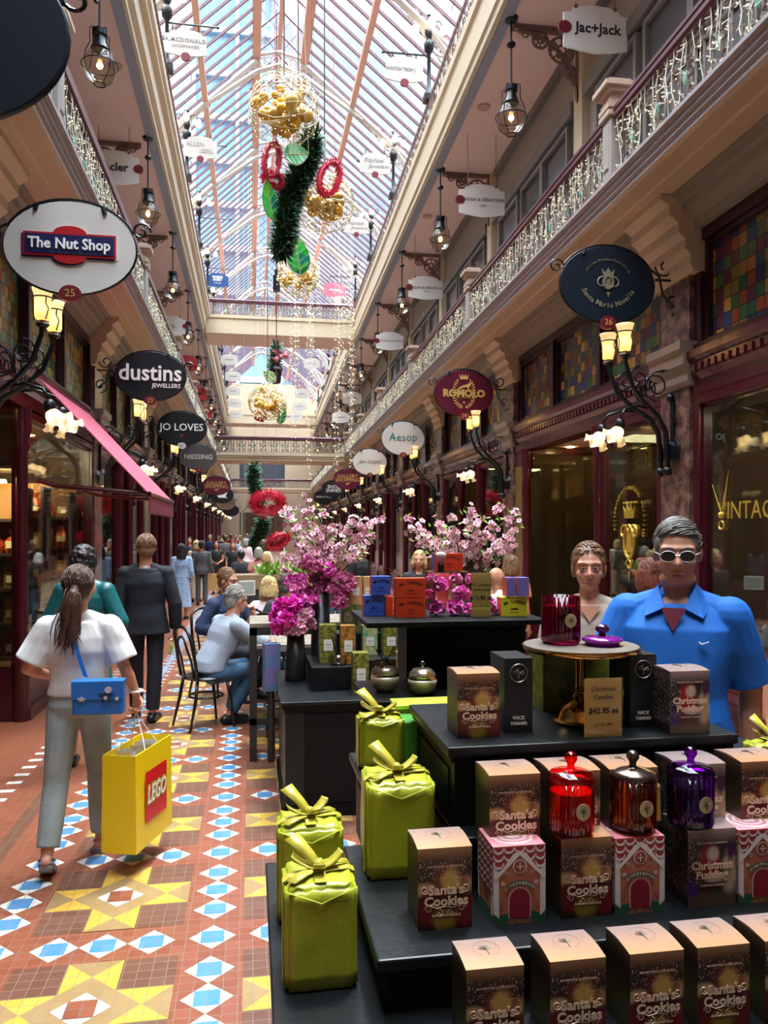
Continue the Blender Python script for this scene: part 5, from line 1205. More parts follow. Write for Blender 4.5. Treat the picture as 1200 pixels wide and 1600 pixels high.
PROT = {}
def putbox(kind, x, y, z, label, rz=0, k=1.0):
    f = {'c': cookie, 'p': pudding, 'g': ginger}[kind]
    if kind not in PROT:
        t = f(label); PROT[kind] = (t, tree(t)); o = t
    else: o = dup(PROT[kind][0], (0,0,0), rz, label, ch=PROT[kind][1])
    o.location = (x+W/2*k, y+D_/2*k, z); o.rotation_euler = (0,0,rz); o.scale = (k,k,k); return o
def fl(u, v, z):                                   # front-left bottom corner from its pixel column on a tier
    return u
def rowpos(u, d): p = P(u, 1000, d); return p.x, p.y
# front row on the lowest table
for i, (u, nm) in enumerate(((730,'first'),(863,'second'),(990,'third'),(1096,'fourth'),(1203,'fifth'))):
    x, y = rowpos(u, 1.237+.02*i); putbox('c', x, 1.195+.008, T1, 'brown cookie-candle box, %s from the left in the front row' % nm, 0)
for kind, u, d, lab in (('c',653,1.343,'brown cookie-candle box alone at the left of the second row'),('g',772,1.36,'pink gingerbread box left of the red jar'),('c',880,1.376,'brown cookie-candle box under the red glass jar'),('g',966,1.39,'pink gingerbread box under the amber glass jar'),('p',1085,1.405,'dark pudding box under the purple glass jar'),('g',1166,1.42,'pink gingerbread box at the right edge of the picture')):
    x, y = rowpos(u, d*KS); putbox(kind, x, 1.314*KS, T2, lab, 0, KS)
for kind, u, d, lab in (('c',738,1.518,'brown cookie-candle box at the left of the third row'),('c',828,1.535,'brown cookie-candle box behind the red glass jar'),('c',915,1.55,'brown cookie-candle box with the price card on its lid'),('p',1018,1.57,'dark pudding box behind the purple and amber jars'),('c',1112,1.587,'brown cookie-candle box at the right of the third row')):
    x, y = rowpos(u, d*KS); putbox(kind, x, 1.455*KS-.098*KS, T3 if False else T3, lab, 0, KS)
x, y = rowpos(711, 1.6*KS); putbox('c', x, 1.535*KS, T4, 'brown cookie-candle box on the top tier beside the wick trimmer', 0, .93*KS)
x, y = rowpos(1043, 1.62*KS); putbox('p', x, 1.49*KS, T4, 'dark pudding box on the top tier in front of the man', 0, .93*KS)
# wick trimmer boxes
M_BCARD = mat('black_card', '#15181b', .4); M_SILV = mat('silver_foil', '#b9a99a', .3, metal=.6)
for i, (u, v0, lab) in enumerate(((787,1158,'black wick trimmer box left of the brass cake stand'),(999,1150,'black wick trimmer box right of the brass cake stand'))):
    t = thing('wick_trimmer_box', lab, 'box', (0,0,0), 0, 'black wick trimmer boxes'); k = KS*.98; w, d, h = .031*k, .05*k, .158*k
    b = MB(); b.bx(-w,w,-d,d,0,h); b.build('carton', M_BCARD, t, bevel=.0008)
    y = -d-.0008; e = MB(); e.ring((0,y,h*.8), .019*k, .0008, n=24, k=4)
    e.tube([(0,y,h*.73),(0,y,h*.8)], .0018, 4); rn = random.Random(5)
    for j in range(18): a = rn.uniform(-.2,PI+.2); e.tube([(0,y,h*.79),(.013*k*math.cos(a),y,h*.79+.012*k*math.sin(a)*.9)], .0007, 3)
    e.build('tree_emblem', M_SILV, t)
    text('WICK', .011, M_PALE, (0,y,h*.2), t, ext=.0003, bold=.0003); text('TRIMMER', .0095, M_PALE, (0,y,h*.125), t, ext=.0003, bold=.0003)
    x, yy = rowpos(u, 1.63*KS); t.location = (x+w, 1.56*KS+d, T4)
# damask box lying behind the stand, second green boxes
M_DAM = mat('olive_damask', '#8a8a2a', .4, var='#55601c', vs=38); M_LIME = mat('lime_paper', '#a3a824', .33, var='#b0b632', vs=5, bump=.25, bs=120); M_LIMET = mat('bright_lime', '#b7dc3a', .4); M_GREEN = mat('bright_green_paper', '#3f8a34', .4)
def plainbox(name, label, x, y, z, sx, sy, sz, mbody, mlid):
    t = thing(name, label, 'box', (x+sx/2, y+sy/2, z)); b = MB(); b.bx(-sx/2,sx/2,-sy/2,sy/2,0,sz*.93); b.build('box_body', mbody, t, bevel=.001)
    b = MB(); b.bx(-sx/2-.002,sx/2+.002,-sy/2-.002,sy/2+.002,sz*.93,sz); b.build('box_lid', mlid, t, bevel=.001); return t
x, y = rowpos(838, 1.86*KS); plainbox('gift_box', 'olive damask gift box standing behind the brass cake stand', x, 1.73*KS, T4, .205, .1, .158, M_DAM, M_LIMET)
x, y = rowpos(632, 1.9*KS); plainbox('gift_box', 'bright green gift box behind the large lime parcel', x, 1.84*KS, T3, .11, .09, .13, M_GREEN, M_GREEN)
x, y = rowpos(616, 2.0*KS); plainbox('gift_box', 'olive damask gift box behind the bright green box', x, 1.955*KS-.02, T3, .17, .09, .15, M_DAM, M_LIMET)
# ---------------------------------------------------------------- wrapped lime gifts
M_RIB = mat('olive_ribbon', '#a89c2c', .35, var='#bdb048', vs=30)
def gift(label, x, y, z, w, d, h, rz, seed, bow=True):
    rn = random.Random(seed); t = thing('wrapped_gift', label, 'gift', (x, y, z), rz, 'lime wrapped gifts'); b = MB(); b.bx(-w/2,w/2,-d/2,d/2,0,h)
    o = b.build('wrapped_box', M_LIME, t); bm = bmesh.new(); bm.from_mesh(o.data); bmesh.ops.bevel(bm, geom=list(bm.edges), offset=.008, segments=3, affect='EDGES'); bmesh.ops.subdivide_edges(bm, edges=[e for e in bm.edges if e.calc_length() > .02], cuts=7, use_grid_fill=True)
    for v in bm.verts:
        k = .0022*(1 if v.co.z > h*.8 else .5); v.co += Vector((rn.uniform(-1,1), rn.uniform(-1,1), rn.uniform(-1,1)))*k
        if v.co.z > h*.93: v.co.z -= .006*abs(math.sin(v.co.x*90+seed))
    bm.to_mesh(o.data); bm.free(); smooth_obj(o)
    def fold(p, q, name):                                     # folded end flap ridges
        f = MB(); f.tube([p, q], .0016, 3); return f
    f = MB(); f.tube([(-w/2*.98,-d/2-.002,h*.97),(0,-d/2-.003,h*.84),(w/2*.98,-d/2-.002,h*.97)], .0015, 3); f.tube([(-w/2-.002,-d/2*.6,h*.98),(-w/2-.002,-d/2*.6,.01)], .0022, 3); f.build('paper_folds', M_LIME, t)
    r = MB(); rw = .011; zt = h+.0015
    r.tube([], 0) if False else None
    def band(pts, wd):                                        # flat ribbon through points with width vectors
        vs = []; 
        for p, s_ in zip(pts, wd): vs += [Vector(p)-Vector(s_), Vector(p)+Vector(s_)]
        r.add(vs, [(2*i,2*i+1,2*i+3,2*i+2) for i in range(len(pts)-1)])
    band([(-w/2-.003,-d*.12,.0),(-w/2-.003,-d*.12,h-.006),(-w/2+.01,-d*.1,zt),(0,0,zt+.001),(w/2-.01,d*.08,zt),(w/2+.003,d*.1,h-.006),(w/2+.003,d*.1,0)], [(0,rw,0)]*7)
    band([(0,-d/2+.01,zt+.001),(0,0,zt+.002),(0,d/2-.01,zt),(0,d/2+.003,h-.006),(0,d/2+.003,0)], [(rw,0,0)]*5)
    o = r.build('ribbon', M_RIB, t); so = o.modifiers.new('thickness', 'SOLIDIFY'); so.thickness = .0012
    r = MB(); a0 = rn.uniform(-.4,.4)
    def loop(an, L_, up, w2):
        c, s_ = math.cos(an), math.sin(an); pts = []; wd = []
        for i in range(11):
            q = i/10; rr = L_*math.sin(PI*q)**.8; zz = zt+.004+up*math.sin(2*PI*q*.5)*(.4+.6*q) if q < .5 else zt+.004+up*math.sin(PI*q)*(1.2-q*.6)
            pts.append((c*rr, s_*rr, zz)); wd.append((-s_*w2, c*w2, 0))
        band(pts, wd)
    loop(PI*.95+a0, .05, .028, .012); loop(PI*.1+a0, .045, .03, .012); loop(-PI*.5+a0, .035, .024, .011)
    band([(0,0,zt+.005),(-.02,.012,zt+.03),(-.05,.02,zt+.06)], [(.01,.006,0),(.011,.007,0),(.013,.008,.004)])
    band([(0,0,zt+.005),(-.03,-.025,zt+.006),(-.055,-.05,zt+.003)], [(.008,-.008,0)]*3); band([(0,0,zt+.005),(.03,.02,zt+.007),(.055,.03,zt+.004)], [(.006,-.01,0)]*3)
    r.sph((0,0,zt+.01), .011, 8, 5); o = r.build('bow', M_RIB, t, smooth=True); so = o.modifiers.new('thickness', 'SOLIDIFY'); so.thickness = .0012; return t
p = onz(503, 1553, T1); gift('lime wrapped gift nearest the front, on the lowest table', p.x, p.y+.07, T1, .132, .13, .192, 0, 1)
p = onz(487, 1445, T1); gift('lime wrapped gift behind the front one, on the lowest table', p.x, p.y+.068, T1, .138, .13, .205, .0, 2)
p = onz(630, 1376, T2); gift('tallest lime wrapped gift, standing on the second tier', p.x, p.y+.075, T2, .134*KS, .135*KS, .19*KS, -.03, 3)
p = onz(595, 1204, T3); gift('lime wrapped gift under the shelf with the glass apples', p.x+.005, p.y+.05, T3, .115, .1, .135, 0, 4)
p = onz(1238, 1240, T3); gift('lime wrapped gift just visible at the right edge', p.x, p.y+.06, T3, .11, .11, .105, 0, 5)
# ---------------------------------------------------------------- ribbed glass candle jars
def jar(label, x, y, z, r, h, gm, wax, metal_lid=None, lid=True, tassel=False):
    t = thing('candle_jar', label, 'candle', (x,y,z), 0, 'ribbed glass candle jars'); n = 96
    b = MB(); b.lathe([(r*.92,.002),(r,.008),(r,h),(r*.94,h),(r*.94,.012),(0,.012)], n, flute=.018, fn=28); b.build('glass_jar', gm, t, smooth=True)
    b = MB(); b.lathe([(0,.013),(r*.92,.013),(r*.92,h*.8),(0,h*.8)], 40); w = b.build('wax', wax, t, auto=40); b = MB(); b.cyl((0,0,h*.8),(0,0,h*.87), .0012, n=5); b.build('wick', M_PALE, w)
    b = MB(); b.prism([(.014*math.cos(2*PI*i/20)*1.0+.006, -r*1.022+.0008*abs(math.cos(2*PI*i/20))*2, h*.52+.016*math.sin(2*PI*i/20)) for i in range(20)], (0,-.0015,0)); e = b.build('round_medallion', mat('pale_gold_medal', '#cfc39a', .3, metal=.7), t)
    b = MB(); b.tube([(.006,-r*1.022-.002,h*.44),(.006,-r*1.022-.002,h*.52)], .001, 4); [b.tube([(.006,-r*1.022-.002,h*.51),(.006+.008*math.cos(a),-r*1.022-.002,h*.51+.008*math.sin(a))], .0006, 3) for a in [PI*i/8 for i in range(9)]]; b.build('medal_tree', mat('dark_etch', '#5a5238', .5), e)
    if lid: jarlid(t, r, h, metal_lid or gm)
    if tassel:
        b = MB(); b.tube([(r*.2,-.004,h+.022),(r*.8,-r*.5,h+.012),(r*.95,-r*.42,h-.01)], .0015, 4); b.lathe([(.003,0),(.005,-.005),(.0045,-.01),(.006,-.07),(.004,-.07)], 8, (r*.98,-r*.42,h-.01)); b.build('tassel', mat('gold_tassel', '#b8863a', .6), t)
    return t
def jarlid(t, r, h, m):
    b = MB(); b.lathe([(0,h+.001),(r*1.0,h+.001),(r*1.03,h+.006),(r*.9,h+.014),(r*.3,h+.018),(r*.16,h+.022),(r*.16,h+.03),(r*.28,h+.038),(r*.28,h+.044),(r*.15,h+.052),(0,h+.053)], 40); return b.build('lid', m, t, smooth=True)
G_RED = pane_mat('red_glass', '#ff3030', .25); G_AMB = pane_mat('amber_glass', '#e8a030', .2); G_PUR = pane_mat('purple_glass', '#a838d0', .2); G_MAG = pane_mat('magenta_glass', '#c02878', .15)
W_RED = mat('red_wax', '#c8101c', .3); W_AMB = mat('amber_wax', '#84551c', .35); W_PUR = mat('purple_wax', '#2a0838', .35); W_MAG = mat('magenta_wax', '#a01848', .35)
zt2 = T2+H*KS+.006
p = onz(906, 1312, zt2); jar('red ribbed glass candle jar on a cookie box', p.x, p.y+.042, zt2, .0405*KS, .093*KS, G_RED, W_RED)
zg = T2+H*.96*KS+.004
p = onz(1005, 1306, zg); jar('amber ribbed glass candle jar with metal lid and tassel', p.x, p.y+.042, zg, .041*KS, .093*KS, G_AMB, W_AMB, mat('bronze_lid', '#6a5a52', .25, metal=.9), True, True)
p = onz(1098, 1300, zt2); jar('purple ribbed glass candle jar on a pudding box', p.x, p.y+.042, zt2, .0405*KS, .093*KS, G_PUR, W_PUR)
# ---------------------------------------------------------------- brass cake stand, magenta candle and its lid, price cards
M_BRASS = mat('polished_brass', '#b98f4e', .16, metal=1); M_STONE = mat('grey_stone_plate', '#8a8278', .3, var='#6f675f', vs=60)
c = P(907, 1013, 1.72*KS); zp = 1.528-.02
t = thing('cake_stand', 'brass pedestal cake stand with grey stone plate', 'cake stand', (c.x, c.y, T4)); h = zp-T4
b = MB(); b.lathe([(.062,0),(.064,.006),(.055,.012),(.048,.03),(.03,.045),(.016,.055),(.02,.062),(.012,.07),(.012,.075),(.016,.08),(.0115,.085),(.0115,h-.02),(.02,h-.012),(.02,h-.008)], 28); b.build('pedestal', M_BRASS, t, auto=40)
b = MB(); b.lathe([(0,h-.008),(.125*KS,h-.008),(.127*KS,h-.004),(.127*KS,h+.002),(.123*KS,h+.003)], 48); b.build('brass_rim', M_BRASS, t, auto=40); b = MB(); b.lathe([(.123*KS,h-.001),(.123*KS,h+.004),(0,h+.004)], 48); b.build('stone_plate', M_STONE, t, auto=40)
p = onz(884, 1008, zp+.004); jar('open magenta ribbed candle on the cake stand', p.x, p.y+.03, zp+.004, .042*KS, .105*KS, G_MAG, W_MAG, lid=False)
p = onz(950, 1011, zp+.004); t = thing('jar_lid', 'loose purple glass lid lying on the cake stand', 'lid', (p.x, p.y+.03, zp+.004)); r = .044*KS
b = MB(); b.lathe([(0,.001),(r*.85,.001),(r*.85,.009),(r,.011),(r,.015),(r*.8,.02),(r*.2,.023)], 40); b.build('lid_plate', mat('purple_glossy', '#7a1a8a', .08, coat=1), t, smooth=True)
b = MB(); b.lathe([(r*.18,.022),(r*.16,.028),(r*.34,.034),(r*.34,.042),(r*.2,.048),(0,.049)], 20); b.build('knob', mat('dark_purple_knob', '#3a0f3c', .15, coat=1), t, smooth=True)
def card(label, u0, u1, v0, v1, d, lines, paper, y_add=0):
    a, c_ = P(u0, v1, d), P(u1, v0, d); w, h = (c_.x-a.x), c_.z-a.z
    t = thing('price_card', label, 'price card', ((a.x+c_.x)/2, (a.y+c_.y)/2+y_add, a.z)); b = MB(); b.bx(-w/2,w/2,0,.0015,.0,h); b.build('card', paper, t)
    b = MB(); b.bx(-w/2-.002,w/2+.002,-.003,-.001,0,h+.002); b.bx(-w/2-.002,w/2+.002,-.003,.035,0,.0015); b.build('acrylic_holder', pane_mat('acrylic', '#fcfaf4', .02), t)
    for (s, size, x, z, kw) in lines: text(s, size*h, M_TK, (x*w,-.0006,z*h), t, ext=.0002, **kw)
    return t
M_CARD = mat('gold_card', '#d8b060', .5, var='#e0bd78', vs=9); M_CARD2 = mat('tan_card', '#d8b878', .5)
card('gold price card for the candles standing on a cookie box lid', 911, 974, 1060, 1157, 1.6*KS, [('Christmas', .105, 0, .83, dict(shear=.2)), ('Candles', .105, 0, .7, dict(shear=.2)), ('$42.95 ea', .13, 0, .48, dict(shear=.15, bold=.0004)), ('(or 2 for $80)', .055, 0, .26, dict(shear=.1))], M_CARD)
# ---------------------------------------------------------------- tower with the soap shelf and the shelf of glass apples
KQ = 1.12; ZS, ZA = HC-.243*KQ, HC-.431*KQ
t = thing('display_tower', 'black display tower with two shelves behind the stepped tables', 'shelf unit', (.7, 2.5, 0))
def loc(x0, x1, y0, y1, z0, z1): b = MB(); b.bx(x0-.7, x1-.7, y0-2.5, y1-2.5, z0, z1); return b
loc(.497, .9, 2.5, 2.66, 0, ZS-.016).build('column', M_BW2, t); loc(.335, .89, 2.28, 2.66, ZS-.016, ZS).build('soap_shelf', M_BW2, t, bevel=.002); loc(.322, .86, 2.18, 2.5, ZA-.018, ZA).build('apple_shelf', M_BW2, t, bevel=.002)
def soap(label, u0, u1, v0, v1, z, fc, sc, tc, nm, sub):
    p0 = onz(u0, v1, z) if z == ZS else P(u0, v1, soap.d); d = dep(p0.x, p0.y); soap.d = d if z == ZS else soap.d
    w = (u1-u0)*d/F*.99; h = (v1-v0)*d/F; dp = .045
    t = thing('soap_box', label, 'soap box', (p0.x+w/2, p0.y+dp/2, p0.z), 0, 'boxes of soap on the upper shelf'); b = MB()
    b.mi = 1; b.bx(-w/2,w/2,-dp/2,dp/2,0,h); b.mi = 0; b.quad((-w/2,-dp/2-.0003,0),(w/2,-dp/2-.0003,0),(w/2,-dp/2-.0003,h),(-w/2,-dp/2-.0003,h)); b.mi = 2; b.quad((-w/2,-dp/2,h+.0003),(w/2,-dp/2,h+.0003),(w/2,dp/2,h+.0003),(-w/2,dp/2,h+.0003)); b.build('carton', [fc, sc, tc], t)
    if nm:
        tm = mat('soap_letter', '#2a1a18', .5); n_ = 'MR LONDON'; R_ = w*.7
        for i, c_ in enumerate(n_):
            a = PI*.5+.5*(1-2*i/(len(n_)-1))
            if c_ != ' ': text(c_, h*.2, tm, (R_*math.cos(a)*1.05, -dp/2-.0006, h*.72+R_*(math.sin(a)-1)*.9+h*.06), t, ry=-(a-PI/2), ext=.0002, bold=.0003)
        text(sub, h*.14, tm, (0,-dp/2-.0006,h*.38), t, ext=.0002, bold=.0003); text('LUXURY SOAP BAR', h*.06, tm, (0,-dp/2-.0006,h*.2), t, ext=.0002)
    return t
soap.d = 2.4
S_BLU = mat('soap_blue', '#3a62c8', .4); S_RED = mat('soap_red', '#d8401c', .4); S_ORG = mat('soap_orange_red', '#e0522a', .4); S_YEL = mat('soap_yellow', '#d8cc2a', .4); S_PUR = mat('soap_lilac', '#7a6ab8', .4); S_COR = mat('soap_coral', '#e06a50', .4); S_GLD = mat('soap_gold', '#d8b45c', .4, var='#c08a30', vs=30); S_TEAL = mat('soap_teal', '#4aa898', .4)
soap('blue soap box at the front left of the shelf', 569, 602, 931, 962, ZS, S_BLU, S_RED, S_BLU, 1, 'SALT'); soap('red soap box beside the front blue soap box', 603, 614, 933, 962, ZS, S_ORG, S_RED, S_RED, 0, ''); soap('upper blue soap box stacked at the left', 581, 611, 901, 930, 0, S_BLU, S_RED, S_BLU, 1, 'SALT'); 
soap('orange-red soap box at the front, bottom of the pair', 619, 667, 935, 965, ZS, S_RED, S_RED, S_ORG, 1, 'LAVA'); soap('orange-red soap box stacked on another', 619, 667, 904, 934, 0, S_RED, S_RED, S_ORG, 1, 'LAVA')
soap('yellow soap box at the right end of the shelf', 783, 826, 934, 963, ZS, S_YEL, S_COR, S_YEL, 1, 'AMBER'); soap('lilac soap box upright on the yellow one, left of the pair', 792, 806, 903, 932, 0, S_PUR, S_COR, S_PUR, 0, ''); soap('lilac soap box upright on the yellow one, right of the pair', 808, 828, 903, 932, 0, S_PUR, S_COR, S_PUR, 0, '')
# clear riser with one soap box and a shaving brush over the flower heads
p = onz(697, 952, ZS); t = thing('glass_riser', 'low clear riser with copper posts on the soap shelf', 'riser', (p.x, p.y+.02, ZS)); hr = (952-893)*dep(p.x,p.y)/F
b = MB(); b.bx(-.062,.075,-.04,.05,hr-.004,hr); b.build('riser_plate', mat('copper_plate', '#a0714e', .25, metal=.8), t)
for x in (-.055,.068):
    for y in (-.034,.044): b = MB(); b.cyl((x,y,0),(x,y,hr-.004), .003, n=8); b.build('leg', mat('copper_plate',''), t)
soap.d = dep(p.x,p.y); soap('orange-red soap box on the clear riser', 680, 725, 865, 892, 0, S_RED, S_PUR, S_ORG, 1, 'LAVA')
q = P(689, 892, soap.d-.035); t = thing('shaving_brush', 'shaving brush with dark handle on the clear riser', 'brush', (q.x, q.y, ZS+hr)); b = MB(); b.lathe([(.011,0),(.012,.004),(.009,.012),(.012,.022),(.008,.03)], 14); b.build('handle', M_BLACK, t, smooth=True); b = MB(); b.lathe([(.008,.029),(.013,.042),(.019,.056),(.014,.066),(0,.069)], 16); b.build('bristles', mat('badger_bristle', '#9a938c', .8, var='#d8d2c8', vs=50), t, smooth=True)
card('tan price card for soap leaning on the upper shelf', 736, 768, 895, 964, 2.46, [('Mr London', .11, 0, .73, dict(shear=.15)), ('Luxury Soap', .1, 0, .62, dict(shear=.15)), ('$13.95 ea', .13, 0, .43, dict(bold=.0004)), ('(or 4 for $50)', .07, 0, .24, {})], M_CARD2)
# glass apples
M_MERC = mat('mercury_glass', '#b9ab98', .22, metal=.75, var='#8a7c6c', vs=120, bump=.5, bs=200); M_MERC2 = mat('frosted_mercury', '#c8bca8', .35, metal=.4, bump=.6, bs=160)
for u, v, lab, seed in ((604,1082,'silvered glass apple candle with brown bow, left of the pair',1),(663,1087,'silvered glass apple candle with copper tag, right of the pair',2)):
    p = onz(u, v, ZA); r = 23*dep(p.x,p.y)/F; t = thing('glass_apple', lab, 'candle holder', (p.x, p.y+r*.6, ZA), 0, 'silvered glass apples')
    b = MB(); b.lathe([(r*.5,0),(r*.85,r*.3),(r,r*.8),(r*.99,r*1.05)], 32); b.build('bowl', M_MERC2, t, smooth=True); b = MB(); b.lathe([(r*.99,r*1.05),(r*.9,r*1.45),(r*.6,r*1.75),(r*.2,r*1.82),(0,r*1.78)], 32); b.build('cover', M_MERC, t, smooth=True); b = MB(); b.lathe([(r*.1,r*1.78),(r*.1,r*1.92),(r*.22,r*2.02),(r*.24,r*2.15),(r*.14,r*2.28),(0,r*2.3)], 14); b.build('glass_knob', pane_mat('clear_knob', '#e8e8e8', .5), t, smooth=True)
    b = MB()
    if seed == 1:
        for a in (0.2, 2.9, 1.5, 4.2): b.sph((r*.45*math.cos(a), r*.45*math.sin(a), r*1.95), (r*.42, r*.16, r*.2), 8, 5, Matrix.Rotation(a, 3, 'Z'))
        b.tube([(0,0,r*1.9),(-r*.7,-r*.3,r*2.9)], .002, 4); b.tube([(0,0,r*1.9),(r*.6,-r*.2,r*3.0)], .002, 4); b.build('bow', mat('brown_satin', '#4e3a26', .3), t, smooth=True)
    else:
        b.prism([(r*.1,-r*.9,r*1.7),(r*.45,-r*.95,r*1.6),(r*.7,-r*.9,r*1.2),(r*.5,-r*.98,r*1.05),(r*.1,-r*.95,r*1.4)], (0,-.002,0)); b.build('copper_tag', mat('copper_tag_paint', '#b8704e', .4), t)
    b = MB(); b.bx(-r*.3,r*.3,-r*1.02,-r*.97,r*.5,r*.75) if False else b.sph((0,0,r*1.8),r*.12); b.build('collar', M_BRASS, t)
# ---------------------------------------------------------------- low cabinet with vases behind
CX0, CX1, CY0, CY1, CZ = .189, 1.86, 4.87, 6.0, .72
t = thing('cabinet', 'low black cabinet with lock, carrying the flower vases', 'cabinet', ((CX0+CX1)/2, (CY0+CY1)/2, 0)); a, c_ = (CX1-CX0)/2, (CY1-CY0)/2
b = MB(); b.bx(-a+.02,a-.02,-c_+.02,c_-.02,.06,CZ-.07); b.build('carcass', M_BW, t); b = MB(); b.bx(-a-.01,a+.01,-c_-.01,c_+.01,CZ-.02,CZ); b.build('cabinet_top', M_BW, t, bevel=.004)
b = MB(); b.bx(-a,a,-c_,c_,CZ-.045,CZ-.02); b.bx(-a+.012,a-.012,-c_+.012,c_-.012,CZ-.07,CZ-.045); b.bx(-a,a,-c_,c_,0,.05); b.bx(-a+.01,a-.01,-c_+.01,c_-.01,.05,.075); b.build('mouldings', M_BW2, t)
for i in range(3): 
    x0 = -a+.14+i*.5; b = MB(); b.bx(x0,x0+.49,-c_+.008,-c_+.02,.085,CZ-.08); dr = b.build('door', M_BW2, t); b = MB(); b.cyl((x0+.42,-c_+.004,CZ-.14),(x0+.42,-c_+.012,CZ-.14), .018, n=14); b.build('lock', mat('chrome_lock', '#b9b9b4', .25, metal=1), dr)
def steps():
    t = thing('stepped_riser', 'black stepped riser on the cabinet holding boxed diffusers', 'riser', (0,0,CZ)); p = onz(487, 1080, CZ); x0 = p.x; yf = p.y
    b = MB(); b.bx(x0,x0+.27,yf,yf+.52,0,.155); b.build('low_step', M_BW, t, bevel=.003); b = MB(); b.bx(x0+.28,x0+.8,5.4,5.9,0,.155); b.bx(x0+.18,x0+.8,5.72,5.95,.155,.30); b.build('middle_step', M_BW, t); b = MB(); b.bx(x0+.3,x0+.62,5.85,5.98,.3,.52); b.build('top_step', M_BW, t); return t
steps()
M_DIFF = [mat('floral_carton', '#8f8a34', .4, var='#2f3a18', vs=42), mat('teal_carton', '#3f9c84', .4, var='#c8b468', vs=30), mat('orange_floral_carton', '#4a4e1e', .4, var='#c07a34', vs=36), mat('copper_carton', '#c89a6a', .4)]
M_LABEL = mat('white_label', '#e2ded2', .5)
def diffuser(label, u0, u1, v0, v1, z, mi):
    p = onz(u0, v1, z); d = dep(p.x,p.y); w = (u1-u0)*d/F; h = (v1-v0)*d/F; t = thing('diffuser_box', label, 'box', (p.x+w/2, p.y+w/2, z), 0, 'boxed diffusers on the cabinet'); b = MB(); b.bx(-w/2,w/2,-w/2,w/2,0,h); b.build('carton', M_DIFF[mi], t, bevel=.001)
    b = MB(); b.bx(-w*.28,w*.28,-w/2-.0015,-w/2,h*.32,h*.62); b.build('label', M_LABEL, t); b = MB(); b.bx(-w*.18,w*.18,-w/2-.002,-w/2-.001,h*.47,h*.49); b.bx(-w*.1,w*.1,-w/2-.002,-w/2-.001,h*.4,h*.41); b.build('label_print', M_TG, t)
zs1, zs2, zs3 = CZ+.155, CZ+.30, CZ+.52
for lab, u0, u1, v0, v1, z, mi in (('floral diffuser box at the left end of the low riser',500,526,977,1036,zs1,0),('orange-print diffuser box second on the low riser',533,556,978,1038,zs1,2),('teal diffuser box behind the reed bottle',567,590,978,1024,zs1,1),('olive floral diffuser box behind the left glass apple',599,624,978,1024,zs1,0),('teal diffuser box partly hidden by the soap tower',631,652,978,1024,zs1,1),('teal diffuser box on the middle step, left',533,555,937,989,zs2,1),('teal diffuser box on the middle step, right',557,575,938,989,zs2,1),('gold carton on the top step, left of the pair',546,566,901,945,zs3,3),('gold carton on the top step, right of the pair',568,583,901,945,zs3,3),('floral diffuser box standing in front of the riser, by the apple',552,577,1021,1084,CZ,0),('copper carton standing between the two glass apples',622,640,1020,1084,CZ,3)): diffuser(lab, u0, u1, v0, v1, z, mi)
p = onz(528, 1038, zs1); t = thing('reed_diffuser', 'small clear reed diffuser bottle on the low riser', 'diffuser', (p.x, p.y-.02, zs1)); b = MB(); b.lathe([(.05,0),(.055,.01),(.055,.06),(.03,.07),(.02,.075)], 20); b.build('bottle', pane_mat('clear_knob',''), t, smooth=True); b = MB(); b.tube([(0,0,.02),(-.045,0,.2)], .005, 5); b.tube([(.005,0,.02),(-.02,.02,.19)], .004, 5); b.build('reeds', M_BLACK, t)
# ---------------------------------------------------------------- flowers
M_BLOS = mat('pink_blossom', '#e8a8bc', .6, var='#f6d6de', vs=30, sub=0); M_BLOSC = mat('blossom_centre', '#b8385c', .6); M_MAGP = mat('magenta_peony', '#d83cae', .55, var='#fa86d4', vs=25); M_ROSEP = mat('rose_peony', '#c84e98', .55, var='#f09ac4', vs=25); M_HOTP = mat('hot_dahlia', '#dc22ac', .5, var='#f650cc', vs=25); M_PALEP = mat('pale_pink_carnation', '#d88aa8', .55, var='#e8b0c0', vs=25); M_BARK = mat('bark', '#4a3426', .8); M_LF = mat('fresh_leaf', '#6a8f2e', .5, var='#8ab04a', vs=20); M_DLF = mat('dark_leaf', '#2c4a2a', .5)
def blossom(b, c, r, n, rn):
    n = Vector(n).normalized(); a = n.orthogonal().normalized(); e = n.cross(a); c = Vector(c); a0 = rn.random()*6
    b.mi = 0
    for ring, rr, up in ((5,1.0,.25),(5,.62,.5)):
        for i in range(ring):
            g = a0+2*PI*i/ring+(.6 if rr < 1 else 0); di = a*math.cos(g)+e*math.sin(g); sd = a*-math.sin(g)+e*math.cos(g)
            b.add([c, c+di*r*rr*.55+sd*r*rr*.42+n*r*up*.3, c+di*r*rr+n*r*up, c+di*r*rr*.55-sd*r*rr*.42+n*r*up*.3], [(0,1,2,3)])
    b.mi = 1; b.sph(c+n*r*.15, r*.2, 5, 3)
def head(c, r, layers, rn, flat=1.0):
    b = MB(); c = Vector(c); b.sph(c, r*.5, 8, 6)
    for k in range(layers):
        q = k/(layers-1); R = r*(.55+.5*q); n = int(8+10*q)
        for i in range(n):
            a = rn.uniform(0,2*PI); el = rn.uniform(-.9,1.5) if q > .3 else rn.uniform(.2,1.5); di = Vector((math.cos(a)*math.cos(el), math.sin(a)*math.cos(el), math.sin(el)*flat)); s = di.orthogonal().normalized(); s = Matrix.Rotation(rn.uniform(0,6.3), 3, di) @ s; u = di.cross(s)
            w = r*.33
            b.add([c+di*R*.45-s*w*.4, c+di*R*.85-s*w, c+di*R+u*w*.25, c+di*R*.85+s*w, c+di*R*.45+s*w*.4, c+di*R*.8+u*w*-.2], [(0,1,5,4),(1,2,5),(2,3,5),(3,4,5)])
    return b
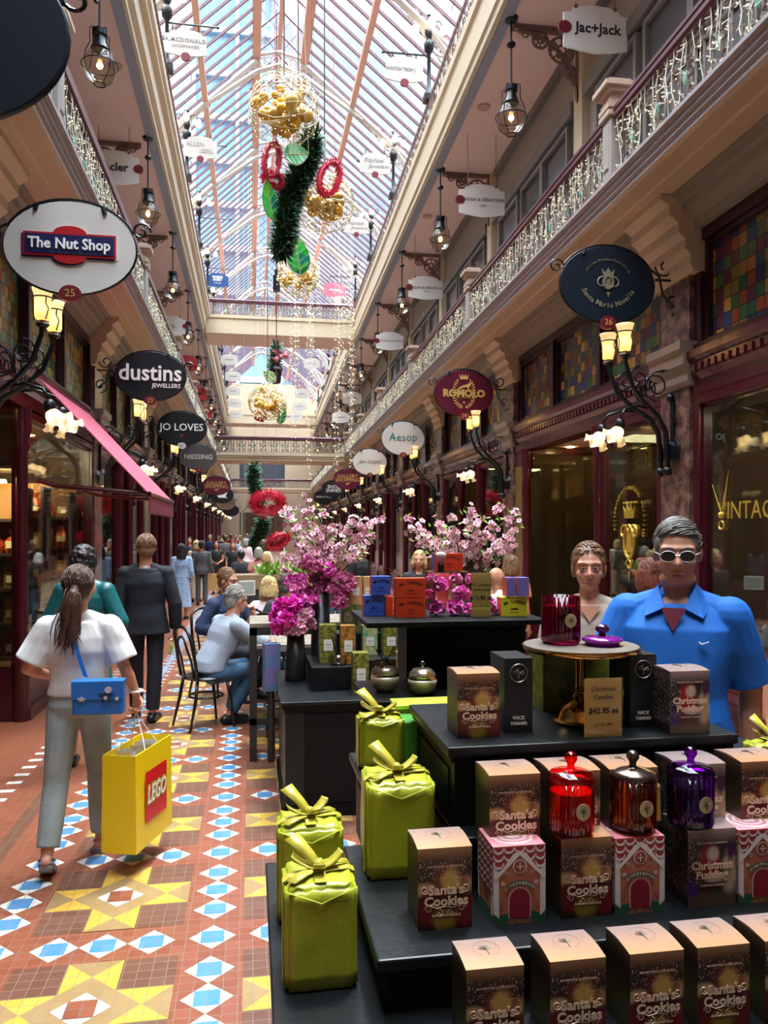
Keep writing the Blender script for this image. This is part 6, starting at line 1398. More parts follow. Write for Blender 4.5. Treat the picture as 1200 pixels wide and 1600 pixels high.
def arrangement(label, vase, u_v, d, tips, seed, peonies, nb, group=None):
    rn = random.Random(seed); p = P(*u_v, d); t = thing('flower_arrangement', label, 'flowers', p)
    br = MB(); bl = MB(); lf = MB()
    for (u, v) in tips:
        e = P(u, v, d+rn.uniform(-.18,.18))-p; m = e*.5+Vector((rn.uniform(-.04,.04), rn.uniform(-.05,.05), rn.uniform(.0,.06))); path = [Vector((0,0,-.08)).lerp(m, k/4)+Vector((0,0,.03*math.sin(PI*k/4))) for k in range(4)]+[m.lerp(e, k/4)+Vector((rn.uniform(-.012,.012),0,rn.uniform(-.012,.012))) for k in range(5)]
        br.tube(path, [.007-.0006*k for k in range(len(path))], 5)
        for i in range(nb):
            q = rn.uniform(.35,1.02)**.8; f = q*(len(path)-1); k = min(len(path)-2, int(f)); c = path[k].lerp(path[k+1], f-k); o = Vector((rn.gauss(0,1), rn.gauss(0,1)-.4, rn.gauss(0,1)+.2)).normalized(); tw = c+o*rn.uniform(.012,.05); br.tube([c, tw], .002, 3, cap=False); blossom(bl, tw, rn.uniform(.022,.034), o+Vector((0,-.5,.2)), rn)
            if rn.random() < .8:
                l = c+Vector((rn.gauss(0,.03), rn.gauss(0,.03), rn.gauss(0,.03))); s_ = Vector((rn.gauss(0,1), rn.gauss(0,1), rn.gauss(0,1))).normalized(); w = s_.orthogonal().normalized()*.009; lf.add([l, l+s_*.025+w, l+s_*.055, l+s_*.025-w], [(0,1,2,3)])
    br.build('branches', M_BARK, t); o = bl.build('blossoms', [M_BLOS, M_BLOSC], t); o['kind'] = 'stuff'; o = lf.build('leaves', M_LF, t); o['kind'] = 'stuff'
    for (u, v, rp, m, dd) in peonies:
        q = P(u, v, d+dd)-p; head((0,0,0), rp*1.22*d/F, 7, rn).build('peony_head', m, t).location = q
    return t
M_VASE = mat('matt_black_vase', '#121214', .4)
def vase(label, u, v, z, h, r0, r1):
    p = onz(u, v, z); t = tag(MB().build('vase', M_VASE), label, 'vase', 'black tapered vases'); b = MB(); b.lathe([(r0,0),(r0*1.02,.01),(r1,h),(r1*.85,h),(r0*.8,.02),(0,.02)], 28); t.data = b.mesh('vase', M_VASE, True); t.location = (p.x, p.y, z); return p
rn = random.Random(77)
pA = vase('taller black tapered vase beside the diffuser boxes', 501, 1056, CZ, .60, .075, .062); dA = dep(pA.x, pA.y)
tips = [(480,772),(472,790),(448,800),(432,790),(505,800),(530,812),(555,808),(580,800),(598,806),(585,828),(560,835),(535,845),(462,838),(440,868),(430,885),(490,830),(515,832),(470,860),(560,862),(500,850)]
P1 = []
for u, v in ((482,880),(500,884),(515,892),(490,900),(470,905),(508,908),(528,900),(540,906),(520,920),(500,922),(478,922),(535,925),(548,915),(465,918),(456,910),(490,938),(470,945),(530,940),(482,960),(468,935)): P1.append((u, v, rn.uniform(9,13), M_ROSEP if rn.random() < .6 else M_MAGP, rn.uniform(-.12,.05)))
arrangement('pink cherry blossom branches and magenta peonies in the taller vase', None, (501,925), dA, tips, 5, P1, 17)
pB = vase('shorter black tapered vase at the left end of the cabinet', 462, 1062, CZ, .36, .075, .058); dB = dep(pB.x, pB.y)
P2 = [(u, v, rp, m, dd) for u, v, rp, m, dd in ((440,950,15,M_HOTP,0),(458,945,14,M_HOTP,-.05),(432,968,13,M_HOTP,0),(450,968,15,M_HOTP,-.08),(436,982,12,M_HOTP,-.03),(462,975,12,M_PALEP,-.08),(478,968,11,M_PALEP,-.03),(470,984,10,M_PALEP,-.08),(486,976,9,M_PALEP,0),(482,960,9,M_ROSEP,.0),(455,984,11,M_PALEP,-.06))]
arrangement('hot pink dahlias and pale carnations in the shorter vase', None, (462,985), dB, [(492,972),(478,950)], 6, P2, 2)
pC = vase('black vase hidden behind the soap tower holding blossom', 722, 1040, CZ, .62, .075, .062); dC = dep(pC.x, pC.y)
tips = [(632,808),(640,830),(655,845),(680,810),(700,830),(735,785),(752,800),(690,850),(715,850),(745,850),(770,815),(785,782),(805,800),(815,815),(795,840),(775,855),(760,838),(705,808),(740,822),(805,850),(655,822)]
arrangement('pink cherry blossom branches behind the soap shelf', None, (722,912), dC, tips, 9, [], 17)
# ranunculus heads on the soap shelf
t = thing('ranunculus_bunch', 'bunch of magenta ranunculus heads behind the soap price card', 'flowers', onz(700, 962, ZS)+Vector((0,.03,0))); d0 = 2.48; b0 = t.location.copy()
for u, v, r in ((682,950,15),(712,950,16),(733,952,12),(690,915,15),(722,928,17),(712,905,12),(675,905,12),(735,905,11),(765,945,12),(748,930,12),(672,930,11),(775,955,9)):
    q = P(u, v, d0+rn.uniform(-.0,.05)); r_ = r*d0/F; h_ = head((0,0,0), r_, 7, rn, .9); rr = MB(); o = h_.build('flower_head', M_MAGP if v > 910 else M_ROSEP, t); o.location = q-b0
b = MB(); 
for u in (682,712,733,765,775): q = P(u, 955, d0+.02)-b0; b.tube([(q.x,q.y,0),(q.x,q.y,.02)], .004, 4)
b.build('stems', M_DLF, t)
# ---------------------------------------------------------------- people
DG = None
def remesh(mb, name, m, parent, vox, it=3, fac=.5):
    me = mb.mesh(name, []); o = bpy.data.objects.new(name, me); COL.objects.link(o)
    r = o.modifiers.new('r', 'REMESH'); r.mode = 'VOXEL'; r.voxel_size = vox; r.use_smooth_shade = True
    s = o.modifiers.new('s', 'SMOOTH'); s.factor = fac; s.iterations = it
    dg = bpy.context.evaluated_depsgraph_get(); nm = bpy.data.meshes.new_from_object(o.evaluated_get(dg)); nm.name = name
    o.modifiers.clear(); o.data = nm; bpy.data.meshes.remove(me); nm.materials.clear(); nm.materials.append(m)
    nm.polygons.foreach_set('use_smooth', [True]*len(nm.polygons)); o.parent = parent; return o
def loft(mb, rings, n=20, T=None):                # rings: (centre, rx, ry) stacked upwards, ellipses in xy
    vs = []
    for c, rx, ry in rings:
        for j in range(n):
            g = 2*PI*j/n; cx, cy = math.cos(g), math.sin(g)
            e = .8; v = Vector((c[0]+rx*math.copysign(abs(cx)**e, cx), c[1]+ry*math.copysign(abs(cy)**e, cy), c[2])); vs.append(T(v) if T else v)
    k = len(rings); fs = [(i*n+j, i*n+(j+1)%n, (i+1)*n+(j+1)%n, (i+1)*n+j) for i in range(k-1) for j in range(n)]+[tuple(range(n-1,-1,-1)), tuple((k-1)*n+j for j in range(n))]
    mb.add(vs, fs)
SKIN = mat('light_skin', '#c98f74', .5, sub=.05, var='#bf8468', vs=9); SKIN2 = mat('tanned_skin', '#c08a6e', .5, sub=.05, var='#b68064', vs=9); SKIN3 = mat('brown_skin', '#8a5a42', .5, sub=.05)
HAIRM = {k: mat(k+'_hair', a, .5, var=b, vs=40, bump=.6, bs=90) for k, (a, b) in dict(brown=('#3a2419','#5a3a26'), dark=('#191413','#2c2220'), grey=('#77726a','#a8a298'), saltpepper=('#4a4744','#77716a'), blonde=('#b08e58','#d6bc88'), auburn=('#5a2c1c','#7a3e28'), lightbrown=('#6a4a34','#8a6648')).items()}
def hand(mb, w, d, n, H, curl=.5, left=1, spread=1.0):
    """w wrist, d finger direction, n palm normal (towards the grip)"""
    d = Vector(d).normalized(); n = Vector(n); n = (n-d*n.dot(d)).normalized(); s = d.cross(n)*left; k = H/1.7
    for o in (-.028,-.009,.010,.028): mb.cap(w+d*.012*k+s*o*.6*k, .013*k, w+d*.082*k+s*o*k, .0115*k, 8)
    for o, L, r in ((-.030,.062,.0075),(-.0105,.074,.0082),(.0105,.078,.0084),(.030,.070,.008)):
        p = w+d*.085*k+s*o*spread*k; a = curl*.75; d1 = (d*math.cos(a)+n*math.sin(a)); q = p+d1*L*.5*k; a2 = curl*1.9; d2 = (d*math.cos(a2)+n*math.sin(a2)); mb.cap(p, r*k, q, r*.95*k, 8); mb.cap(q, r*.95*k, q+d2*L*.55*k, r*.8*k, 8)
    p = w+d*.025*k+s*.030*k; q = p+(d*.55+s*.65+n*.35).normalized()*.045*k; mb.cap(p, .013*k, q, .0105*k, 8); mb.cap(q, .010*k, q+(d*.85+n*(.3+curl*.4)+s*.1).normalized()*.034*k, .0085*k, 8)
def person(label, loc, rz, H, skin=SKIN, hair=('short','brown'), top=None, bottom=None, pose=None, fat=1.0, fem=False, vox=.012, bend=0, twist=0, face=False, look=(0,0), group=None, shoes='black', sitting=False, extra=None, hands=None):
    """top = (material, sleeve, hem, looseness); bottom = (material, kind, hem)"""
    t = thing('person', label, 'person', loc, rz, group)
    if sitting: t.location.z -= 0
    J = {}
    sw = .096 if fem else .108
    for S_, s in (('L',1),('R',-1)):
        J[S_+'hip'] = (s*.05,0,.515); J[S_+'knee'] = (s*.054,-.008,.285); J[S_+'ank'] = (s*.055,.014,.045); J[S_+'sh'] = (s*sw,.006,.790); J[S_+'elb'] = (s*(sw+.028),.022,.635); J[S_+'wri'] = (s*(sw+.03),-.012,.490)
    fixed = set()
    for k, v in (pose or {}).items(): J[k] = v; fixed.add(k)
    piv = Vector((0,0,.54*H)); RB = Euler((bend,0,twist)).to_matrix()      # bend > 0 leans the trunk forward (towards -y)
    def T(v):
        v = Vector(v); k = min(1, max(0, (v.z-piv.z)/(.10*H)))
        if bend == 0 and twist == 0: return v
        R_ = Euler((bend*k,0,twist*k)).to_matrix(); return piv+R_ @ (v-piv)
    def j(n_):
        v = Vector(J[n_])*H
        return T(v) if ('sh' in n_ or (n_ not in fixed and ('elb' in n_ or 'wri' in n_))) else v
    h = H
    fy = fat
    tor = [(.50,0,.078,.058),(.54,0,.092*(1.04 if fem else 1),.066*fy),(.575,-.004*fy,.088,.064*fy*fy),(.62,-.006*(fy-.5),.078 if fem else .084,.058*fy*fy),(.67,-.004,.08 if fem else .089,.06*fy*fy),(.72,0,.088 if fem else .098,(.066 if fem else .064)*fy),(.765,.002,.09 if fem else .100,.06*fy),(.805,.006,.066 if fem else .074,.046),(.835,.012,.036,.034)]
    def torso(mb, z0, z1, g, flare=0):
        zs = sorted(set([z0]+[r[0] for r in tor if z0 < r[0] < z1]+[z1])); R_ = []
        for z in zs:
            a = [r for r in tor if r[0] <= z][-1] if z >= tor[0][0] else tor[0]; b_ = [r for r in tor if r[0] >= z][0] if z <= tor[-1][0] else tor[-1]
            f = 0 if b_[0] == a[0] else (z-a[0])/(b_[0]-a[0]); f = max(0, min(1, f)); q = [a[i]+(b_[i]-a[i])*f for i in range(4)]
            fl = flare*max(0,(.62-z)/.12); R_.append(((0,q[1]*h,z*h), (q[2]*fat**.6)*h+g+fl*h, q[3]*h+g+fl*h))
        loft(mb, R_, 22, T)
    NK = T((0,.012*h,.80*h)); HEADC = Vector((0,-.004,.925))*h
    HB = T(Vector((0,.004,.86))*h); RL = RB @ Euler((look[0]-bend*.75,0,look[1])).to_matrix()
    def Hd(x, y, z): return HB+RL @ (Vector((x,y,z-.86))*h)
    MH = RL
    b = MB()                                             # ---- the body, one continuous surface
    torso(b, .50, .835, -.006)
    b.cap(NK, .036*h*(1 if not fem else .85), Hd(0,.004,.89), .034*h*(1 if not fem else .85), 14)
    for s in (-1,1): b.cap(T((s*.024*h,.01*h,.828*h)), .022*h, T((s*sw*.9*h,.006*h,.794*h)), .03*h, 12)
    b.sph(Hd(0,.010,.937), (.0455*h,.0565*h,.060*h), 22, 14, MH); b.sph(Hd(0,-.012,.905), (.037*h,.041*h,.04*h), 18, 12, MH); b.sph(Hd(0,-.030,.880), (.020*h,.019*h,.015*h), 12, 8, MH)
    if fat > 1.1: b.sph(Hd(0,-.012,.874), (.04*h,.036*h,.02*h), 14, 8, MH)
    b.cap(Hd(0,-.048,.932), .0055*h, Hd(0,-.0585,.913), .0085*h, 10); [b.sph(Hd(s*.0085,-.051,.911), .0062*h, 8, 6) for s in (-1,1)]
    for s in (-1,1):
        b.cap(Hd(s*.006,-.0435,.944), .0075*h, Hd(s*.03,-.036,.944), .007*h, 8); b.sph(Hd(s*.026,-.032,.912), (.014*h,.012*h,.013*h), 10, 6, MH); b.sph(Hd(s*.0475,.008,.925), (.005*h,.013*h,.019*h), 10, 6, MH @ Euler((.2,0,s*.3)).to_matrix())
    b.sph(Hd(0,-.0475,.890), (.015*h,.006*h,.0038*h), 10, 6, MH); b.sph(Hd(0,-.0465,.8845), (.013*h,.006*h,.0042*h), 10, 6, MH)
    for S_, s in (('L',1),('R',-1)):
        sh, el, wr = j(S_+'sh'), j(S_+'elb'), j(S_+'wri'); fm_ = (.9 if fem else 1)*(fat**.5)
        b.cap(sh, .031*h*fm_, el, .024*h*fm_, 12); b.cap(el, .0235*h*fm_, el.lerp(wr,.35), .0245*h*fm_, 12); b.cap(el.lerp(wr,.35), .0245*h*fm_, wr, .0155*h*fm_, 12)
        hd = (hands or {}).get(S_, {}); d = Vector(hd.get('d', (wr-el))); n = Vector(hd.get('n', (-s*.9,-.4,0))); hand(b, wr, d, n, H, hd.get('curl', .45), s*hd.get('flip', 1))
        hp, kn, an = j(S_+'hip'), j(S_+'knee'), j(S_+'ank')
        b.cap(hp, .046*h, kn, .031*h, 12); b.cap(kn, .030*h, kn.lerp(an,.3)+Vector((0,.006*h,0)), .033*h, 12); b.cap(kn.lerp(an,.3)+Vector((0,.006*h,0)), .033*h, an, .020*h, 12)
        fd = Vector((pose or {}).get(S_+'foot', (s*.2,-1,-.05))).normalized(); heel = an+Vector((0,0,-.022*h))-fd*.025*h; b.cap(heel, .018*h, an+fd*.085*h+Vector((0,0,-.03*h)), .016*h, 10)
    remesh(b, 'body', skin, t, vox, 3 if vox < .008 else 2, .45)
    # ---- clothes
    if top:
        m, sl, hem, g = top; b = MB(); torso(b, hem, .818, g, .012 if hem < .52 and not sitting else 0)
        for s in (-1,1): b.cap(T((s*.028*h,.01*h,.824*h)), .018*h+g, T((s*sw*.92*h,.006*h,.790*h)), .031*h+g, 12)
        for S_ in 'LR':
            sh, el, wr = j(S_+'sh'), j(S_+'elb'), j(S_+'wri'); b.sph(sh, .034*h+g, 12, 8)
            if sl <= 1: e = sh.lerp(el, sl); b.tube([sh, sh.lerp(e,.5), e], [.034*h+g, .033*h+g*1.25, .030*h+g*1.6], 14)
            elif sl > 1: 
                w_ = el.lerp(wr, sl-1); b.cap(sh, .033*h+g, el, .028*h+g, 12); b.tube([el, el.lerp(w_,.5), w_], [.028*h+g, .026*h+g, .022*h+g], 12); b.sph(el, .0285*h+g, 10, 8)
        remesh(b, 'shirt', m, t, max(vox,.006), 3, .5)
    if bottom:
        m, kind, hem = bottom; b = MB()
        if kind == 'pants':
            torso(b, .505, .60, .007)
            for S_ in 'LR':
                hp, kn, an = j(S_+'hip'), j(S_+'knee'), j(S_+'ank'); e = kn.lerp(an, hem); wd = (.052 if not fem else .057)*h; b.cap(hp, wd*(fat**.5)*1.02, kn, .041*h, 14); b.sph(kn, .0415*h, 10, 8); b.tube([kn, kn.lerp(e,.5), e], [.041*h, .04*h, .036*h], 14)
        else:                                            # skirt or dress hem given as a height
            loft(b, [((0,.0,hem*h), .13*h, .11*h),((0,0,(hem+.50)/2*h), .115*h, .095*h),((0,0,.52*h), .10*h, .078*h),((0,0,.60*h), .085*h, .066*h)], 22)
        remesh(b, 'trousers' if kind == 'pants' else 'skirt', m, t, max(vox,.007), 3, .5)
    if shoes:
        sm = mat(shoes+'_shoe', {'black':'#141416','sandal':'#8a8a90','brown':'#4a2f22','white':'#d8d6d0'}[shoes], .4)
        for S_, s in (('L',1),('R',-1)):
            an = j(S_+'ank'); fd = Vector((pose or {}).get(S_+'foot', (s*.2,-1,-.05))).normalized(); b = MB(); up = Vector((0,0,1)); h0 = an+Vector((0,0,-.026*h))-fd*.026*h; t0 = an+fd*.095*h+Vector((0,0,-.031*h))
            side = fd.cross(up).normalized()*.026*h
            if shoes == 'sandal':
                b.prism([h0-side*.85-fd*.014*h, h0+side*.85-fd*.014*h, t0+side*.85+fd*.014*h, t0-side*.85+fd*.014*h], (0,0,-.009*h)); b.prism([h0-side*.8-fd*.012*h-up*.006*h, h0+side*.8-fd*.012*h-up*.006*h, h0+side*.75+fd*.02*h-up*.006*h, h0-side*.75+fd*.02*h-up*.006*h], (0,0,-.022*h))
                for c_, r_ in ((an+Vector((0,0,-.010*h)), .0245), (t0-fd*.028*h+up*.004*h, .0235)): b.ring(c_, r_*h, .0035*h, side.normalized(), (up if c_ is not an and r_ < .024 else fd), 16, 6, r2=r_*h*.95)
                smooth_obj(b.build('shoe', sm, t)); continue
            b.cap(h0, .023*h, t0, .020*h, 12); b.cap(an+Vector((0,0,-.012*h)), .026*h, an+fd*.03*h+Vector((0,0,-.022*h)), .024*h, 10)
            side = fd.cross(up).normalized()*.026*h
            b.prism([h0-side*.9-fd*.012*h-up*.014*h, h0+side*.9-fd*.012*h-up*.014*h, t0+side*.85+fd*.012*h-up*.012*h, t0-side*.85+fd*.012*h-up*.012*h], (0,0,.010*h))
            remesh(b, 'shoe', sm, t, max(vox*.8,.006), 2, .4)
    # ---- hair
    kind, hc = hair
    if kind != 'bald':
        m = HAIRM[hc]; b = MB(); rn = random.Random(len(label)*7+int(H*1000))
        lift = .006 if kind in ('short','crop') else .010
        b.sph(Hd(0,.017,.949), (.0475*h+lift*h*.3,.0565*h,.054*h+lift*h*.5), 22, 14, MH)
        b.sph(Hd(0,.036,.918), (.043*h,.034*h,.042*h), 16, 10, MH)
        for s in (-1,1): b.sph(Hd(s*.040,.012,.948), (.011*h,.034*h,.030*h), 12, 8, MH)
        for i in range(26):                                # locks breaking up the outline
            a, e = rn.uniform(0,2*PI), rn.uniform(.1,1.4); q = Hd(.043*math.cos(a)*math.cos(e), .017+.050*math.sin(a)*math.cos(e), .949+.048*math.sin(e))
            if Vector((0,math.sin(a),0)).y > -.6 or e > .7: b.sph(q, rn.uniform(.008,.0115)*h, 8, 6)
        if kind == 'pony':
            b.sph(Hd(0,.066,.93), .018*h, 10, 8); ch_ = [Hd(0,.062,.93), Hd(.0,.088,.915), Hd(.004,.092,.88), Hd(.008,.086,.84), Hd(.012,.082,.80), Hd(.018,.083,.765)]
            rr = [.011,.017,.021,.020,.015,.004]
            for i in range(5): b.cap(ch_[i], rr[i]*h, ch_[i+1], rr[i+1]*h, 12)
            for i in range(8): o = Vector((rn.uniform(-.014,.014), rn.uniform(-.008,.014), 0))*h; b.tube([ch_[k]+o*(.4+.25*k) for k in range(1,6)]+[ch_[5]+o*2+Vector((0,0,-rn.uniform(.0,.03)*h))], [.009*h,.010*h,.010*h,.009*h,.006*h,.002*h], 6)
        if kind in ('long','bob'):
            z1 = .80 if kind == 'long' else .865
            for a in [PI*(-.12)+PI*1.24*i/10 for i in range(11)]:
                q0 = Hd(.047*math.cos(a), .017+.046*math.sin(a), .945); q1 = Hd(.054*math.cos(a), .014+.054*math.sin(a), .90); q2 = Hd(.054*math.cos(a), .022+.052*math.sin(a), z1+rn.uniform(-.01,.01)); b.cap(q0, .014*h, q1, .015*h, 8); b.cap(q1, .015*h, q2, .010*h, 8)
        if kind == 'bun': b.sph(Hd(0,.06,.975), .026*h, 12, 8)
        if kind == 'tied':
            for s in (-1,1): b.sph(Hd(s*.043,.02,.925), (.01*h,.03*h,.03*h), 10, 6, MH)
            b.sph(Hd(0,.064,.90), .022*h, 10, 8)
        if kind == 'curly':
            for i in range(240):
                a, e = rn.uniform(0,2*PI), rn.uniform(-.7,1.5); q = Hd(.056*math.cos(a)*math.cos(e), .02+.062*math.sin(a)*math.cos(e), .94+.062*math.sin(e))
                if not (math.sin(a) < -.35 and e < .5): b.sph(q, rn.uniform(.006,.011)*h, 6, 4)
        remesh(b, 'hair', m, t, max(vox*.8,.005), 2, .35)
        if vox < .0125 and kind != 'curly':                # combed strands over the scalp
            b = MB(); C0 = Vector((0,.017,.949)); RR = (.0505,.0590,.0580)
            for i in range(340 if vox < .008 else 160):
                a, e = rn.uniform(0,2*PI), rn.uniform(.05,1.5)
                if math.sin(a) < -.55 and e < .45: continue
                q = Vector((math.cos(a)*math.cos(e), math.sin(a)*math.cos(e), math.sin(e))); pts = []; off = rn.uniform(.985,1.05); fl_ = Vector((rn.gauss(0,.15)+q.x*.5, .75, -.5)) if kind != 'crop' else Vector((q.x, .4, -.7))
                if face and fat > 1.1: fl_ = Vector((-.9+rn.gauss(0,.2), -.15 if q.y < 0 else .5, -.25))
                for k in range(6):
                    pts.append(Hd(C0.x+q.x*RR[0]*off, C0.y+q.y*RR[1]*off, C0.z+q.z*RR[2]*off)); q = (q+(fl_-q*fl_.dot(q))*.16).normalized()
                    if q.y < -.62 and q.z < .38: break
                    if q.z < -.45: break
                if len(pts) > 2: b.tube(pts, [h*(.0019 if j_ < len(pts)-1 else .0004) for j_ in range(len(pts))], 4)
            if kind in ('long','bob'):
                for i in range(60):
                    a = PI*(-.1)+PI*1.2*rn.random(); z1 = (.80 if kind == 'long' else .865)+rn.uniform(-.015,.01); b.tube([Hd(.052*math.cos(a),.017+.052*math.sin(a),.945),Hd(.061*math.cos(a),.016+.061*math.sin(a),.90),Hd(.062*math.cos(a),.022+.060*math.sin(a),z1)], [.0018*h,.002*h,.0006*h], 4)
            if kind == 'pony':
                base_ = [Hd(0,.060,.93), Hd(.0,.088,.915), Hd(.004,.092,.88), Hd(.008,.086,.84), Hd(.012,.082,.80), Hd(.016,.083,.765), Hd(.014,.082,.735)]
                for i in range(110):
                    o = Vector((rn.gauss(0,.014), rn.gauss(0,.009), rn.uniform(-.02,.02)))*h; ph = rn.uniform(0,6); nn = rn.randint(5,7)
                    b.tube([base_[k]+o*(.45+.2*k)+Vector((.005*h*math.sin(ph+k*1.6),.004*h*math.cos(ph+k*1.3),0)) for k in range(nn)], [h*(.0022 if k < nn-1 else .0005) for k in range(nn)], 4)
                b.ring(Hd(0,.068,.928), .012*h, .004*h, (1,0,0), (0,.3,1), 12, 5)
            b.build('hair_strands', m, t, smooth=True)
    if face:
        for s in (-1,1):
            e = MB(); e.sph(Hd(s*.0185,-.0405,.9285), (.0095*h,.0068*h,.0062*h), 12, 8, MH); o = e.build('eye', mat('eye_white', '#d8d0c8', .2), t, smooth=True)
            e = MB(); e.sph(Hd(s*.0185,-.0455,.928), (.0042*h,.0024*h,.0044*h), 10, 6, MH); e.build('iris', mat('dark_iris', '#2a1c14', .15), o, smooth=True)
            e = MB(); e.cap(Hd(s*.010,-.0475,.9335), .0026*h, Hd(s*.027,-.0435,.932), .0022*h, 6); e.cap(Hd(s*.011,-.0475,.924), .002*h, Hd(s*.026,-.044,.9245), .002*h, 6); e.build('eyelids', skin, o, smooth=True)
            e = MB(); e.tube([Hd(s*.008,-.0505,.944), Hd(s*.018,-.0505,.9475), Hd(s*.032,-.043,.944)], [.0018*h,.0024*h,.0012*h], 6); e.build('eyebrow', HAIRM[hc], t, smooth=True)
        e = MB(); e.sph(Hd(0,-.0515,.8895), (.0145*h,.0045*h,.0026*h), 12, 6, MH); e.sph(Hd(0,-.0505,.8848), (.012*h,.0045*h,.0034*h), 12, 6, MH); e.build('lips', mat('lips', '#a8605a', .45), t, smooth=True)
    if extra: extra(t, h, Hd, T, j, MH)
    return t
def floorpt(u, v): p = P(u, v, HC_*F/(v-HY)); return (p.x, p.y, 0)
HC_ = HC
def atd(u, d): p = P(u, HY, d); return (p.x, p.y, 0)
C_WHITE = mat('white_cotton', '#e2dfda', .8, var='#d8d6d2', vs=5, bump=.8, bs=8); C_JEAN = mat('grey_denim', '#a3adab', .85, var='#8f9997', vs=7, bump=.7, bs=60); C_NAVY = mat('navy_wool', '#0f121e', .8, bump=.4, bs=7); C_TEAL = mat('teal_sequins', '#0e4a52', .35, var='#1a6a68', vs=90, bump=.4, bs=120); C_BLUESTR = mat('blue_stripe_cotton', '#7b96bd', .8, var='#a8bcd6', vs=30); C_GREYS = mat('grey_suiting', '#4a4a4c', .8); C_BLACK = mat('black_cloth', '#17171a', .8); C_POLO = mat('cobalt_polo', '#0a64c0', .75, bump=.4, bs=6); C_BEIGE = mat('beige_jersey', '#b3a596', .85, bump=.4, bs=6); C_BLAZ = mat('navy_blazer', '#1c2c4e', .8, bump=.4, bs=7); C_BLUEJ = mat('blue_jeans', '#2a4a66', .85, var='#3a5e7c', vs=12, bump=.7, bs=40); C_DGREY = mat('charcoal_cloth', '#2c2e32', .8); C_PINKT = mat('pink_white_tee', '#d8b8c4', .8, var='#e8e0e0', vs=4); C_RED = mat('red_cloth', '#a02a30', .75); C_SLATE = mat('slate_trousers', '#5a5a5e', .8); C_CREAM = mat('cream_cloth', '#c8bca8', .8); C_ORANGE = mat('orange_scarf', '#d88a3a', .7)
def check_mat():
    m, t, b = base('checked_shirt', .8); x, y, z = t.xyz(t.coord()); k = .011
    f = t.math('ADD', t.math('LESS_THAN', t.math('FRACT', t.math('DIVIDE', t.math('ADD', x, y), k)), .4), t.math('LESS_THAN', t.math('FRACT', t.math('DIVIDE', z, k)), .4))
    t.link(t.ramp(t.math('MULTIPLY', f, .5), [(0,'#c2cbd4'),(.5,'#7f8ba0'),(1,'#39465f')]), b.inputs['Base Color']); return m
C_CHECK = check_mat(); M_BAGB = mat('cobalt_leather', '#1f6ab8', .35); M_SIL = mat('silver_metal', '#c8c8cc', .3, metal=.3); M_BELT = mat('dark_belt', '#16141a', .5)
# --- woman with ponytail, cobalt bag and yellow carrier
x, y, _ = atd(124, 4.2); H1 = 1.585
def ex1(t, h, Hd, T, j, MH):
    b = MB(); wr = j('Rwri'); b.ring(wr+Vector((0,0,.012)), .034, .007, (1,0,0), (.1,1,0), 18, 6); b.build('wristband', C_WHITE, t)
woman = person('woman in white tee and grey jeans with ponytail, carrying the yellow bag', (x,y,0), PI, H1, SKIN, ('pony','brown'), (C_WHITE, .84, .575, .024), (C_JEAN,'pants',.88), fem=True, vox=.007, shoes='sandal', extra=ex1,
  pose={'Relb':(-.150,.02,.66),'Rwri':(-.182,-.012,.565),'Lelb':(.160,.02,.665),'Lwri':(.105,-.09,.615),'Lknee':(.066,.035,.282),'Lank':(.076,.115,.075),'Lfoot':(.1,-.8,-.55),'Rknee':(-.052,-.07,.285),'Rank':(-.05,-.11,.045)}, hands={'R':{'d':(-.1,0,-1),'n':(.6,.8,0),'curl':1.25},'L':{'curl':.6}})
# cobalt shoulder bag resting on her hip
c = P(157, 1087, 4.05); t = thing('shoulder_bag', 'cobalt blue shoulder bag with silver star on the woman\'s back', 'bag', (c.x, c.y-.03, c.z), -.05); w, h, d = .125, .085, .04
b = MB(); b.bx(-w,w,-d,d,-h,h); b.build('bag_body', M_BAGB, t, bevel=.012); b = MB(); b.bx(-w-.002,w+.002,-d-.008,-d+.002,-h*.05,h+.004); b.bx(-w-.002,w+.002,-d-.004,d,h-.004,h+.004); b.build('flap', M_BAGB, t, bevel=.003)
b = MB(); y0 = -d-.012
for s, sc in ((1,1),): b.prism([(.045+(.042 if i%2==0 else .018)*math.sin(2*PI*i/10), y0, .012+(.048 if i%2==0 else .02)*math.cos(2*PI*i/10)) for i in range(10)], (0,.004,0))
b.build('star_outline', mat('dark_star', '#15305a', .3), t); b = MB(); b.cyl((.055,y0-.004,.045),(.055,y0,.045), .017, n=16); b.cyl((.098,y0-.004,.0),(.098,y0,.0), .009, n=10); b.cyl((.042,y0-.004,.005),(.042,y0,.005), .010, n=10); b.bx(-.095,-.055,y0,y0+.004,-.004,.004); b.prism([(-.075+(.018 if i%2==0 else .008)*math.sin(2*PI*i/10), y0-.002, .0+(.018 if i%2==0 else .008)*math.cos(2*PI*i/10)) for i in range(10)], (0,.004,0)); b.build('silver_charms', M_SIL, t)
b = MB(); p1 = P(133,1058,4.03)-t.location; p2 = P(110,985,4.06)-t.location; p3 = P(104,950,4.1)-t.location; p4 = P(106,940,4.2)-t.location
for k in (0,): 
    pts = [p1,p1.lerp(p2,.5)+Vector((0,-.01,0)),p2+Vector((0,-.02,0)),p3+Vector((0,-.015,0)),p4]; vs = []
    for q in pts: vs += [q+Vector((-.012,0,.004)), q+Vector((.012,0,-.004))]
    b.add(vs, [(2*i,2*i+1,2*i+3,2*i+2) for i in range(4)])
o = b.build('strap', M_BAGB, t); so = o.modifiers.new('thickness', 'SOLIDIFY'); so.thickness = .004
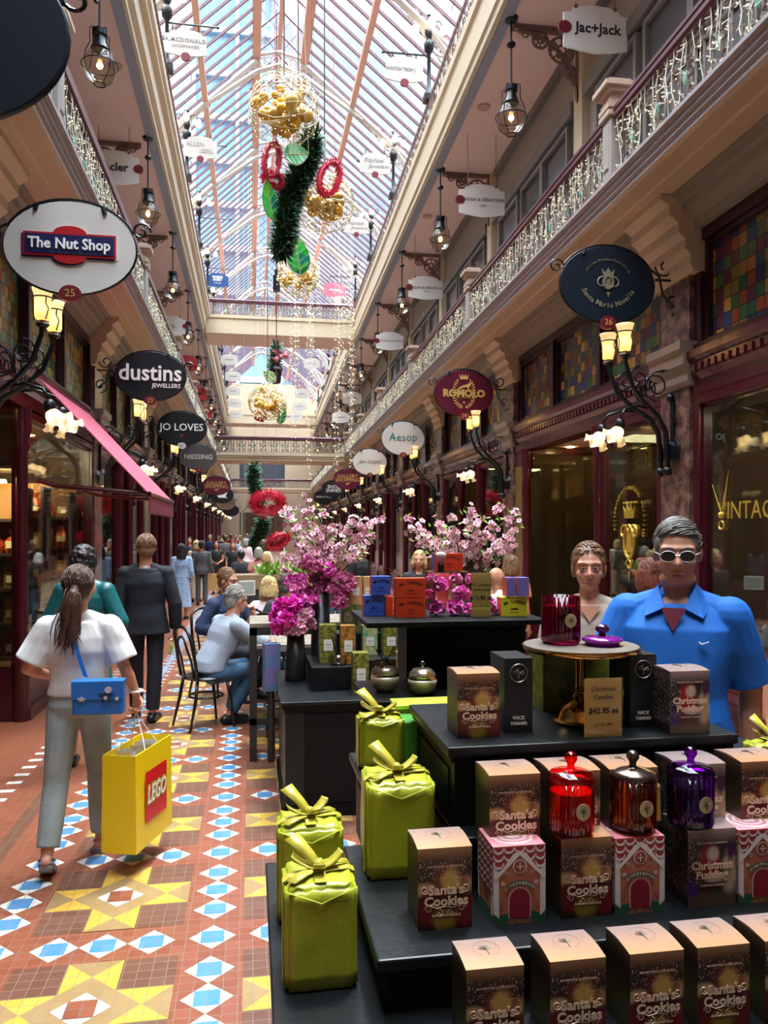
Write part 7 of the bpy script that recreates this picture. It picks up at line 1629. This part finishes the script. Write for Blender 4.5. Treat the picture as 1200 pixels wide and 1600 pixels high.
# yellow carrier bag
M_YEL = mat('yellow_card_bag', '#f0cf06', .4); M_LRED = mat('logo_red', '#d8151b', .4); M_LW = mat('logo_white', '#f4f2ee', .4); M_LK = mat('logo_black', '#15130f', .4); M_LY = mat('logo_yellow', '#f2cb1a', .4)
n0 = P(213,1336,4.0); az = math.atan2(.14,.43)
t = thing('carrier_bag', 'big yellow carrier bag with red logo in the woman\'s hand', 'bag', n0, -az); h = .50; L, W_ = .44, .19      # local: near right corner at origin, long side +y, narrow side -x
b = MB(); e = .006; th = .003
b.add([(-W_,0,0),(0,0,0),(0,L,0),(-W_,L,0),(-W_+e,0,h),(-e,0,h),(-e,L,h),(-W_+e,L,h)], [(0,3,2,1),(0,1,5,4),(1,2,6,5),(2,3,7,6),(3,0,4,7)]); o = b.build('bag_body', M_YEL, t); so = o.modifiers.new('thickness','SOLIDIFY'); so.thickness = th
b = MB(); 
for s in (-W_+.01, -.01): b.bx(s-.002,s+.002,.0,L,h-.05,h)
b.build('folded_rim', M_YEL, t); xs = .0025
lg = MB(); lg.prism([(xs,.10,.12),(xs,.36,.12),(xs,.36,.385),(xs,.10,.385)], (.0008,0,0)); pr = lg.build('logo_square', M_LRED, t)
for m_, bo, off in ((M_LK,.030,.0012),(M_LY,.022,.0020),(M_LK,.010,.0028),(M_LW,.004,.0036)): text('LEGO', .125, m_, (xs+off, .23, .255), pr, rz=PI/2, ext=.0003, shear=.22, bold=bo*.5, sp=1.0, wx=.72)
hd = Vector(woman.location)+Euler((0,0,PI)).to_matrix() @ (Vector((-.182,-.012,.50))*H1); hl = Euler((0,0,az)).to_matrix() @ (hd-n0)
b = MB()
for s in (-W_+.012, -.012): b.tube([(s,L*.3,h-.03),(s*.6+hl.x*.4,L*.34*.6+hl.y*.4,h+.05),(hl.x,hl.y,hl.z),(s*.6+hl.x*.4,L*.66*.6+hl.y*.4,h+.05),(s,L*.7,h-.03)], .003, 6)
b.build('cord_handles', C_WHITE, t); rn = random.Random(8)
for i in range(6): b = MB(); a = .07+.055*i; b.add([(-W_+.03,a,h-.12),(-.05,a+.03,h-.1),(-.06+rn.uniform(-.03,.03),a+.02,h-.01),(-W_+.05,a-.02,h-.015+rn.uniform(0,.03))], [(0,1,2,3)]); b.build('tissue_sheet', C_WHITE, t)
# --- suit man
x, y, _ = atd(228, 7.37)
def ex2(t, h, Hd, T, j, MH):
    b = MB(); b.lathe([(.058,0),(.06,.02),(.055,.035)], 20, (0,.012*h,.815*h)); b.build('shirt_collar', C_WHITE, t)
    b = MB(); loft(b, [((0,.008,.47*h),.128*h,.092*h),((0,.004,.56*h),.112*h,.085*h),((0,0,.63*h),.10*h,.076*h),((0,.002,.74*h),.116*h,.082*h),((0,.006,.80*h),.1*h,.06*h)], 24); remesh(b, 'jacket_back', C_NAVY, t, .01, 3)
person('man in dark navy suit walking away, holding something green', (x,y,0), PI, 1.735, SKIN, ('crop','lightbrown'), (C_NAVY, 1.93, .50, .018), (C_NAVY,'pants',.93), vox=.009, extra=ex2, pose={'Relb':(-.155,.03,.63),'Rwri':(-.155,.0,.485),'Rknee':(-.05,.03,.285),'Rank':(-.04,.05,.05),'Lknee':(.06,-.06,.29),'Lank':(.06,-.08,.045)}, hands={'R':{'curl':1.0}}, look=(0,.25))
p = P(268, 1010, 7.3); b = MB(); b.sph((0,0,0), (.012,.02,.045), 8, 6); b.sph((-.015,0,-.05), (.012,.015,.03), 8, 6); o = tag(b.build('green_wrapper', mat('green_wrapper_paint', '#8fbf3a', .5), smooth=True), 'small green wrapped item in the suited man\'s hand', 'wrapper'); o.location = p
# --- teal woman
x, y, _ = atd(133, 5.97); person('woman with curly black hair in teal sequinned top, walking away', (x,y,0), PI*.95, 1.66, SKIN2, ('curly','dark'), (C_TEAL, 1.5, .54, .022), (C_TEAL,'skirt',.33), fem=True, vox=.01, pose={'Relb':(-.165,.02,.655),'Rwri':(-.10,-.1,.62),'Lelb':(.155,.02,.655),'Lwri':(.11,-.1,.6)})
# --- people farther along the left
def dressx(m, hem):
    def f(t, h, Hd, T, j, MH): pass
    return f
x, y, _ = floorpt(284, 967); person('woman in pale blue striped dress with long dark hair', (x,y,0), PI, 1.5, SKIN2, ('long','dark'), (C_BLUESTR, 1.6, .55, .018), (C_BLUESTR,'skirt',.16), fem=True)
x, y, _ = floorpt(315, 945); person('man in grey suit walking away beyond the blue dress', (x,y,0), PI, 1.52, SKIN2, ('short','dark'), (C_GREYS, 1.9, .48, .018), (C_GREYS,'pants',.95))
x, y, _ = floorpt(338, 928); person('woman in sleeveless black dress facing us with paper bag', (x,y,0), 0, 1.46, SKIN, ('long','auburn'), (C_BLACK, .15, .54, .01), (C_BLACK,'skirt',.3), fem=True, face=True, pose={'Relb':(-.12,.03,.64),'Rwri':(-.04,-.1,.6),'Lelb':(.12,.03,.64),'Lwri':(.06,-.12,.6)})
p = P(331, 922, 20.2); o = thing('paper_bag', 'brown paper bag held by the woman in black', 'bag', p); b = MB(); b.bx(-.15,.15,-.06,.06,0,.42); b.build('bag_body', mat('kraft_paper', '#b58f58', .7), o); b = MB(); b.tube([(-.06,0,.41),(.02,0,.66),(.06,0,.41)], .006, 4); b.build('handle', mat('kraft_paper', ''), o)
x, y, _ = atd(364, 22); person('woman with long fair hair and dark top beside the paper bag', (x,y,0), .2, 1.43, SKIN, ('long','lightbrown'), (C_BLACK, .4, .53, .012), (C_BLACK,'pants',.95), fem=True, face=True)
x, y, _ = atd(307, 19.5); person('blonde person in cream just behind the grey suit', (x,y,0), PI, 1.52, SKIN, ('bob','blonde'), (C_CREAM, 1.5, .5, .018), (C_CREAM,'pants',.95), fem=True)
crowd = [(296,24,'dark','short',C_DGREY,'dark-haired man in charcoal behind the blonde person'),(352,26,'brown','short',C_SLATE,'man in slate shirt behind the two women in black'),(372,28,'dark','short',mat('pale_blue_shirt','#8fa4b8',.8),'man in pale blue shirt in the far crowd'),(383,24,'grey','bob',C_PINKT,'grey-haired person in pink before the tinsel rings'),(341,32,'dark','bob',C_NAVY,'dark-haired person in navy in the far crowd'),(361,35,'brown','short',C_RED,'person in red in the far crowd left of the pole'),(376,38,'blonde','bob',C_WHITE,'fair person in white in the far crowd'),(392,36,'dark','short',C_DGREY,'dark-haired person in the far crowd by the garland'),(328,30,'grey','short',C_BLAZ,'grey-haired man in blue in the far crowd'),(350,42,'brown','bob',C_CREAM,'person in cream deep in the far crowd'),(368,46,'dark','short',C_BLACK,'person in black deep in the far crowd'),(386,48,'lightbrown','bob',C_BLUESTR,'person in blue deep in the far crowd'),(402,44,'brown','short',C_RED,'person in red deep in the far crowd'),(412,40,'dark','short',C_WHITE,'person in white under the low tinsel ring')]
for i, (u, d, hc, hk, m, lab) in enumerate(crowd):
    x, y, _ = atd(u, d); person(lab, (x,y,0), [0,PI][i%2]+.3*math.sin(i*2.1), 1.56+.05*math.sin(i*1.7), [SKIN,SKIN2,SKIN][i%3], (hk,hc), (m, [.6,1.8][i%2], .5, .016), ([C_BLUEJ,C_BLACK,C_SLATE][i%3],'pants',.95), fem=i%2==1, vox=.022, group=None)
# --- café group
M_BENT = mat('black_bentwood', '#121214', .3); M_PLANK = mat('weathered_planks', '#8a8072', .7, var='#75695a', vs=9); M_DKST = mat('dark_steel', '#2c2a2a', .45)
def bentwood(label, loc, rz):
    t = thing('bentwood_chair', label, 'chair', loc, rz, 'black bentwood chairs'); b = MB(); b.lathe([(0,.44),(.19,.44),(.205,.455),(.19,.47),(0,.47)], 28); b.build('seat', M_BENT, t, auto=40)
    b = MB(); b.ring((0,0,.28), .15, .01, (1,0,0), (0,1,0), 20, 6); b.build('stretcher_ring', M_BENT, t)
    for s in (-1,1):
        b = MB(); b.tube([(s*.15,-.13,.45),(s*.17,-.16,.25),(s*.185,-.19,0)], [.017,.016,.012], 8); b.build('leg', M_BENT, t, smooth=True); b = MB(); b.tube([(s*.15,.15,.46),(s*.17,.18,.25),(s*.185,.24,0)], [.017,.016,.012], 8); b.build('leg', M_BENT, t, smooth=True)
    def arch(w_, z1, r): return [(-w_,.16,.45),(-w_*1.05,.19,.62),(-w_*.95,.22,z1-.12)]+[(-w_*.95*math.cos(PI*i/8),.235,z1-.1+.1*math.sin(PI*i/8)) for i in range(1,8)]+[(w_*.95,.22,z1-.12),(w_*1.05,.19,.62),(w_,.16,.45)]
    b = MB(); b.tube(arch(.18,.92,.015), .0155, 8); b.build('back_frame', M_BENT, t, smooth=True); b = MB(); b.tube(arch(.10,.83,.011), .011, 8); b.build('inner_loop', M_BENT, t, smooth=True); return t
cx_, cy_, _ = atd(322, 7.15); rzc = math.radians(118); bentwood('black bentwood chair under the man in the checked shirt', (cx_,cy_,0), rzc)
SIT = {'Lknee':(.062,-.235,.525),'Rknee':(-.062,-.235,.52),'Lank':(.065,-.20,.285),'Rank':(-.065,-.17,.29),'Lfoot':(.1,-1,-.1),'Rfoot':(-.1,-1,-.1)}
def sit(label, u, d, rz, H, **k):
    x, y, _ = atd(u, d); ps = dict(SIT); ps.update(k.pop('pose', {})); o = person(label, (x, y, -.24*H+k.pop('dz',0)), rz, H, sitting=True, pose=ps, **k); return o
def ex3(t, h, Hd, T, j, MH):
    e = MB(); e.tube([Hd(-.05,.01,.93),Hd(-.04,-.05,.93)], .0015*h, 4); e.tube([Hd(.05,.01,.93),Hd(.04,-.05,.93)], .0015*h, 4); e.build('glasses', M_BLACK, t)
sit('grey-haired man in checked shirt and jeans on the bentwood chair', 326, 7.14, rzc, 1.74, hair=('short','grey'), top=(C_CHECK, 1.3, .53, .02), bottom=(C_BLUEJ,'pants',.9), bend=.5, vox=.009, skin=SKIN, extra=ex3, look=(.1,0), pose={'Lelb':(.15,-.28,.66),'Lwri':(.05,-.28,.79),'Relb':(-.16,-.22,.68),'Rwri':(-.06,-.36,.655),'Lank':(.03,-.14,.285),'Rank':(-.03,-.1,.29)}, hands={'L':{'d':(-.3,0,1),'n':(0,1,0),'curl':1.0},'R':{'d':(.4,-1,0),'n':(0,0,-1)}})
def tbl(name, label, x0, x1, y0, y1, z, leg=.055):
    t = thing(name, label, 'table', ((x0+x1)/2,(y0+y1)/2,0)); a, c = (x1-x0)/2, (y1-y0)/2; b = MB(); n = max(3,int(2*c/.12))
    for i in range(n): b.bx(-a,a,-c+2*c*i/n+.003,-c+2*c*(i+1)/n-.003,z-.03,z)
    b.build('plank_top', M_PLANK, t); b = MB(); b.bx(-a,a,-c,-c+.04,z-.09,z-.03); b.bx(-a,a,c-.04,c,z-.09,z-.03); b.bx(-a,-a+.04,-c,c,z-.09,z-.03); b.bx(a-.04,a,-c,c,z-.09,z-.03); b.build('apron', M_DKST, t)
    for sx in (-1,1):
        for sy in (-1,1): b = MB(); b.bx(sx*a-(leg if sx > 0 else 0), sx*a+(leg if sx < 0 else 0), sy*c-(leg if sy > 0 else 0), sy*c+(leg if sy < 0 else 0), 0, z-.03); b.build('leg', M_DKST, t)
    if z > .9: b = MB(); b.bx(-a,a,-c,-c+.04,.28,.33); b.bx(-a,-a+.04,-c,c,.28,.33); b.bx(a-.04,a,-c,c,.28,.33); b.build('footrail', M_DKST, t)
    return t
tbl('bar_table', 'tall slatted bar table with dark steel legs behind the cabinet', -.01, 1.5, 6.12, 6.72, 1.06); tbl('cafe_table', 'low grey plank cafe table where the men sit', .0, 1.15, 7.1, 8.1, .75)
def stool(x, y, lab):
    t = thing('bar_stool', lab, 'stool', (x,y,0), 0, 'black bar stools'); b = MB(); b.lathe([(0,.7),(.17,.7),(.18,.72),(.17,.74),(0,.74)], 20); b.build('seat', M_BENT, t)
    for i in range(4): a = PI/4+PI/2*i; b = MB(); b.tube([(.12*math.cos(a),.12*math.sin(a),.7),(.2*math.cos(a),.2*math.sin(a),0)], .013, 6); b.build('leg', M_BENT, t)
    b = MB(); b.ring((0,0,.25), .165, .008, (1,0,0), (0,1,0), 16, 5); b.build('foot_ring', M_BENT, t)
stool(.28, 6.95, 'black bar stool between the bar table and cabinet, left one'); stool(.72, 6.9, 'black bar stool under the bar table, right one')
p = P(424, 1040, 6.05); t = thing('gift_bag', 'lilac and blue patterned gift bag leaning beside the cabinet', 'bag', (p.x, p.y, .55), .2); b = MB(); b.bx(-.06,.06,-.05,.05,0,.36); b.build('bag_body', mat('lilac_bag', '#8a7ab8', .5, var='#4a8ab0', vs=9), t); b = MB(); b.tube([(-.03,-.04,.36),(0,-.04,.47),(.03,-.04,.36)], .003, 4); b.build('handle', C_PINKT, t); b = MB(); b.cyl((0,0,-.55),(0,0,0), .03, n=8); b.build('bag_hook_post', M_DKST, t)
def ex4(t, h, Hd, T, j, MH):
    b = MB(); b.prism([T((-.03*h,-.074*h,.80*h)),T((.03*h,-.074*h,.80*h)),T((.012*h,-.092*h,.64*h)),T((-.012*h,-.092*h,.64*h))], (0,-.004,0)); b.build('shirt_front', C_WHITE, t)
    b = MB(); b.sph(Hd(0,-.022,.880), (.036*h,.034*h,.026*h), 16, 10, MH); [b.sph(Hd(s*.036,-.0,.893), (.01*h,.022*h,.026*h), 10, 6, MH) for s in (-1,1)]; remesh(b, 'beard', HAIRM['lightbrown'], t, .007, 2)
    e = MB(); [e.ring(Hd(s*.0185,-.052,.928), .0135*h, .0012*h, MH @ Vector((1,0,0)), MH @ Vector((0,0,1)), 14, 4) for s in (-1,1)]; e.build('glasses', M_BLACK, t)
sit('bearded man in blue blazer seated across the cafe table', 349, 8.45, math.radians(48), 1.8, hair=('short','lightbrown'), top=(C_BLAZ, 1.85, .52, .02), bottom=(C_NAVY,'pants',.9), bend=.12, vox=.009, face=True, extra=ex4, look=(.1,.2), pose={'Relb':(-.18,.0,.66),'Rwri':(-.06,-.16,.62),'Lelb':(.15,-.1,.65),'Lwri':(.08,-.25,.64)})
bentwood('black bentwood chair under the bearded man', (*atd(340, 8.55)[:2],0), math.radians(48))
sit('blonde woman in white and pink tee seated at the cafe table', 412, 8.85, math.radians(150), 1.66, hair=('bob','blonde'), top=(C_PINKT, .8, .53, .018), bottom=(C_BLUEJ,'pants',.9), bend=.28, fem=True, vox=.011, pose={'Lelb':(.14,-.16,.64),'Lwri':(.06,-.25,.66)})
sit('man with grey curls and dark shirt seated beside the blonde woman', 440, 8.35, math.radians(140), 1.74, hair=('short','saltpepper'), top=(C_DGREY, .8, .53, .02), bottom=(C_BLACK,'pants',.9), bend=.2, vox=.011, skin=SKIN2)
bentwood('black bentwood chair under the blonde woman', (*atd(410, 8.8)[:2],0), math.radians(150)); bentwood('black bentwood chair under the man with grey curls', (*atd(437, 8.3)[:2],0), math.radians(140))
# counter with planters farther along, people beyond it
b = MB(); p = P(405, 905, 13.5)
t = thing('planter_counter', 'tan planter counter across the middle of the arcade', 'counter', (p.x+.1, p.y, 0)); b.bx(-.75,.95,-.25,.25,0,.78); b.build('counter_body', M_DKST, t); b = MB(); b.bx(-.75,-.0,-.27,.27,.78,1.02); b.bx(.12,.95,-.27,.27,.78,1.02); b.build('planter_boxes', mat('tan_planter', '#8a7358', .7), t)
b = MB(); rn = random.Random(3)
for i in range(300): c = Vector((rn.uniform(-.1,.9), rn.uniform(-.2,.2), 1.0)); d = Vector((rn.gauss(0,.5), rn.gauss(0,.5), 1)).normalized(); s = d.orthogonal().normalized()*.02; L_ = rn.uniform(.1,.3); b.add([c, c+d*L_*.6+s, c+d*L_, c+d*L_*.6-s], [(0,1,2,3)])
o = b.build('greenery', M_LF, t); o['kind'] = 'stuff'
p = P(385, 925, 11.5); t = thing('till_screen', 'small white till screen standing behind the bearded man', 'screen', (p.x, p.y, 0), .5); b = MB(); b.bx(-.14,.14,-.012,.012,.82,1.04); b.build('frame', mat('white_plastic', '#d8d8d4', .4), t); b = MB(); b.bx(-.12,.12,-.015,-.012,.84,1.02); b.build('screen', mat('grey_screen', '#9aa6a4', .2), t); b = MB(); b.cyl((0,0,0),(0,0,.82), .03, n=8); b.cyl((0,0,0),(0,0,.03), .18, n=16); b.build('stand', M_DKST, t)
for i, (u, d, hc, hk, m, H_, lab) in enumerate(((405,15,'grey','bob',mat('coral_pink','#d8928a',.8),1.45,'person in coral pink beyond the planter counter'),(416,14.5,'blonde','bob',C_CREAM,1.38,'fair-haired person in cream beyond the planter counter'),(377,15.5,'dark','short',C_DGREY,1.38,'person with dark hair low beyond the planter counter'),(410,17.5,'brown','long',C_WHITE,1.56,'woman with long brown hair beyond the planters'))):
    x, y, _ = atd(u, d); person(lab, (x,y,0), PI-.4+i*.3, H_, SKIN, (hk,hc), (m, .7, .5, .016), (C_BLUEJ,'pants',.95), fem=True, vox=.018)
# --- right-hand people
M_GLASSES = mat('smoked_lens', '#3a302c', .35, spec=.3)
def ex5(t, h, Hd, T, j, MH):
    e = MB()
    for s in (-1,1): e.ring(Hd(s*.0195,-.054,.9285), .0165*h, .0011*h, MH @ Vector((1,0,0)), MH @ Vector((0,0,1)), 16, 4, r2=.012*h); e.tube([Hd(s*.036,-.052,.932), Hd(s*.0495,-.0,.932)], .0012*h, 4)
    e.tube([Hd(-.005,-.056,.931), Hd(.005,-.056,.931)], .001*h, 4); g = e.build('glasses', M_SIL, t)
    for s in (-1,1): l = MB(); l.prism([Hd(s*.0195+.0155*math.cos(2*PI*i/16),-.0535,.9285+.0115*math.sin(2*PI*i/16)) for i in range(16)], MH @ Vector((0,-.001,0))); l.build('lens', M_GLASSES, g)
    b = MB()                                             # folded polo collar and placket
    for s in (-1,1): b.add([Vector(q)*h for q in ((s*.036,.03,.862),(s*.040,-.012,.856),(s*.020,-.062,.812),(s*.060,-.066,.792),(s*.074,-.008,.822),(s*.060,.036,.834))], [(0,1,4,5),(1,2,3,4)])
    b.add([Vector(q)*h for q in ((-.036,.03,.862),(.036,.03,.862),(.060,.036,.834),(-.060,.036,.834))], [(0,1,2,3)]); o = b.build('collar', C_POLO, t); so = o.modifiers.new('thickness','SOLIDIFY'); so.thickness = .006
    b = MB(); b.add([Vector(q)*h for q in ((-.026,-.0705,.812),(.026,-.0705,.812),(.0,-.082,.762))], [(0,1,2)]); o = b.build('undershirt', mat('maroon_tee','#6a1a30',.8), t); so = o.modifiers.new('thickness','SOLIDIFY'); so.thickness = .008
    b = MB(); q = [(-.017,.004),(-.011,-.004),(-.004,-.006),(.018,.006),(-.004,-.0015),(-.009,-.001),(-.012,.001)]; k = .9; b.prism([Vector((.062*h+x_*k*1.2, -.088*h, .742*h+z_*k*1.2)) for x_, z_ in q], (0,.012,0)); b.build('white_tick', M_TW, t)
x, y, _ = atd(1058, 3.2); person('man in cobalt blue polo shirt and glasses behind the display', (x,y,0), math.radians(-36), 1.815, SKIN2, ('short','saltpepper'), (C_POLO, .9, .49, .022), (C_SLATE,'pants',.97), fat=1.14, vox=.0055, face=True, extra=ex5, look=(.1,.12), pose={'Relb':(-.165,-.02,.64),'Rwri':(-.12,-.15,.555),'Lelb':(.148,.05,.63),'Lwri':(.145,.03,.475)}, hands={'R':{'d':(.3,-1,-.3),'n':(0,0,-1),'curl':.3}})
def ex6(t, h, Hd, T, j, MH):
    b = MB(); pts = [Vector(q)*h for q in ((-.068,-.050,.76),(-.072,-.03,.815),(-.072,.03,.822),(-.078,.068,.74),(-.10,.09,.56))]; vs = []
    for q in pts: vs += [q+Vector((-.013,0,0)), q+Vector((.013,0,0))]
    pts0 = Vector((-.085,-.075,.60))*h; vs = [pts0+Vector((-.013,0,0)), pts0+Vector((.013,0,0))]+vs; b.add(vs, [(2*i,2*i+1,2*i+3,2*i+2) for i in range(5)]); o = b.build('bag_strap', C_BLACK, t); so = o.modifiers.new('thickness','SOLIDIFY'); so.thickness = .006
    b = MB(); b.add([Vector(q)*h for q in ((-.034,-.058,.818),(.034,-.058,.818),(.0,-.0695,.770))], [(0,1,2)]); o = b.build('neckline', SKIN, t); so = o.modifiers.new('thickness','SOLIDIFY'); so.thickness = .008
x, y, _ = atd(920, 4.1); person('young woman in beige v-neck tee with shoulder strap, behind the cake stand', (x,y,0), math.radians(-22), 1.705, SKIN, ('tied','lightbrown'), (C_BEIGE, .75, .50, .014), (C_BLACK,'pants',.95), fem=True, vox=.0065, face=True, look=(.05,.0), extra=ex6)
x, y, _ = atd(1292, 3.9); person('person mostly out of frame at right, one arm showing', (x,y,0), math.radians(-15), 1.7, SKIN, ('short','brown'), (C_DGREY, .6, .5, .016), (C_BLACK,'pants',.95), vox=.008, pose={'Relb':(-.17,.02,.62),'Rwri':(-.172,-.02,.50)}, hands={'R':{'curl':.6}})
for i, (u, d, hc, hk, m, H_, r_, lab) in enumerate(((1012,5.7,'auburn','bob',C_DGREY,1.57,PI,'auburn-haired person facing the shop behind the man in blue'),(655,9.4,'blonde','bob',C_BLACK,1.53,-.3,'fair-haired woman in black top right of the first blossom'),(684,9.9,'brown','long',C_RED,1.50,.4,'woman in red top beside the fair-haired woman'),(561,11.5,'dark','crop',C_BLACK,1.62,.9,'man in black tee below the blossom branches'),(524,13,'lightbrown','bald',C_DGREY,1.1,0,'bald man low behind the gold cartons'),(503,13.5,'grey','bob',C_GREYS,1.15,.4,'grey-haired woman low behind the magenta flowers'),(778,7.6,'grey','bald',C_WHITE,1.42,1.9,'balding man in white shirt behind the right blossoms'),(800,8.6,'lightbrown','bob',C_ORANGE,1.50,2.4,'person with orange scarf behind the balding man'))):
    x, y, _ = atd(u, d); person(lab, (x,y,0), r_, H_, SKIN, (hk,hc), (m, .6, .5, .016), ([C_BLUEJ,C_BLACK][i%2],'pants',.95), fem=hk in('bob','long'), vox=.011, face=d < 10 and abs(r_) < 1)
x, y, _ = atd(182, 11.6); o = person('person with dark hair looking over the left gallery railing', (x,y,Z1), PI/2+.4, 1.62, SKIN, ('short','dark'), (mat('pale_blue_shirt',''), .7, .5, .016), (C_BLACK,'pants',.95), vox=.014, pose={'Lelb':(.15,-.1,.66),'Lwri':(.12,-.2,.66),'Relb':(-.15,-.1,.66),'Rwri':(-.12,-.2,.66)})
# --- counter inside the watch shop window with boxed watches
t = thing('display_counter', 'brown wooden display counter in the watch shop window', 'counter', (4.0, 5.55, 0)); toR(t)
b = MB(); b.bx(-.2,.4,-.6,.65,.78,.92); b.build('counter_top', mat('dark_walnut', '#3e2a20', .4), t)
for sx in (-.17,.35):
    for sy in (-.55,.58): b = MB(); b.bx(sx,sx+.05,sy,sy+.05,.36,.78); b.build('leg', mat('dark_walnut',''), t)
def wbox(x, y, lab):
    t = thing('watch_box', lab, 'watch', (x,y,.92)); toR(t); b = MB(); b.bx(-.05,.05,-.045,.045,0,.05); b.build('box_base', mat('dark_leather', '#241c14', .5), t, bevel=.004); b = MB(); b.bx(-.05,.05,.035,.045,.05,.14); b.build('box_lid', mat('dark_leather',''), t, bevel=.004); b = MB(); b.cyl((0,-.05,.06),(0,-.03,.075), .024, n=18); b.build('watch_face', mat('gold_watch', '#d8c48a', .3, metal=.6), t)
wbox(3.95, 5.9, 'boxed gold watch on the window counter, nearest the pillar'); wbox(4.1, 5.6, 'second boxed gold watch on the window counter')
# ---------------------------------------------------------------- daylight
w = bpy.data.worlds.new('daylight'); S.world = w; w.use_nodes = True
t = NT(w); t.n.clear()
o = t.new('ShaderNodeOutputWorld'); bg = t.new('ShaderNodeBackground')
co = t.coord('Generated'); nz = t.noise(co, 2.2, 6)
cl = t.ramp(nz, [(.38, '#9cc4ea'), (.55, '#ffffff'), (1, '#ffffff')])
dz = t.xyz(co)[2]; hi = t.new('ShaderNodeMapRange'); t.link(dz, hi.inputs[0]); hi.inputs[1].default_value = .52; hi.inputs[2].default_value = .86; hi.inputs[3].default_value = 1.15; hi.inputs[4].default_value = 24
hi.interpolation_type = 'SMOOTHSTEP'; t.link(cl, bg.inputs[0]); t.link(hi.outputs[0], bg.inputs[1])      # sky overhead, out of view, is brightened to light the interior
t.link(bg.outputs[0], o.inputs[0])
L = bpy.data.lights.new('sun', 'SUN'); L.energy = 4; L.angle = math.radians(6); L.color = (1,.95,.86)
o = link('sun', L); o.rotation_euler = Euler((math.radians(-14), math.radians(10), 0)); o.location = (0,0,30)
# sky portal over the glass roof (importance sampling only)
PA = bpy.data.lights.new('roof_portal', 'AREA'); PA.shape = 'RECTANGLE'; PA.size = 7.4; PA.size_y = 70; PA.cycles.is_portal = True
o = link('roof_portal', PA); o.location = (1, 27, 15.7)
# ---------------------------------------------------------------- camera
cam = bpy.data.cameras.new('camera'); cam.sensor_fit = 'HORIZONTAL'; cam.sensor_width = 36; cam.lens = 36*F/1200
cam.shift_y = (HY-800)/1200; cam.clip_start = .05; cam.clip_end = 400
o = link('camera', cam); o.location = (0,0,HC); o.rotation_euler = (PI/2, 0, -TH); S.camera = o
S.view_settings.view_transform = 'Standard'; S.view_settings.look = 'None'; S.view_settings.exposure = 0.22; S.view_settings.gamma = 1
S.view_settings.use_curve_mapping = False
c = S.cycles; c.use_denoising = True; c.max_bounces = 7; c.diffuse_bounces = 4; c.glossy_bounces = 3; c.transmission_bounces = 6; c.transparent_max_bounces = 16
c.sample_clamp_indirect = 6; c.caustics_reflective = False; c.caustics_refractive = False; c.use_light_tree = True
